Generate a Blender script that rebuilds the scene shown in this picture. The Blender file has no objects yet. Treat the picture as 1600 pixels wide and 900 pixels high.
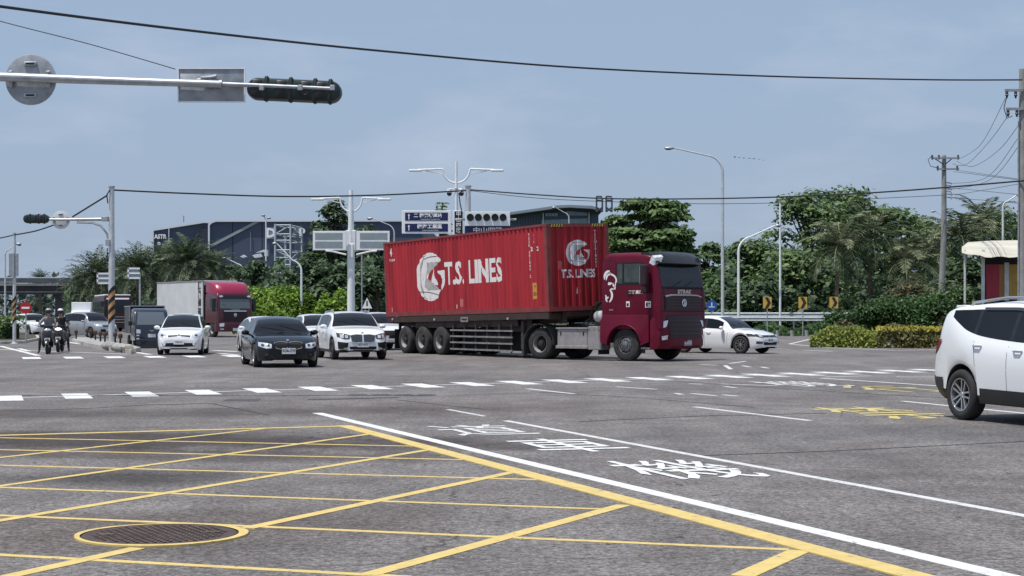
import bpy, bmesh, math, random
import numpy as np
from mathutils import Vector, Matrix
from mathutils.bvhtree import BVHTree
R = math.radians
SC = bpy.context.scene
COL = SC.collection

# ------------------------------------------------------------------ camera, sky, sun, exposure
F, YH, CH = 2600.0, 493.0, 1.45          # focal length in photo pixels, horizon row, eye height
cd = bpy.data.cameras.new("camera"); cam = bpy.data.objects.new("camera", cd); COL.objects.link(cam)
cd.sensor_width = 36.0; cd.lens = 36.0 * F / 1600.0
cd.shift_y = (YH - 450.0) / 1600.0
cd.clip_start = 0.1; cd.clip_end = 6000
cam.location = (0, 0, CH); cam.rotation_euler = (R(90), 0, 0)
SC.camera = cam

SUN_EL = R(70); SH = Vector((-0.82, -0.57)).normalized()
SDIR = Vector((SH.x * math.cos(SUN_EL), SH.y * math.cos(SUN_EL), math.sin(SUN_EL)))
world = bpy.data.worlds.new("World"); SC.world = world; world.use_nodes = True
wn = world.node_tree; wn.nodes.clear()
sky = wn.nodes.new('ShaderNodeTexSky'); sky.sky_type = 'NISHITA'; sky.sun_disc = False
sky.sun_elevation = SUN_EL; sky.sun_rotation = math.atan2(SH.x, SH.y)
sky.altitude = 0; sky.air_density = 1.3; sky.dust_density = 1.5; sky.ozone_density = 3.0
bg = wn.nodes.new('ShaderNodeBackground'); bg.inputs['Strength'].default_value = 0.10
wo = wn.nodes.new('ShaderNodeOutputWorld')
# thin veil of summer cloud over the sky texture
tc = wn.nodes.new('ShaderNodeTexCoord'); mp = wn.nodes.new('ShaderNodeMapping')
mp.inputs['Scale'].default_value = (3.2, 3.2, 9.0)
nz = wn.nodes.new('ShaderNodeTexNoise'); nz.inputs['Scale'].default_value = 2.3; nz.inputs['Detail'].default_value = 7; nz.inputs['Roughness'].default_value = 0.55
cr = wn.nodes.new('ShaderNodeValToRGB'); cr.color_ramp.elements[0].position = 0.50; cr.color_ramp.elements[1].position = 0.80
cr.color_ramp.elements[0].color = (0, 0, 0, 1); cr.color_ramp.elements[1].color = (0.55, 0.55, 0.55, 1)
hz = wn.nodes.new('ShaderNodeMixRGB'); hz.blend_type = 'MIX'; hz.inputs['Fac'].default_value = 0.80
HAZE_COL = (3.28, 4.28, 5.98, 1)
hz.inputs['Color2'].default_value = HAZE_COL
mx = wn.nodes.new('ShaderNodeMixRGB'); mx.inputs['Color2'].default_value = (5.2, 5.9, 7.2, 1)
wn.links.new(tc.outputs['Generated'], mp.inputs['Vector']); wn.links.new(mp.outputs['Vector'], nz.inputs['Vector'])
wn.links.new(nz.outputs['Fac'], cr.inputs['Fac']); wn.links.new(sky.outputs['Color'], hz.inputs['Color1'])
wn.links.new(hz.outputs['Color'], mx.inputs['Color1']); wn.links.new(cr.outputs['Color'], mx.inputs['Fac'])
wn.links.new(mx.outputs['Color'], bg.inputs['Color']); wn.links.new(bg.outputs['Background'], wo.inputs['Surface'])

sl = bpy.data.lights.new("sun", 'SUN'); sl.energy = 4.0; sl.angle = R(0.6); sl.color = (1.0, 0.955, 0.89)
sun = bpy.data.objects.new("sun", sl); COL.objects.link(sun); sun.location = (0, 0, 60)
sun.rotation_euler = SDIR.to_track_quat('Z', 'Y').to_euler()
SC.view_settings.view_transform = 'Standard'; SC.view_settings.look = 'None'
SC.view_settings.exposure = 0.10; SC.view_settings.gamma = 1.0; SC.view_settings.use_curve_mapping = False
SC.render.engine = 'CYCLES'
SC.cycles.use_denoising = True
SC.cycles.max_bounces = 6; SC.cycles.diffuse_bounces = 3; SC.cycles.glossy_bounces = 3; SC.cycles.transparent_max_bounces = 6

# ------------------------------------------------------------------ measuring helpers
def P(px, py, Y): return Vector(((px - 800.0) / F * Y, Y, CH + (YH - py) / F * Y))
def G(px, py):
    Y = F * CH / (py - YH)
    return Vector(((px - 800.0) / F * Y, Y, 0.0))
def GX(px, Y): return Vector(((px - 800.0) / F * Y, Y, 0.0))

# ------------------------------------------------------------------ objects
def thing(name, label, cat, loc=(0, 0, 0), rotz=0.0, group=None):
    o = bpy.data.objects.new(name, None); COL.objects.link(o)
    o.location = loc; o.rotation_euler = (0, 0, rotz); o.empty_display_size = 0.3
    o['label'] = label; o['category'] = cat
    if group: o['group'] = group
    return o
def tag(o, label, cat, group=None, kind=None):
    if label: o['label'] = label
    if cat: o['category'] = cat
    if group: o['group'] = group
    if kind: o['kind'] = kind
    return o
def copy_tree(o, parent=None, **props):
    c = o.copy(); COL.objects.link(c); c.parent = parent
    for k, v in props.items(): c[k] = v
    for ch in [x for x in SC.objects if x.parent == o]: copy_tree(ch, c)
    return c
def linkmesh(name, me, m, parent=None, smooth=True, angle=38):
    if m is not None:
        for mm in (m if isinstance(m, (list, tuple)) else [m]): me.materials.append(mm)
    if smooth and len(me.polygons):
        me.polygons.foreach_set('use_smooth', [True] * len(me.polygons))
        me.set_sharp_from_angle(angle=R(angle))
    o = bpy.data.objects.new(name, me); COL.objects.link(o); o.parent = parent
    return o

class MB:
    """collects simple shapes into one mesh"""
    def __init__(s): s.v = []; s.f = []; s.mi = []
    def add(s, vs, fs, M=None, mi=0):
        b = len(s.v)
        s.v += [tuple(M @ Vector(v)) if M is not None else tuple(v) for v in vs]
        s.f += [tuple(i + b for i in f) for f in fs]; s.mi += [mi] * len(fs)
    def box(s, c, d, M=None, mi=0, taper=1.0):
        x, y, z = c; a, b, h = d[0] / 2, d[1] / 2, d[2] / 2
        vs = [(x + i * a * (taper if k > 0 else 1), y + j * b * (taper if k > 0 else 1), z + k * h) for k in (-1, 1) for j in (-1, 1) for i in (-1, 1)]
        s.add(vs, [(0, 2, 3, 1), (4, 5, 7, 6), (0, 1, 5, 4), (2, 6, 7, 3), (0, 4, 6, 2), (1, 3, 7, 5)], M, mi)
    def cbox(s, c, d, ch=0.02, M=None, mi=0):
        """box with chamfered edges along z and rims"""
        x, y, z = c; a, b, h = d[0] / 2, d[1] / 2, d[2] / 2; ch = min(ch, a * .9, b * .9, h * .9)
        def ring(aa, bb, zz):
            k = ch
            return [(x - aa + k, y - bb, zz), (x + aa - k, y - bb, zz), (x + aa, y - bb + k, zz), (x + aa, y + bb - k, zz),
                    (x + aa - k, y + bb, zz), (x - aa + k, y + bb, zz), (x - aa, y + bb - k, zz), (x - aa, y - bb + k, zz)]
        c2 = ch * .6
        s.loft([ring(a - c2, b - c2, z - h), ring(a, b, z - h + c2), ring(a, b, z + h - c2), ring(a - c2, b - c2, z + h)], M, mi)
    def loft(s, rings, M=None, mi=0, caps=True, closed=True):
        n = len(rings[0]); vs = [p for r in rings for p in r]; fs = []
        for i in range(len(rings) - 1):
            for j in range(n if closed else n - 1):
                k = (j + 1) % n
                fs.append((i * n + j, i * n + k, (i + 1) * n + k, (i + 1) * n + j))
        if caps and closed:
            fs.append(tuple(range(n - 1, -1, -1))); fs.append(tuple((len(rings) - 1) * n + j for j in range(n)))
        s.add(vs, fs, M, mi)
    def tube(s, pts, rad, n=8, M=None, mi=0, caps=True):
        pts = [Vector(p) for p in pts]
        rr = rad if isinstance(rad, (list, tuple)) else [rad] * len(pts)
        rings = []; up = None
        for i, p in enumerate(pts):
            t = (pts[min(i + 1, len(pts) - 1)] - pts[max(i - 1, 0)])
            if t.length < 1e-9: t = Vector((0, 0, 1))
            t.normalize()
            if up is None:
                up = Vector((0, 0, 1)) if abs(t.z) < .9 else Vector((1, 0, 0))
            u = (up - t * up.dot(t))
            if u.length < 1e-5: u = t.orthogonal()
            u.normalize(); w = t.cross(u); up = u
            rings.append([p + (u * math.cos(2 * math.pi * k / n) + w * math.sin(2 * math.pi * k / n)) * rr[i] for k in range(n)])
        s.loft(rings, M, mi, caps)
    def lathe(s, prof, M=None, n=24, mi=0, closed=False):
        """prof: (radius, height) along local z"""
        vs = []; fs = []; m = len(prof)
        for k in range(n):
            a = 2 * math.pi * k / n
            vs += [(r * math.cos(a), r * math.sin(a), h) for r, h in prof]
        for k in range(n):
            k2 = (k + 1) % n
            for i in range(m if closed else m - 1):
                i2 = (i + 1) % m
                fs.append((k * m + i, k2 * m + i, k2 * m + i2, k * m + i2))
        s.add(vs, fs, M, mi)
    def disc(s, r, M=None, n=24, h=0.0, mi=0):
        s.add([(r * math.cos(2 * math.pi * k / n), r * math.sin(2 * math.pi * k / n), h) for k in range(n)], [tuple(range(n))], M, mi)
    def prism(s, poly, d, M=None, mi=0):
        """poly in local xy, thickness d along local z (0..d)"""
        n = len(poly); vs = [(x, y, 0) for x, y in poly] + [(x, y, d) for x, y in poly]
        fs = [tuple(range(n - 1, -1, -1)), tuple(range(n, 2 * n))] + [(i, (i + 1) % n, n + (i + 1) % n, n + i) for i in range(n)]
        s.add(vs, fs, M, mi)
    def ell(s, c, r, n=12, m=8, M=None, mi=0):
        rings = []
        for i in range(1, m):
            t = math.pi * i / m
            rings.append([(c[0] + r[0] * math.sin(t) * math.cos(2 * math.pi * k / n), c[1] + r[1] * math.sin(t) * math.sin(2 * math.pi * k / n), c[2] - r[2] * math.cos(t)) for k in range(n)])
        s.loft(rings, M, mi)
    def build(s, name, m, parent=None, smooth=True, angle=38):
        me = bpy.data.meshes.new(name); me.from_pydata(s.v, [], s.f); me.update()
        if isinstance(m, (list, tuple)):
            me.polygons.foreach_set('material_index', s.mi)
        return linkmesh(name, me, m, parent, smooth, angle)

def rotY(): return Matrix.Rotation(R(90), 4, 'X')       # local z -> world -y
def T(x, y, z): return Matrix.Translation((x, y, z))
def frame(o, x, y):
    """matrix with origin o, local x and y axes given"""
    x = Vector(x).normalized(); y = Vector(y); y = (y - x * y.dot(x)).normalized(); z = x.cross(y)
    M = Matrix((x, y, z)).transposed().to_4x4(); M.translation = o
    return M

def text_mb(txt, size, mb, M, ext=0.0, bold=0.0, sx=1.0, align='CENTER', mi=0, cut=None, depth=None, flat=True):
    """letter shapes as mesh, local x right, y up, laid on M; cut = x positions at which faces are split, depth(x) = offset"""
    c = bpy.data.curves.new("letters", 'FONT'); c.body = txt; c.size = size; c.align_x = align; c.align_y = 'CENTER'
    c.extrude = ext; c.offset = bold; c.resolution_u = 2
    o = bpy.data.objects.new("letters", c); COL.objects.link(o)
    bpy.context.view_layer.update()
    me = bpy.data.meshes.new_from_object(o.evaluated_get(bpy.context.evaluated_depsgraph_get()))
    bpy.data.objects.remove(o); bpy.data.curves.remove(c)
    bm = bmesh.new(); bm.from_mesh(me); bpy.data.meshes.remove(me)
    if sx != 1.0:
        for v in bm.verts: v.co.x *= sx
    if cut:
        for x in cut:
            bmesh.ops.bisect_plane(bm, geom=bm.verts[:] + bm.edges[:] + bm.faces[:], plane_co=(x, 0, 0), plane_no=(1, 0, 0))
        for v in bm.verts: v.co.z += depth(v.co.x)
    bm.verts.index_update()
    mb.add([v.co.copy() for v in bm.verts], [tuple(v.index for v in f.verts) for f in bm.faces], M, mi)
    bm.free()
    return mb
def poly_cut(poly, mb, M, cut, depth, mi=0):
    bm = bmesh.new(); vs = [bm.verts.new((x, y, 0)) for x, y in poly]; bm.faces.new(vs)
    bmesh.ops.triangulate(bm, faces=bm.faces[:])
    for x in cut:
        bmesh.ops.bisect_plane(bm, geom=bm.verts[:] + bm.edges[:] + bm.faces[:], plane_co=(x, 0, 0), plane_no=(1, 0, 0))
    for v in bm.verts: v.co.z += depth(v.co.x)
    bm.verts.index_update()
    mb.add([v.co.copy() for v in bm.verts], [tuple(v.index for v in f.verts) for f in bm.faces], M, mi)
    bm.free()

# ------------------------------------------------------------------ materials
MATS = {}
def mat(key, col, rough=0.5, metal=0.0, var=0.0, scale=3.0, bump=0.0, bscale=None, coat=0.0, col2=None, spec=0.5, thr=None, stretch=None, island=0.0, emit=None):
    if key in MATS: return MATS[key]
    m = bpy.data.materials.new(key); m.use_nodes = True; nt = m.node_tree; N = nt.nodes; Lk = nt.links
    b = N['Principled BSDF']
    b.inputs['Base Color'].default_value = (*col, 1); b.inputs['Roughness'].default_value = rough; b.inputs['Metallic'].default_value = metal
    b.inputs['Specular IOR Level'].default_value = spec
    if coat: b.inputs['Coat Weight'].default_value = coat; b.inputs['Coat Roughness'].default_value = 0.04
    if emit: b.inputs['Emission Color'].default_value = (*emit[0], 1); b.inputs['Emission Strength'].default_value = emit[1]
    if var or col2 or bump:
        t = N.new('ShaderNodeTexCoord'); mpn = N.new('ShaderNodeMapping'); Lk.new(t.outputs['Object'], mpn.inputs['Vector'])
        if stretch: mpn.inputs['Scale'].default_value = stretch
    if var or col2:
        n = N.new('ShaderNodeTexNoise'); n.inputs['Scale'].default_value = scale; n.inputs['Detail'].default_value = 6; n.inputs['Roughness'].default_value = 0.62
        Lk.new(mpn.outputs['Vector'], n.inputs['Vector'])
        rp = N.new('ShaderNodeValToRGB'); lo, hi = thr or (0.35, 0.68)
        rp.color_ramp.elements[0].position = lo; rp.color_ramp.elements[1].position = hi
        c2 = col2 or tuple(min(1, c * (1 - var)) for c in col); c1 = col if col2 else tuple(min(1, c * (1 + var)) for c in col)
        rp.color_ramp.elements[0].color = (*c2, 1); rp.color_ramp.elements[1].color = (*c1, 1)
        Lk.new(n.outputs['Fac'], rp.inputs['Fac']); last = rp.outputs['Color']
        if island:
            g = N.new('ShaderNodeNewGeometry'); hs = N.new('ShaderNodeHueSaturation')
            mr = N.new('ShaderNodeMapRange'); mr.inputs['To Min'].default_value = 1 - island; mr.inputs['To Max'].default_value = 1 + island
            Lk.new(g.outputs['Random Per Island'], mr.inputs['Value']); Lk.new(mr.outputs['Result'], hs.inputs['Value']); Lk.new(last, hs.inputs['Color']); last = hs.outputs['Color']
        Lk.new(last, b.inputs['Base Color'])
    if bump:
        n2 = N.new('ShaderNodeTexNoise'); n2.inputs['Scale'].default_value = bscale or scale * 6; n2.inputs['Detail'].default_value = 4
        Lk.new(mpn.outputs['Vector'], n2.inputs['Vector'])
        bp = N.new('ShaderNodeBump'); bp.inputs['Strength'].default_value = bump; bp.inputs['Distance'].default_value = 0.02
        Lk.new(n2.outputs['Fac'], bp.inputs['Height']); Lk.new(bp.outputs['Normal'], b.inputs['Normal'])
    MATS[key] = m
    return m

def leafmat(key, c1, c2, island=0.45, rough=0.5, trans=0.25):
    """leaf: colour varies from leaf to leaf, part of the light passes through"""
    if key in MATS: return MATS[key]
    m = bpy.data.materials.new(key); m.use_nodes = True; nt = m.node_tree; N = nt.nodes; Lk = nt.links
    b = N['Principled BSDF']; b.inputs['Roughness'].default_value = rough; b.inputs['Specular IOR Level'].default_value = 0.35
    g = N.new('ShaderNodeNewGeometry'); rp = N.new('ShaderNodeValToRGB')
    rp.color_ramp.elements[0].color = (*c1, 1); rp.color_ramp.elements[1].color = (*c2, 1)
    Lk.new(g.outputs['Random Per Island'], rp.inputs['Fac'])
    Lk.new(rp.outputs['Color'], b.inputs['Base Color'])
    tr = N.new('ShaderNodeBsdfTranslucent'); Lk.new(rp.outputs['Color'], tr.inputs['Color'])
    mxs = N.new('ShaderNodeMixShader'); mxs.inputs['Fac'].default_value = trans
    Lk.new(b.outputs['BSDF'], mxs.inputs[1]); Lk.new(tr.outputs['BSDF'], mxs.inputs[2])
    Lk.new(mxs.outputs['Shader'], N['Material Output'].inputs['Surface'])
    MATS[key] = m
    return m

M_steel = mat('galvanised', (.42, .44, .46), .45, .55, var=.18, scale=4)
M_pole = mat('pole_paint', (.58, .60, .61), .45, .25, var=.12, scale=3)
M_whitepole = mat('white_pole', (.78, .80, .80), .4, 0, var=.06, scale=3)
M_signback = mat('sign_back', (.33, .35, .38), .55, .35, var=.22, scale=5)
M_black = mat('black_plastic', (.012, .013, .014), .45, var=.3, scale=8)
M_housing = mat('signal_housing', (.012, .030, .030), .38, var=.35, scale=6)
M_rubber = mat('tyre_rubber', (.022, .022, .023), .85, var=.35, scale=9, bump=.15, bscale=60)
M_truckrub = mat('truck_tyre', (.035, .034, .033), .9, var=.35, scale=6, bump=.15, bscale=40)
M_under = mat('underbody', (.008, .008, .008), .9)
M_glass = mat('tinted_glass', (.006, .007, .009), .05, spec=.35)
M_glassb = mat('windscreen_glass', (.012, .014, .018), .06, spec=.42)
M_chrome = mat('chrome', (.75, .76, .78), .12, 1.0)
M_alloy = mat('alloy', (.55, .56, .58), .28, .85)
M_alloyd = mat('dark_alloy', (.12, .12, .125), .3, .8)
M_lamp = mat('headlamp', (.72, .75, .78), .12, .35, var=.35, scale=22, spec=.8)
M_lampd = mat('smoked_lamp', (.05, .055, .06), .1, .2, spec=.8)
M_tail = mat('tail_lamp', (.22, .006, .012), .12, spec=.7)
M_plate = mat('plate', (.72, .73, .74), .4)
M_ink = mat('ink', (.02, .02, .025), .6)
M_white = mat('paint_white', (.80, .81, .82), .28, 0, coat=.8)
M_pearl = mat('paint_pearl', (.74, .745, .75), .3, 0, coat=.8)
M_silver = mat('paint_silver', (.40, .41, .42), .3, .55, coat=.7)
M_blk = mat('paint_black', (.004, .0045, .008), .14, 0, coat=.35, spec=.3)
M_conc = mat('concrete', (.34, .33, .31), .9, var=.3, scale=2.5, bump=.2)
M_signpale = mat('sign_back_pale', (.62, .64, .66), .5, .1, var=.08, scale=5)
M_kerb = mat('kerb_stone', (.42, .40, .36), .85, var=.3, scale=3)
M_yel = mat('sign_yellow', (.62, .40, .07), .5, var=.1, scale=5)
M_red = mat('sign_red', (.42, .015, .02), .45)
M_blue = mat('sign_blue', (.02, .09, .36), .45)
M_navy = mat('sign_navy', (.010, .016, .085), .4)
M_signwhite = mat('sign_white', (.86, .87, .88), .45, var=.04)
M_bark = mat('bark', (.12, .095, .07), .9, var=.4, scale=6, bump=.4)
M_wire = mat('wire', (.015, .015, .017), .6)
# ================================================================== GROUND, ROAD, MARKINGS
def structure(o): o['kind'] = 'structure'; return o

def asphalt():
    m = bpy.data.materials.new('asphalt'); m.use_nodes = True; nt = m.node_tree; N = nt.nodes; L = nt.links
    b = N['Principled BSDF']; b.inputs['Roughness'].default_value = .82; b.inputs['Specular IOR Level'].default_value = .35
    t = N.new('ShaderNodeTexCoord')
    def noise(scale, det=5, rough=.6, vec=None):
        n = N.new('ShaderNodeTexNoise'); n.inputs['Scale'].default_value = scale; n.inputs['Detail'].default_value = det; n.inputs['Roughness'].default_value = rough
        L.new(vec or t.outputs['Object'], n.inputs['Vector']); return n
    def ramp(src, p0, p1, c0, c1):
        r = N.new('ShaderNodeValToRGB'); r.color_ramp.elements[0].position = p0; r.color_ramp.elements[1].position = p1
        r.color_ramp.elements[0].color = (*c0, 1); r.color_ramp.elements[1].color = (*c1, 1); L.new(src, r.inputs['Fac']); return r.outputs['Color']
    def mix(kind, a, bb, fac=1.0):
        x = N.new('ShaderNodeMixRGB'); x.blend_type = kind
        if isinstance(fac, float): x.inputs['Fac'].default_value = fac
        else: L.new(fac, x.inputs['Fac'])
        L.new(a, x.inputs['Color1'])
        if isinstance(bb, tuple): x.inputs['Color2'].default_value = (*bb, 1)
        else: L.new(bb, x.inputs['Color2'])
        return x.outputs['Color']
    base = ramp(noise(.22, 6, .65).outputs['Fac'], .36, .66, (.136, .126, .123), (.200, .188, .184))
    # longer streaks along the traffic direction
    mp = N.new('ShaderNodeMapping'); mp.inputs['Rotation'].default_value = (0, 0, R(-20)); mp.inputs['Scale'].default_value = (1.0, .10, 1)
    L.new(t.outputs['Object'], mp.inputs['Vector'])
    streak = ramp(noise(1.1, 4, .6, mp.outputs['Vector']).outputs['Fac'], .35, .68, (.78, .78, .78), (1.12, 1.12, 1.11))
    c = mix('MULTIPLY', base, streak, .8)
    blotch = ramp(noise(1.4, 5, .7).outputs['Fac'], .38, .62, (.78, .76, .75), (1.10, 1.10, 1.10))
    c = mix('MULTIPLY', c, blotch, .9)
    agg = ramp(noise(42, 3, .75).outputs['Fac'], .36, .64, (.38, .38, .38), (1.62, 1.60, 1.58))
    c = mix('MULTIPLY', c, agg, .85)
    fleck = ramp(noise(26, 2, .6).outputs['Fac'], .60, .72, (1, 1, 1), (1.75, 1.72, 1.68))
    c = mix('MULTIPLY', c, fleck, .7)
    agg2 = ramp(noise(16, 3, .7).outputs['Fac'], .38, .62, (.52, .52, .52), (1.50, 1.49, 1.48))
    c = mix('MULTIPLY', c, agg2, .8)
    # stains: (centre x, y, half sizes, turn, colour, strength)
    wob = noise(.9, 5, .7)
    for (cx, cy, rx, ry, rot, col, s) in ((-4.6, 19.4, 5.6, 1.5, -10, (.36, .31, .29), 1.0), (-3.3, 17.3, 3.6, .8, -8, (.5, .45, .43), .9),
                                         (-3.65, 14.9, 1.2, .8, 0, (.36, .34, .33), .95), (-2.3, 11.4, 2.0, 1.3, 20, (.66, .58, .54), .8),
                                         (-6.5, 24.6, 7, 1.4, 8, (.55, .52, .50), .9), (-1.2, 26.5, 4.0, 1.4, 20, (.85, .78, .74), .6),
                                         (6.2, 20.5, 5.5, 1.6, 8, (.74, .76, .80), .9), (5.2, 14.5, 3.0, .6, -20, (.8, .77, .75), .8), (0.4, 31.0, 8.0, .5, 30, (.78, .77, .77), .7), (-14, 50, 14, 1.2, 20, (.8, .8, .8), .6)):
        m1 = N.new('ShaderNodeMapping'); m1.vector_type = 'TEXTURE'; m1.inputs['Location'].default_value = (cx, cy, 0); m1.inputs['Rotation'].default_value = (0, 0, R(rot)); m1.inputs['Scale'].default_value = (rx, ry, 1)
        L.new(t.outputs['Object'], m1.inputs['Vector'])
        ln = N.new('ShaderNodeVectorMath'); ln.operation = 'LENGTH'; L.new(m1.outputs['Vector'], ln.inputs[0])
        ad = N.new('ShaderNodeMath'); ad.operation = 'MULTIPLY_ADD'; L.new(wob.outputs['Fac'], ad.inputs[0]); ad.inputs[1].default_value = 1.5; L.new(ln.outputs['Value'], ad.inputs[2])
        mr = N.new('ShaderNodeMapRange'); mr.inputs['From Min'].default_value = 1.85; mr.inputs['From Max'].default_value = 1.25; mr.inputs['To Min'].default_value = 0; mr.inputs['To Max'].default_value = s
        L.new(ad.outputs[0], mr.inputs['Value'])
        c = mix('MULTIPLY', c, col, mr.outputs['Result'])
    # cracks
    mpc = N.new('ShaderNodeMapping'); L.new(t.outputs['Object'], mpc.inputs['Vector'])
    wv = N.new('ShaderNodeMixRGB'); wv.blend_type = 'ADD'; wv.inputs['Fac'].default_value = .6; L.new(t.outputs['Object'], wv.inputs['Color1']); L.new(noise(1.6, 4, .6).outputs['Color'], wv.inputs['Color2'])
    vo = N.new('ShaderNodeTexVoronoi'); vo.feature = 'DISTANCE_TO_EDGE'; vo.inputs['Scale'].default_value = .17; L.new(wv.outputs['Color'], vo.inputs['Vector'])
    cm = N.new('ShaderNodeMapRange'); cm.inputs['From Min'].default_value = .0035; cm.inputs['From Max'].default_value = .0015; L.new(vo.outputs['Distance'], cm.inputs['Value'])
    gate = N.new('ShaderNodeMapRange'); gate.inputs['From Min'].default_value = .46; gate.inputs['From Max'].default_value = .56; L.new(noise(.35, 3).outputs['Fac'], gate.inputs['Value'])
    mu = N.new('ShaderNodeMath'); mu.operation = 'MULTIPLY'; L.new(cm.outputs['Result'], mu.inputs[0]); L.new(gate.outputs['Result'], mu.inputs[1])
    c = mix('MULTIPLY', c, (.45, .43, .42), mu.outputs[0])
    # small dark pits
    pit = N.new('ShaderNodeMapRange'); pit.inputs['From Min'].default_value = .69; pit.inputs['From Max'].default_value = .72; L.new(noise(6.0, 2, .5).outputs['Fac'], pit.inputs['Value'])
    c = mix('MULTIPLY', c, (.4, .4, .4), pit.outputs['Result'])
    L.new(c, b.inputs['Base Color'])
    bp = N.new('ShaderNodeBump'); bp.inputs['Strength'].default_value = .35; bp.inputs['Distance'].default_value = .01
    L.new(noise(55, 3, .7).outputs['Fac'], bp.inputs['Height']); L.new(bp.outputs['Normal'], b.inputs['Normal'])
    return m

def roadpaint(key, col, wear=.62, edge=.06):
    """paint worn through to the asphalt in spots"""
    m = bpy.data.materials.new(key); m.use_nodes = True; nt = m.node_tree; N = nt.nodes; L = nt.links
    b = N['Principled BSDF']; b.inputs['Roughness'].default_value = .7
    t = N.new('ShaderNodeTexCoord')
    n = N.new('ShaderNodeTexNoise'); n.inputs['Scale'].default_value = 5.5; n.inputs['Detail'].default_value = 9; n.inputs['Roughness'].default_value = .78; L.new(t.outputs['Object'], n.inputs['Vector'])
    r = N.new('ShaderNodeValToRGB'); e = r.color_ramp.elements; e[0].position = .30; e[0].color = tuple(c * .74 for c in col) + (1,); e[1].position = .62; e[1].color = (*col, 1)
    L.new(n.outputs['Fac'], r.inputs['Fac'])
    n2 = N.new('ShaderNodeTexNoise'); n2.inputs['Scale'].default_value = 9; n2.inputs['Detail'].default_value = 8; n2.inputs['Roughness'].default_value = .75; L.new(t.outputs['Object'], n2.inputs['Vector'])
    mr = N.new('ShaderNodeMapRange'); mr.inputs['From Min'].default_value = wear; mr.inputs['From Max'].default_value = wear + edge; L.new(n2.outputs['Fac'], mr.inputs['Value'])
    mx = N.new('ShaderNodeMixRGB'); mx.inputs['Color2'].default_value = (.13, .126, .125, 1); L.new(mr.outputs['Result'], mx.inputs['Fac']); L.new(r.outputs['Color'], mx.inputs['Color1'])
    L.new(mx.outputs['Color'], b.inputs['Base Color'])
    return m
M_asph = asphalt()
M_pw = roadpaint('white_road_paint', (.74, .74, .73), .57, .09)
M_pwo = roadpaint('old_white_road_paint', (.66, .66, .65), .56, .10)
M_py = roadpaint('yellow_road_paint', (.68, .51, .18), .575, .10)
M_pyo = roadpaint('old_yellow_road_paint', (.60, .50, .20), .54, .1)
M_seal = mat('crack_sealant', (.035, .034, .034), .7, var=.3)
M_patch = mat('asphalt_repair', (.075, .073, .074), .85, var=.3, scale=14)

mb = MB(); mb.add([(-2500, -60, 0), (2500, -60, 0), (2500, 3500, 0), (-2500, 3500, 0)], [(0, 1, 2, 3)])
g = structure(mb.build('ground', mat('verge_earth', (.055, .075, .03), .95, var=.5, scale=.4), smooth=False)); g.location.z = -.14

def sheet(name, pts, m, z, kind='structure'):
    mb = MB(); mb.add([(p[0], p[1], z) for p in pts], [tuple(range(len(pts)))])
    o = mb.build(name, m, smooth=False); o['kind'] = kind; return o
# one asphalt sheet: the junction, the road running off to the left under the bridge, the slip road to the right
mb = MB()
mb.add([(-160, -8, 0), (160, -8, 0), (160, 96, 0), (50, 124, 0), (-4, 124, 0), (-14, 320, 0), (-75, 320, 0), (-160, 124, 0)], [(0, 1, 2, 3, 4, 5, 6, 7)])
structure(mb.build('road', M_asph, smooth=False))

def strip(mb, a, b, w, z=.004):
    a, b = Vector((a[0], a[1], 0)), Vector((b[0], b[1], 0)); d = (b - a).normalized(); n = Vector((-d.y, d.x, 0)) * w / 2
    q = (a - n, b - n, b + n, a + n)
    mb.add([(p.x, p.y, z) for p in q] + [(p.x, p.y, .0005) for p in q], [(0, 1, 2, 3), (0, 4, 5, 1), (1, 5, 6, 2), (2, 6, 7, 3), (3, 7, 4, 0)])
def gl(mb, x0, y0, x1, y1, w, z=.004): strip(mb, G(x0, y0), G(x1, y1), w, z)

# yellow box junction
mb = MB()
for (x0, y0, x1, y1) in ((-60, 683.0, 655, 697.5), (-60, 701.6, 748, 719), (-60, 725.6, 852, 750), (-60, 759.5, 946, 796), (-60, 803, 1232, 859), (-60, 864, 640, 902)):
    gl(mb, x0, y0, x1, y1, .08, .003)
hat = mb
mb = MB()
for (x0, y0, x1, y1, w) in ((-60, 722, 410, 670.5, .085), (-60, 768.5, 578, 678.5, .09), (-60, 824, 668, 703.5, .10), (386, 826, 803, 738, .11), (-30, 911, 215, 857, .115), (575, 899, 975, 789.5, .12), (1160, 901, 1250, 861, .14)):
    gl(mb, x0, y0, x1, y1, w, .005)
hat.add(mb.v, mb.f)
mb = MB(); gl(mb, -60, 682.5, 545, 666.2, .15, .007); hat.add(mb.v, mb.f)
mb = MB(); gl(mb, 537, 665.6, 1475, 913, .19, .009); hat.add(mb.v, mb.f)
structure(hat.build('yellow_box_marking', M_py, smooth=False))

mb = MB(); gl(mb, 496, 645.5, 1640, 917, .155); structure(mb.build('edge_line_marking', M_pw, smooth=False))
mb = MB(); gl(mb, 790, 657.5, 1660, 817, .10); gl(mb, 700, 640, 757, 650.5, .07)
structure(mb.build('lane_line_marking', M_pwo, smooth=False))
mb = MB()
for q in ((1086, 636, 1266, 657.5), (824, 607.5, 897, 615.5), (1411, 627, 1640, 650)): gl(mb, *q, .11)
for q in ((964, 604.5, 1026, 608.5), (1080, 615, 1120, 618.5), (1127, 600, 1216, 603), (1078, 599.5, 1098, 600.5), (1055, 614.5, 1066, 616.5), (1132, 604, 1150, 606), (1130, 617, 1152, 619)): gl(mb, *q, .10)
for q in ((1095, 569.5, 1120, 571), (1160, 571.5, 1172, 573.5), (1190, 573.5, 1200, 575.5), (1133, 571, 1142, 577), (1140, 568, 1165, 564.5)): gl(mb, *q, .12)
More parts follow.
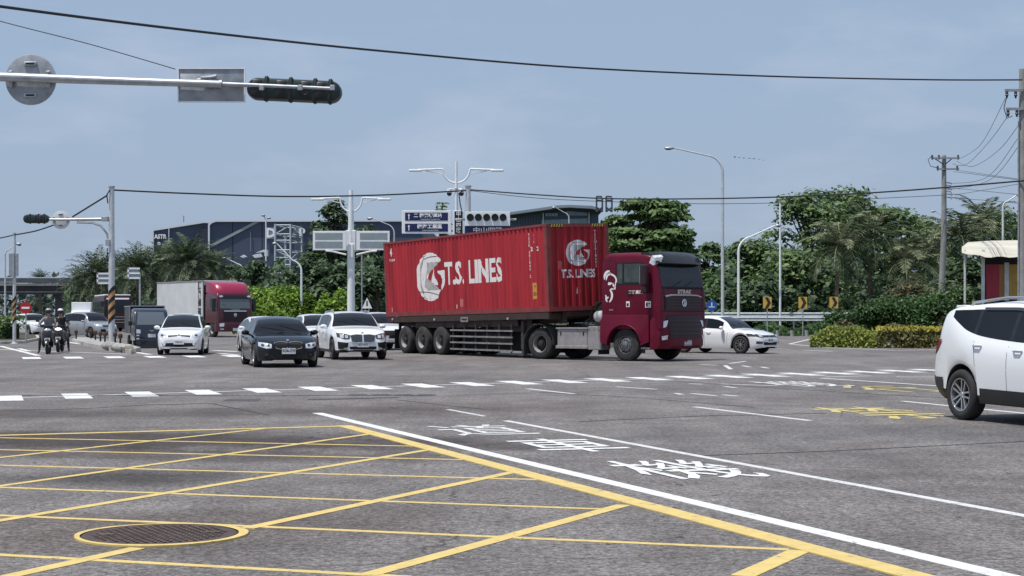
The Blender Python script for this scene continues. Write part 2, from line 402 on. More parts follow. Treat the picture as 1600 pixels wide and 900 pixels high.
for q in ((1283, 591, 1480, 604), (1400, 589, 1480, 589.3), (1290, 589, 1360, 587.5)): gl(mb, *q, .13)
structure(mb.build('dashed_line_marking', M_pwo, smooth=False))

# crossing of white blocks joined by a thin line
mb = MB(); lane = Vector((-.30, .954, 0)); A0 = Vector((-8.95, 29.1, 0)); A1 = Vector((11.3, 44.2, 0)); dirn = (A1 - A0).normalized()
n = 22; acr = Vector((.954, .30, 0))
for i in range(-6, n + 3):
    c = A0 + (A1 - A0) * ((i + .12) / (n - 1.7))
    a, b = c - lane * .98, c + lane * .98
    h = acr * .235
    mb.add([(p.x, p.y, .004) for p in (a - h, a + h, b + h, b - h)], [(0, 1, 2, 3)])
strip(mb, A0 - dirn * 8, A1 + dirn * 1.0, .12, .0065)
structure(mb.build('crosswalk_marking', M_pw, smooth=False))
# crossing far left before the median, and the waiting box of the motorcycles
mb = MB()
for k in range(9):
    c = Vector((-20.2 + k * 1.28, 55.0 + k * .55, 0)); a, b = c - lane * 1.3, c + lane * 1.3; h = acr * .30
    mb.add([(p.x, p.y, .004) for p in (a - h, a + h, b + h, b - h)], [(0, 1, 2, 3)])
gl(mb, -20, 545.5, 200, 553.5, .14, .0085); gl(mb, 0, 541, 60, 556, .2, .0125); gl(mb, 30, 545, 45, 549, .2, .0125); gl(mb, 100, 534, 235, 554.5, .2, .0165)
gl(mb, 120, 531, 190, 531.5, .3, .0205); gl(mb, 335, 548, 372, 550, .25, .0205); gl(mb, 345, 553, 372, 555.5, .2, .0205); gl(mb, 395, 545, 372, 540, .2, .0205)
structure(mb.build('stop_line_marking', M_pw, smooth=False))
# outline round the planted island and the far kerb
mb = MB()
for q in ((1234, 537.5, 1268, 529.5), (1234, 537.5, 1290, 543), (1290, 543, 1400, 547.6), (1400, 547.6, 1480, 546), (1255, 547, 1300, 549)): gl(mb, *q, .16)
structure(mb.build('island_outline_marking', M_pwo, smooth=False))

# characters painted along the lane and the far yellow ones
def road_text(ch, px, py, w, h, m, z=.006, turn=0.0):
    mb = MB(); o = G(px, py); o.z = z
    rx = Matrix.Rotation(turn, 4, 'Z')
    M = frame(o, rx @ acr, rx @ lane) @ Matrix.Diagonal((1, h / w, 1, 1))
    text_mb(ch, w, mb, M, bold=.004)
    return structure(mb.build('road_lettering', m, smooth=False))
road_text('機', 1075, 735.5, 1.15, 2.05, M_pw)
road_text('車', 893, 697.5, 1.15, 2.05, M_pw)
road_text('道', 757, 673.5, 1.15, 2.05, M_pwo)
road_text('禁', 1395, 646.5, 1.5, 3.2, M_pyo)
road_text('行', 1405, 608.5, 1.5, 3.0, M_pyo)
road_text('機', 1255, 600.5, 1.5, 3.0, M_pwo)

# repairs and sealed cracks
mb = MB(); gl(mb, 483, 624.5, 622, 621.5, .16, .004); gl(mb, 830, 594, 905, 598, .03, .004)
for pts in (((0, 641), (90, 640), (160, 637), (230, 633), (330, 630.5), (420, 649)), ((620, 625), (700, 634), (760, 640)), ((830, 612), (1000, 622), (1110, 631), (1180, 637)), ((905, 659), (1100, 650), (1290, 646)), ((1000, 592), (1200, 606), (1400, 618), (1480, 622)), ((1100, 712), (1300, 705), (1600, 690))):
    for a, b in zip(pts, pts[1:]): gl(mb, *a, *b, .035, .004)
structure(mb.build('crack_seal_marking', M_seal, smooth=False))
mb = MB(); q = [G(348, 626), G(356, 623.5), (G(408, 623.2)), G(402, 627)]; mb.add([(p.x, p.y, .004) for p in q], [(0, 1, 2, 3)])
q = [G(484, 625.8), G(486, 622.8), G(560, 622), G(566, 624.5)]
structure(mb.build('road_repair', M_patch, smooth=False))

# manhole cover with its yellow painted ring
mc = G(250, 836.5)
t = thing('manhole_cover', 'round rusty iron manhole cover ringed with yellow paint inside the box junction', 'manhole cover', mc)
mb = MB(); mb.lathe([(0, .009), (.47, .009), (.485, .012), (.50, .012), (.51, .002)], n=48)
M_iron = mat('rusty_iron', (.085, .062, .055), .75, .3, var=.45, scale=9, bump=.25, bscale=40)
for i in range(-8, 9):
    for j in range(-8, 9):
        x, y = i * .058 + (.029 if j % 2 else 0), j * .052
        if x * x + y * y < .19: mb.cbox((x, y, .014), (.026, .022, .005), .003, mi=1)
for x, y in ((.34, .06), (-.34, -.05)): mb.cbox((x, y, .014), (.10, .05, .012), .01, mi=1)
mb.build('lid', [M_iron, mat('iron_stud', (.115, .082, .072), .7, .3, var=.4, scale=12)], t)
mb = MB(); n = 48; vs = []; fs = []
for k in range(n):
    a = 2 * math.pi * k / n; ro = .565 + .010 * math.sin(a * 3) + .012 * math.cos(a + .6)
    vs += [(.515 * math.cos(a), .515 * math.sin(a), .0125), (ro * math.cos(a), ro * math.sin(a), .0125), (ro * math.cos(a), ro * math.sin(a), .0005)]
for k in range(n): k2 = (k + 1) % n; fs += [(3 * k, 3 * k + 1, 3 * k2 + 1, 3 * k2), (3 * k + 1, 3 * k + 2, 3 * k2 + 2, 3 * k2 + 1)]
mb.add(vs, fs); mb.build('painted_ring', M_py, t, smooth=False)

# ------------------------------------------------------------------ kerbs, median, planted island
def raised(name, pts, h, m_top, m_kerb, kw=.22):
    mb = MB(); n = len(pts); ps = [Vector((p[0], p[1], 0)) for p in pts]
    c = sum(ps, Vector()) / n
    inn = [p + (c - p).normalized() * kw for p in ps]
    vs = [(p.x, p.y, -.02) for p in ps] + [(p.x, p.y, h - .02) for p in ps] + [(p.x + (c.x - p.x) * .002, p.y + (c.y - p.y) * .002, h) for p in ps] + [(p.x, p.y, h) for p in inn]
    fs = []
    for i in range(n):
        j = (i + 1) % n
        fs += [(i, j, n + j, n + i), (n + i, n + j, 2 * n + j, 2 * n + i), (2 * n + i, 2 * n + j, 3 * n + j, 3 * n + i)]
    mb.add(vs, fs); k = structure(mb.build(name + '_kerb', m_kerb, smooth=False))
    mb = MB(); mb.add([(p.x, p.y, h - .01) for p in inn], [tuple(range(n))]); structure(mb.build(name + '_ground', m_top, smooth=False))
M_soil = mat('planting_soil', (.06, .05, .03), .95, var=.4)
raised('median', [G(112, 534.5), G(135, 541), G(165, 547.5), G(205, 553), G(220, 549), G(200, 543), G(160, 536), G(135, 531), G(118, 531)], .17, M_conc, M_kerb, .2)
raised('planted_island', [G(1265, 533), G(1272, 540), G(1300, 541.8), (29.0, 73.0), (40, 71.5), (60, 71), (62, 96), (34, 99), (20.5, 96)], .14, M_soil, M_kerb, .25)
raised('left_kerb_island', [G(-60, 537.5), G(0, 537.5), G(38, 536.5), G(62, 531.5), G(60, 527), (-32, 135), (-75, 135)], .15, M_soil, M_kerb, .3)
mb = MB()
for a, b in (((8, 122.5), (19, 121)), ((19, 121), (30, 117))):
    A, B = Vector((*a, 0)), Vector((*b, 0)); d = (B - A); mb.box((0, 0, .06), (d.length, .25, .16), frame((A + B) / 2, d, Vector((-d.y, d.x, 0))))
structure(mb.build('far_kerb', M_kerb, smooth=False))
# ================================================================== CARS
def pchip(tab):
    t2 = [tab[0]]
    for q in tab[1:]:
        if q[0] - t2[-1][0] > .004: t2.append(q)
    tab = t2
    xs = [a for a, _ in tab]; ys = [b for _, b in tab]; n = len(xs)
    h = [xs[i + 1] - xs[i] for i in range(n - 1)]; d = [(ys[i + 1] - ys[i]) / h[i] for i in range(n - 1)]
    m = [0] * n; m[0] = d[0]; m[-1] = d[-1]
    for i in range(1, n - 1):
        if d[i - 1] * d[i] > 0:
            w1, w2 = 2 * h[i] + h[i - 1], h[i] + 2 * h[i - 1]; m[i] = (w1 + w2) / (w1 / d[i - 1] + w2 / d[i])
    def f(x):
        if x <= xs[0]: return ys[0]
        if x >= xs[-1]: return ys[-1]
        i = 0
        while x > xs[i + 1]: i += 1
        t = (x - xs[i]) / h[i]; a = h[i]
        return (2 * t**3 - 3 * t**2 + 1) * ys[i] + (t**3 - 2 * t**2 + t) * a * m[i] + (-2 * t**3 + 3 * t**2) * ys[i + 1] + (t**3 - t**2) * a * m[i + 1]
    return f
def resample(pl, n):
    pl = [Vector((*p, 0)) for p in pl]
    if len(pl) == 1: return [pl[0].copy() for _ in range(n)]
    ls = [0]
    for a, b in zip(pl, pl[1:]): ls.append(ls[-1] + (b - a).length)
    out = []
    for k in range(n):
        s = ls[-1] * k / (n - 1); i = 0
        while i < len(pl) - 2 and s > ls[i + 1]: i += 1
        t = 0 if ls[i + 1] == ls[i] else (s - ls[i]) / (ls[i + 1] - ls[i]); out.append(pl[i].lerp(pl[i + 1], t))
    return out
VIEW = {'front': (lambda u, v: Vector((12, u, v)), Vector((-1, 0, 0))), 'rear': (lambda u, v: Vector((-12, u, v)), Vector((1, 0, 0))),
        'left': (lambda u, v: Vector((u, 12, v)), Vector((0, -1, 0))), 'right': (lambda u, v: Vector((u, -12, v)), Vector((0, 1, 0))), 'top': (lambda u, v: Vector((u, v, 12)), Vector((0, 0, -1)))}
def patch(mb, bvh, view, A, B, n=8, m=4, off=.006, mi=0):
    """lays the area between the two 2D lines A and B onto the body, seen from that side"""
    a, b = resample(A, n), resample(B, n); fo, d = VIEW[view]; ids = {}; vs = []
    for i in range(n):
        for j in range(m):
            p = a[i].lerp(b[i], j / (m - 1)); hit, nor, _, _ = bvh.ray_cast(fo(p.x, p.y), d)
            if hit is None: continue
            if nor.dot(d) > 0: nor = -nor
            ids[(i, j)] = len(vs); vs.append(hit + (nor - d).normalized() * off)
    fs = []
    for i in range(n - 1):
        for j in range(m - 1):
            q = [(i, j), (i + 1, j), (i + 1, j + 1), (i, j + 1)]
            if all(k in ids for k in q): fs.append(tuple(ids[k] for k in q))
    mb.add(vs, fs, None, mi)
def mirrored(A): return [(-u, v) for u, v in A]

def make_wheel(root, x, y, r, w, style='alloy', spokes=5, side=1, rimmat=None, rr=.66):
    """tyre as the part, rim as its sub-part; side=+1: outer face towards +y"""
    M = T(x, y, r) @ Matrix.Rotation(R(-90) * side, 4, 'X')
    mb = MB(); h = w / 2
    mb.lathe([(r * rr, h * .80), (r * (rr + .06), h * .96), (r * .86, h * 1.0), (r * .955, h * .86), (r, h * .62), (r * 1.0, 0), (r, -h * .62), (r * .955, -h * .86), (r * .85, -h), (r * rr, -h * .8)], M, 28)
    o = mb.build('wheel', M_rubber, root, angle=50)
    mb = MB(); R0 = r * rr
    mb.lathe([(R0 * 1.0, h * .80), (R0 * .99, h * .88), (R0 * .94, h * .86), (R0 * .90, h * .45), (R0 * .90, -h * .8)], M, 28)
    for k in range(spokes):
        a = 2 * math.pi * k / spokes
        Ms = M @ Matrix.Rotation(a, 4, 'Z')
        if style == 'twin':
            for s in (-1, 1):
                mb.loft([[(R0 * .15, s * R0 * .10 - R0 * .045, h * .62), (R0 * .15, s * R0 * .10 + R0 * .045, h * .62), (R0 * .15, s * R0 * .10 + R0 * .045, h * .40), (R0 * .15, s * R0 * .10 - R0 * .045, h * .40)],
                         [(R0 * .95, s * R0 * .20 - R0 * .05, h * .80), (R0 * .95, s * R0 * .20 + R0 * .05, h * .80), (R0 * .95, s * R0 * .20 + R0 * .05, h * .5), (R0 * .95, s * R0 * .20 - R0 * .05, h * .5)]], Ms)
        else:
            wd = {'alloy': .13, 'thin': .06, 'wide': .19}[style]
            mb.loft([[(R0 * .12, -R0 * wd * .8, h * .62), (R0 * .12, R0 * wd * .8, h * .62), (R0 * .12, R0 * wd * .8, h * .35), (R0 * .12, -R0 * wd * .8, h * .35)],
                     [(R0 * .95, -R0 * wd, h * .80), (R0 * .95, R0 * wd, h * .80), (R0 * .95, R0 * wd, h * .45), (R0 * .95, -R0 * wd, h * .45)]], Ms)
    mb.lathe([(0, h * .70), (R0 * .16, h * .68), (R0 * .20, h * .5)], M, 16)
    mb.build('rim', rimmat or M_alloy, o)
    mb = MB(); mb.disc(R0 * .92, M, 24, h * .15); mb.lathe([(R0 * .45, h * .25), (R0 * .62, h * .25), (R0 * .62, h * .12)], M, 20)
    mb.build('brake_disc', M_under, o)
    return o

def car(p):
    """body lofted over cross-sections along the car; x forward, y left, s = distance from the nose"""
    L, W = p['L'], p['W']; hw0 = W / 2; r = p['r']
    fx, rx = p['fo'], p['fo'] + p['wb']
    top, belt, plan = pchip(p['top']), pchip(p['belt']), pchip(p['plan'])
    bot = pchip(p.get('bot', [(0, .24), (.3, .19), (L - .5, .2), (L, .32)]))
    k = p.get('tumble', .50); Ra = r + p.get('gap', .06)
    rwb, rwt = p['rw']
    cowl, wst = p['ws']
    st = set([round(i * L / 78, 4) for i in range(79)] + [a for a, _ in p['top']] + [a for a, _ in p['plan']] + [0, .02, .05, .09, .14, L - .02, L - .06, L - .11] + [cowl + .04, wst, rwt, rwb - .03])
    for a, b in p['win']: st |= {a, b}
    for c in (fx, rx):
        for j in range(17): st.add(round(c + Ra * math.cos(math.pi * j / 16) * .9999, 4))
    st = sorted(x for x in st if 0 <= x <= L); ss = [st[0]]
    for x in st[1:]:
        if x - ss[-1] > .008: ss.append(x)
    ss[-1] = L
    def half(s):
        zt, zs, zb, hw = top(s), belt(s), bot(s), plan(s) * hw0
        zs = min(zs, zt - .012)
        za = zb
        for c in (fx, rx):
            if abs(s - c) < Ra: za = max(za, r + math.sqrt(Ra * Ra - (s - c) ** 2))
        g = max(0, min(1, (zt - zs - .06) / .3)); cr = (.055 + .015 * g) * p.get('crown', 1)
        zr = max(zs + .006, zt - cr); rw = hw * .94 - (zr - zs) * k
        def z(t): return max(zb + (zs - zb) * t, za + .012 * t * 10)
        low = min(1.0, .93 + .05 * max(0, min(1, s / .3)))
        pts = [(0, zb + .02), (.56 * hw, zb + .02), (.56 * hw, za), (.945 * hw * low / .98, za), (.975 * hw, z(.13)), (.988 * hw, z(.33)), (hw, z(.60)), (.992 * hw, z(.78)), (.975 * hw, z(.92)), (.94 * hw, max(zs, za + .13))]
        a, b = Vector(pts[-1]), Vector((rw, max(zr, za + .14)))
        pts += [tuple(a.lerp(b, .10)), tuple(a.lerp(b, .90)), tuple(b)]
        z0 = b.y; zt = max(zt, z0 + .01)
        pts += [(rw - .05, z0 + (zt - z0) * .42), (rw * .5, z0 + (zt - z0) * .86), (0, zt)]
        return pts
    NH = 16; N = 2 * NH - 2; V = []
    for s in ss:
        h = half(s); x = L / 2 - s
        V += [(x, y, z) for y, z in h] + [(x, -h[j][0], h[j][1]) for j in range(NH - 2, 0, -1)]
    groups = {}
    def put(g, f): groups.setdefault(g, []).append(f)
    roofmat = 'roof_panel' if p.get('blackroof') else 'body'
    for i in range(len(ss) - 1):
        sm = (ss[i] + ss[i + 1]) / 2
        for j in range(N):
            row = j if j < NH - 1 else N - 1 - j
            side = 'l' if j < NH - 1 else 'r'
            f = (i * N + j, (i + 1) * N + j, (i + 1) * N + (j + 1) % N, i * N + (j + 1) % N)
            g = 'body'
            if row <= 1: g = 'underbody'
            elif row == 2: g = 'underbody'
            elif row == 10:
                for q, (a, b) in enumerate(p['win']):
                    if a <= sm <= b: g = ('side_window', side, q)
                if g == 'body' and p['win'][0][0] < sm < p['win'][-1][1]: g = ('pillar', side, sum(1 for q in p['win'] if q[0] < sm))
            elif row >= 13 and cowl + .04 <= sm <= wst: g = 'windshield'
            elif row >= 13 and rwt <= sm <= rwb - .03: g = 'rear_window'
            if p.get('cladding') and g == 'body' and row <= 3: g = 'lower_cladding'
            put(g, f)
    put('body', tuple(range(N - 1, -1, -1))); put('body', tuple((len(ss) - 1) * N + j for j in range(N)))
    bvh = BVHTree.FromPolygons([Vector(v) for v in V], [f for fs in groups.values() for f in fs])
    root = thing(p['name'], p['label'], p['cat'], p['loc'], R(p['a'] - 90), p.get('group'))
    gm = {'body': p['paint'], 'underbody': M_under, 'windshield': M_glassb, 'rear_window': M_glass, 'pillar_trim': p.get('pillar', M_black), 'lower_cladding': M_black}
    for g, fs in groups.items():
        ids = sorted({i for f in fs for i in f}); mp_ = {i: n for n, i in enumerate(ids)}
        mb = MB(); mb.add([V[i] for i in ids], [tuple(mp_[i] for i in f) for f in fs])
        if isinstance(g, tuple): mb.build('side_window' if g[0] == 'side_window' else 'pillar_trim', M_glass if g[0] == 'side_window' else gm['pillar_trim'], root)
        else: mb.build(g, gm[g], root, angle=50 if g == 'body' else 38)
    C = {'root': root, 'bvh': bvh, 'L': L, 'hw': hw0, 'p': p, 'belt': belt, 'top': top, 'plan': plan}
    for x in (L / 2 - fx, L / 2 - rx):
        for sd in (1, -1):
            make_wheel(root, x, sd * (hw0 * p.get('track', .985) - p.get('tw', .21) / 2), r, p.get('tw', .21), p.get('rim', 'alloy'), p.get('spokes', 5), sd, p.get('rimmat'))
    # inner wheel houses so no daylight shows past the tyres
    if p.get('mirror', True):
        s = cowl + p.get('mir_s', .42)
        for sd in (1, -1):
            y = sd * (plan(s) * hw0 + .085); zz = belt(s) + .085
            mb = MB(); mb.ell((L / 2 - s, y, zz), (.075, .115, .075), 12, 8); mb.tube([(L / 2 - s - .02, sd * plan(s) * hw0 * .92, zz - .07), (L / 2 - s, y, zz - .03)], .025, 6)
            mo = mb.build('wing_mirror', p.get('mirmat', p['paint']), root)
            mb = MB(); mb.lathe([(0, 0), (.062, 0), (.07, .004)], T(L / 2 - s - .073, y, zz) @ Matrix.Rotation(R(-90), 4, 'Y') @ Matrix.Diagonal((.85, 1.3, 1, 1)), 14); mb.build('mirror_glass', M_glass, mo)
    # door seams and handles, both sides
    for view, sd in (('left', 1), ('right', -1)):
        for (s0, z0, s1, z1) in p.get('seams', []):
            mb = MB(); patch(mb, bvh, view, [(L / 2 - s0, z0), (L / 2 - s1, z1)], [(L / 2 - s0 - .008, z0), (L / 2 - s1 - .008, z1)], 8, 2, .002)
            if mb.v: mb.build('panel_gap', M_under, root, smooth=False)
        for s, z in p.get('handles', []):
            hit, nor, _, _ = bvh.ray_cast(VIEW[view][0](L / 2 - s, z), VIEW[view][1])
            if hit: mh = MB(); mh.tube([hit + Vector((.10, 0, 0)), hit + Vector((.06, sd * .03, 0)), hit + Vector((-.06, sd * .032, .003)), hit + Vector((-.10, 0, .004))], .014, 6); mh.build('door_handle', p.get('handlemat', p['paint']), root)
    if p.get('wipers', True):
        for y0 in (.05, .55):
            mb = MB(); pr = []
            for t in (0, .5, 1):
                u, v = y0 - .62 * t + .02, 0
                x0 = L / 2 - (cowl + .10 + .16 * t * (1 if y0 > .3 else .8)); hit, nor, _, _ = bvh.ray_cast(Vector((x0, u, 5)), Vector((0, 0, -1)))
                if hit: pr.append(hit + nor * .015)
            if len(pr) > 1: mb.tube(pr, .007, 5); mb.build('wiper', M_black, root)
    return C

def fpart(C, name, A, B, m, both=False, n=8, mm=4, off=.007, view='front', split=True):
    """front / rear detail; both = the mirror-image twin as a part of its own"""
    mb = MB(); patch(mb, C['bvh'], view, A, B, n, mm, off); o = mb.build(name, m, C['root'])
    if both:
        mb = MB(); patch(mb, C['bvh'], view, mirrored(A), mirrored(B), n, mm, off); mb.build(name, m, C['root'])
    return o
def nose(C, y, z):
    h = C['bvh'].ray_cast(Vector((12, y, z)), Vector((-1, 0, 0)))[0]
    return h.x if h else C['L'] / 2
def tailx(C, y, z):
    h = C['bvh'].ray_cast(Vector((-12, y, z)), Vector((1, 0, 0)))[0]
    return h.x if h else -C['L'] / 2
def plate(C, z, rear=False, txt=None, w=.38, h=.16):
    x = (tailx(C, 0, z) - .015) if rear else nose(C, 0, z) + .015
    mb = MB(); mb.cbox((x, 0, z), (.012, w, h), .004); o = mb.build('licence_plate', M_plate, C['root'])
    if txt and not rear:
        mb = MB(); text_mb(txt, h * .62, mb, frame(Vector((x + .0075, 0, z)), (0, 1, 0), (0, 0, 1)), bold=.002, sx=.78); mb.build('plate_number', M_ink, o, smooth=False)
def emblem(C, z, r, m=None):
    x = nose(C, 0, z); mb = MB(); mb.lathe([(0, .012), (r * .9, .010), (r, .0)], T(x + .008, 0, z) @ Matrix.Rotation(R(90), 4, 'Y'), 18); mb.build('emblem', m or M_chrome, C['root'])
PLAN = lambda L, f=.62, b=.80: [(0, f), (.05, f + .10), (.16, f + .19), (.40, .93), (.85, .985), (1.6, 1.0), (L - 1.1, 1.0), (L - .5, .965), (L - .15, .90), (L - .03, b + .04), (L, b)]
def TOP(L, H, nz, hood0, cowl, hood1, ws, roof, rw, rz, dk, dz, tail=.72):
    return [(0, nz), (.03, nz + .10), (.10, hood0 - .06), (.24, hood0), (.6, hood0 + (hood1 - hood0) * .55), (cowl, hood1), (cowl + (ws - cowl) * .5, hood1 + (H - hood1) * .60), (ws, H - .055), (roof, H), (rw, rz), (dk, dz), (L - .12, dz - .03), (L - .04, dz - .14), (L, tail)]

# --- black saloon with twin-kidney grille in front of the others
def pos(px, base, Y=None): return tuple(GX(px, Y or F * CH / (base - YH)))
sal = dict(L=4.63, W=1.81, wb=2.81, fo=.80, r=.325, ws=(1.42, 2.12), rw=(4.02, 3.38), tw=.225,
           top=TOP(4.63, 1.43, .56, .76, 1.42, .96, 2.12, 2.72, 3.38, 1.345, 4.02, 1.09), belt=[(0, .50), (.08, .60), (.3, .70), (1.42, .865), (2.5, .90), (4.0, .955), (4.45, .95), (4.63, .72)],
           plan=PLAN(4.63), win=[(1.86, 2.56), (2.63, 3.36), (3.42, 3.72)], seams=[(1.62, .30, 1.58, .87), (2.60, .27, 2.60, .90), (3.52, .60, 3.42, .92)], handles=[(2.42, .80), (3.30, .83)])
c = car(dict(sal, name='saloon_car', label='black saloon car with twin oval grille and bright headlamps, ahead of the white cars', cat='car', loc=pos(434, 571), a=15.5, paint=M_blk, rim='twin', spokes=5))
BM = c
fpart(c, 'headlight', [(.47, .655), (.60, .685), (.80, .715)], [(.47, .545), (.62, .535), (.80, .60)], M_lamp, True, off=.010)
for u in (.56, .70): fpart(c, 'lamp_projector', [(u - .035, .655), (u + .035, .66)], [(u - .035, .595), (u + .035, .60)], M_lampd, True, 4, 3, .016)
fpart(c, 'grille', [(.045, .70), (.20, .71), (.37, .69)], [(.045, .545), (.20, .525), (.34, .55)], M_under, True, off=.012)
mb = MB()
for sgn in (1, -1):
    loop = [(.035, .71), (.20, .725), (.385, .70), (.355, .545), (.20, .512), (.035, .535), (.035, .71)]
    mb.tube([(nose(c, sgn * u, v) + .016, sgn * u, v) for u, v in loop], .012, 6)
mb.build('grille_surround', M_chrome, c['root'])
fpart(c, 'lower_intake', [(-.42, .40), (.42, .40)], [(-.38, .29), (.38, .29)], M_under, off=.008)
fpart(c, 'side_intake', [(.52, .43), (.74, .46)], [(.52, .30), (.72, .31)], M_under, True, off=.008)
fpart(c, 'fog_lamp', [(.57, .40), (.64, .40)], [(.57, .34), (.64, .34)], M_lampd, True, 4, 3, .014)
emblem(c, .755, .042); plate(c, .465, txt='AGM-6720')

# --- white crossover right behind it
suv = dict(L=4.45, W=1.83, wb=2.67, fo=.86, r=.345, ws=(1.28, 1.98), rw=(4.12, 3.78), tw=.225, tumble=.40, gap=.07,
           top=TOP(4.45, 1.60, .62, .92, 1.28, 1.10, 1.98, 2.7, 3.78, 1.53, 4.18, 1.12, .8), belt=[(0, .55), (.08, .68), (.3, .84), (1.28, .985), (2.4, 1.02), (3.8, 1.08), (4.3, 1.05), (4.45, .8)],
           plan=PLAN(4.45, .66, .82), win=[(1.72, 2.42), (2.50, 3.22), (3.30, 3.70)], seams=[(1.5, .36, 1.46, .98), (2.46, .34, 2.46, 1.02), (3.4, .70, 3.26, 1.04)], handles=[(2.28, .93), (3.12, .96)],
           bot=[(0, .32), (.3, .24), (3.9, .26), (4.45, .42)])
c = car(dict(suv, name='crossover_car', label='white crossover car with black oval grille pair, beside the black saloon car', cat='car', loc=pos(547, 560), a=16.5, paint=M_white, rim='twin', spokes=5, cladding=True, rimmat=M_alloyd))
fpart(c, 'headlight', [(.42, .81), (.60, .86), (.81, .88)], [(.44, .69), (.60, .68), (.81, .75)], M_lampd, True, off=.010)
for u in (.54, .68): fpart(c, 'headlight_lens', [(u - .05, .80 + (u - .5) * .15), (u + .05, .81 + (u - .5) * .15)], [(u - .05, .715), (u + .05, .715)], M_lamp, True, 5, 4, .016)
fpart(c, 'grille', [(.03, .81), (.22, .82), (.40, .79)], [(.03, .60), (.20, .575), (.36, .61)], M_lampd, True, off=.014)
mb = MB()
for sgn in (1, -1):
    mb.tube([(nose(c, sgn * u, v) + .016, sgn * u, v) for u, v in [(.02, .82), (.22, .832), (.415, .80), (.37, .60), (.20, .56), (.02, .585), (.02, .82)]], .012, 6)
mb.build('grille_surround', M_chrome, c['root'])
fpart(c, 'side_intake', [(.48, .56), (.80, .60)], [(.52, .36), (.78, .36)], M_under, True, off=.008)
fpart(c, 'lower_intake', [(-.45, .44), (.45, .44)], [(-.42, .31), (.42, .31)], M_under, off=.009)
fpart(c, 'skid_plate', [(-.5, .32), (.5, .32)], [(-.46, .27), (.46, .27)], M_silver, off=.012)
fpart(c, 'lip_trim', [(.50, .42), (.62, .40)], [(.50, .33), (.66, .35)], M_silver, True, 4, 3, .014)
emblem(c, .875, .042); plate(c, .50, txt='BDP-9075')
mb = MB()
for sd in (.60, -.60): mb.tube([(L0, sd, z) for L0, z in ((.25, 1.55), (.15, 1.60), (-1.2, 1.60), (-1.4, 1.54))], .016, 6)
mb.build('roof_rail', M_silver, c['root'])

# --- small white hatchback coming from the left
hat_ = dict(L=4.25, W=1.695, wb=2.60, fo=.82, r=.31, ws=(1.12, 1.98), rw=(4.02, 3.62), tw=.195, tumble=.40,
            top=TOP(4.25, 1.53, .58, .80, 1.12, 1.00, 1.98, 2.55, 3.62, 1.47, 4.02, 1.08, .8), belt=[(0, .52), (.08, .63), (.3, .76), (1.12, .90), (2.4, .95), (3.6, 1.0), (4.1, .98), (4.25, .78)],
            plan=PLAN(4.25, .66, .82), win=[(1.62, 2.38), (2.45, 3.22), (3.29, 3.58)], seams=[(1.42, .32, 1.38, .91), (2.41, .28, 2.41, .95), (3.3, .65, 3.22, .96)], handles=[(2.25, .86), (3.1, .89)])
c = car(dict(hat_, name='hatchback_car', label='small white hatchback with clear headlamps and slim black lower grille, before the box truck', cat='car', loc=pos(287, 553), a=6.5, paint=M_white))
fpart(c, 'headlight', [(.45, .74), (.60, .80), (.76, .84)], [(.45, .66), (.60, .655), (.76, .72)], M_lamp, True, off=.010)
fpart(c, 'lamp_projector', [(.56, .745), (.66, .765)], [(.56, .69), (.66, .70)], M_lampd, True, 5, 4, .016)
fpart(c, 'grille', [(.06, .735), (.40, .72)], [(.06, .695), (.40, .665)], M_lampd, True, off=.010)
fpart(c, 'lower_intake', [(-.62, .44), (0, .455), (.62, .44)], [(-.56, .32), (0, .30), (.56, .32)], M_under, off=.008)
emblem(c, .715, .055); plate(c, .475, txt='7382-K5')
fpart(c, 'roof_strip', [(-.4, 1.49), (.4, 1.49)], [(-.4, 1.475), (.4, 1.475)], M_black, off=.006)

# --- white hatchback passing behind the lorry cab on the right
c = car(dict(hat_, L=4.06, H=1.46, W=1.75, wb=2.56, fo=.82, r=.335, ws=(1.16, 1.92), rw=(3.92, 3.55), name='hatchback_car', label='white hatchback with dark multi-spoke wheels emerging from behind the lorry cab', cat='car', loc=(8.25, 64.6, 0), a=51, paint=M_white,
             top=TOP(4.06, 1.46, .55, .78, 1.16, .95, 1.92, 2.4, 3.55, 1.40, 3.92, 1.06, .78), belt=[(0, .50), (.08, .60), (.3, .73), (1.16, .87), (2.4, .92), (3.6, .97), (3.95, .95), (4.06, .76)],
             plan=PLAN(4.06, .68, .82), win=[(1.62, 2.36), (2.43, 3.14), (3.2, 3.48)], rim='thin', spokes=9, rimmat=M_alloy, seams=[(1.42, .3, 1.36, .88), (2.40, .27, 2.40, .92)], handles=[(2.22, .80), (3.0, .83)]))
fpart(c, 'headlight', [(.40, .70), (.60, .735), (.83, .76)], [(.40, .63), (.62, .615), (.83, .67)], M_lampd, True, off=.010)
fpart(c, 'headlight_lens', [(.50, .70), (.66, .72)], [(.50, .645), (.66, .65)], M_lamp, True, 4, 3, .014)
fpart(c, 'grille', [(-.40, .70), (.40, .70)], [(-.40, .635), (.40, .635)], M_under, off=.009)
fpart(c, 'lower_intake', [(-.50, .44), (.50, .44)], [(-.46, .33), (.46, .33)], M_under, off=.009)
fpart(c, 'fog_lamp', [(.56, .46), (.76, .48)], [(.56, .38), (.76, .38)], M_lampd, True, 5, 3, .009)
fpart(c, 'chrome_strip', [(-.72, .325), (.72, .325)], [(-.70, .305), (.70, .305)], M_chrome, off=.012)
emblem(c, .675, .055); plate(c, .50, txt='BMC-2157')

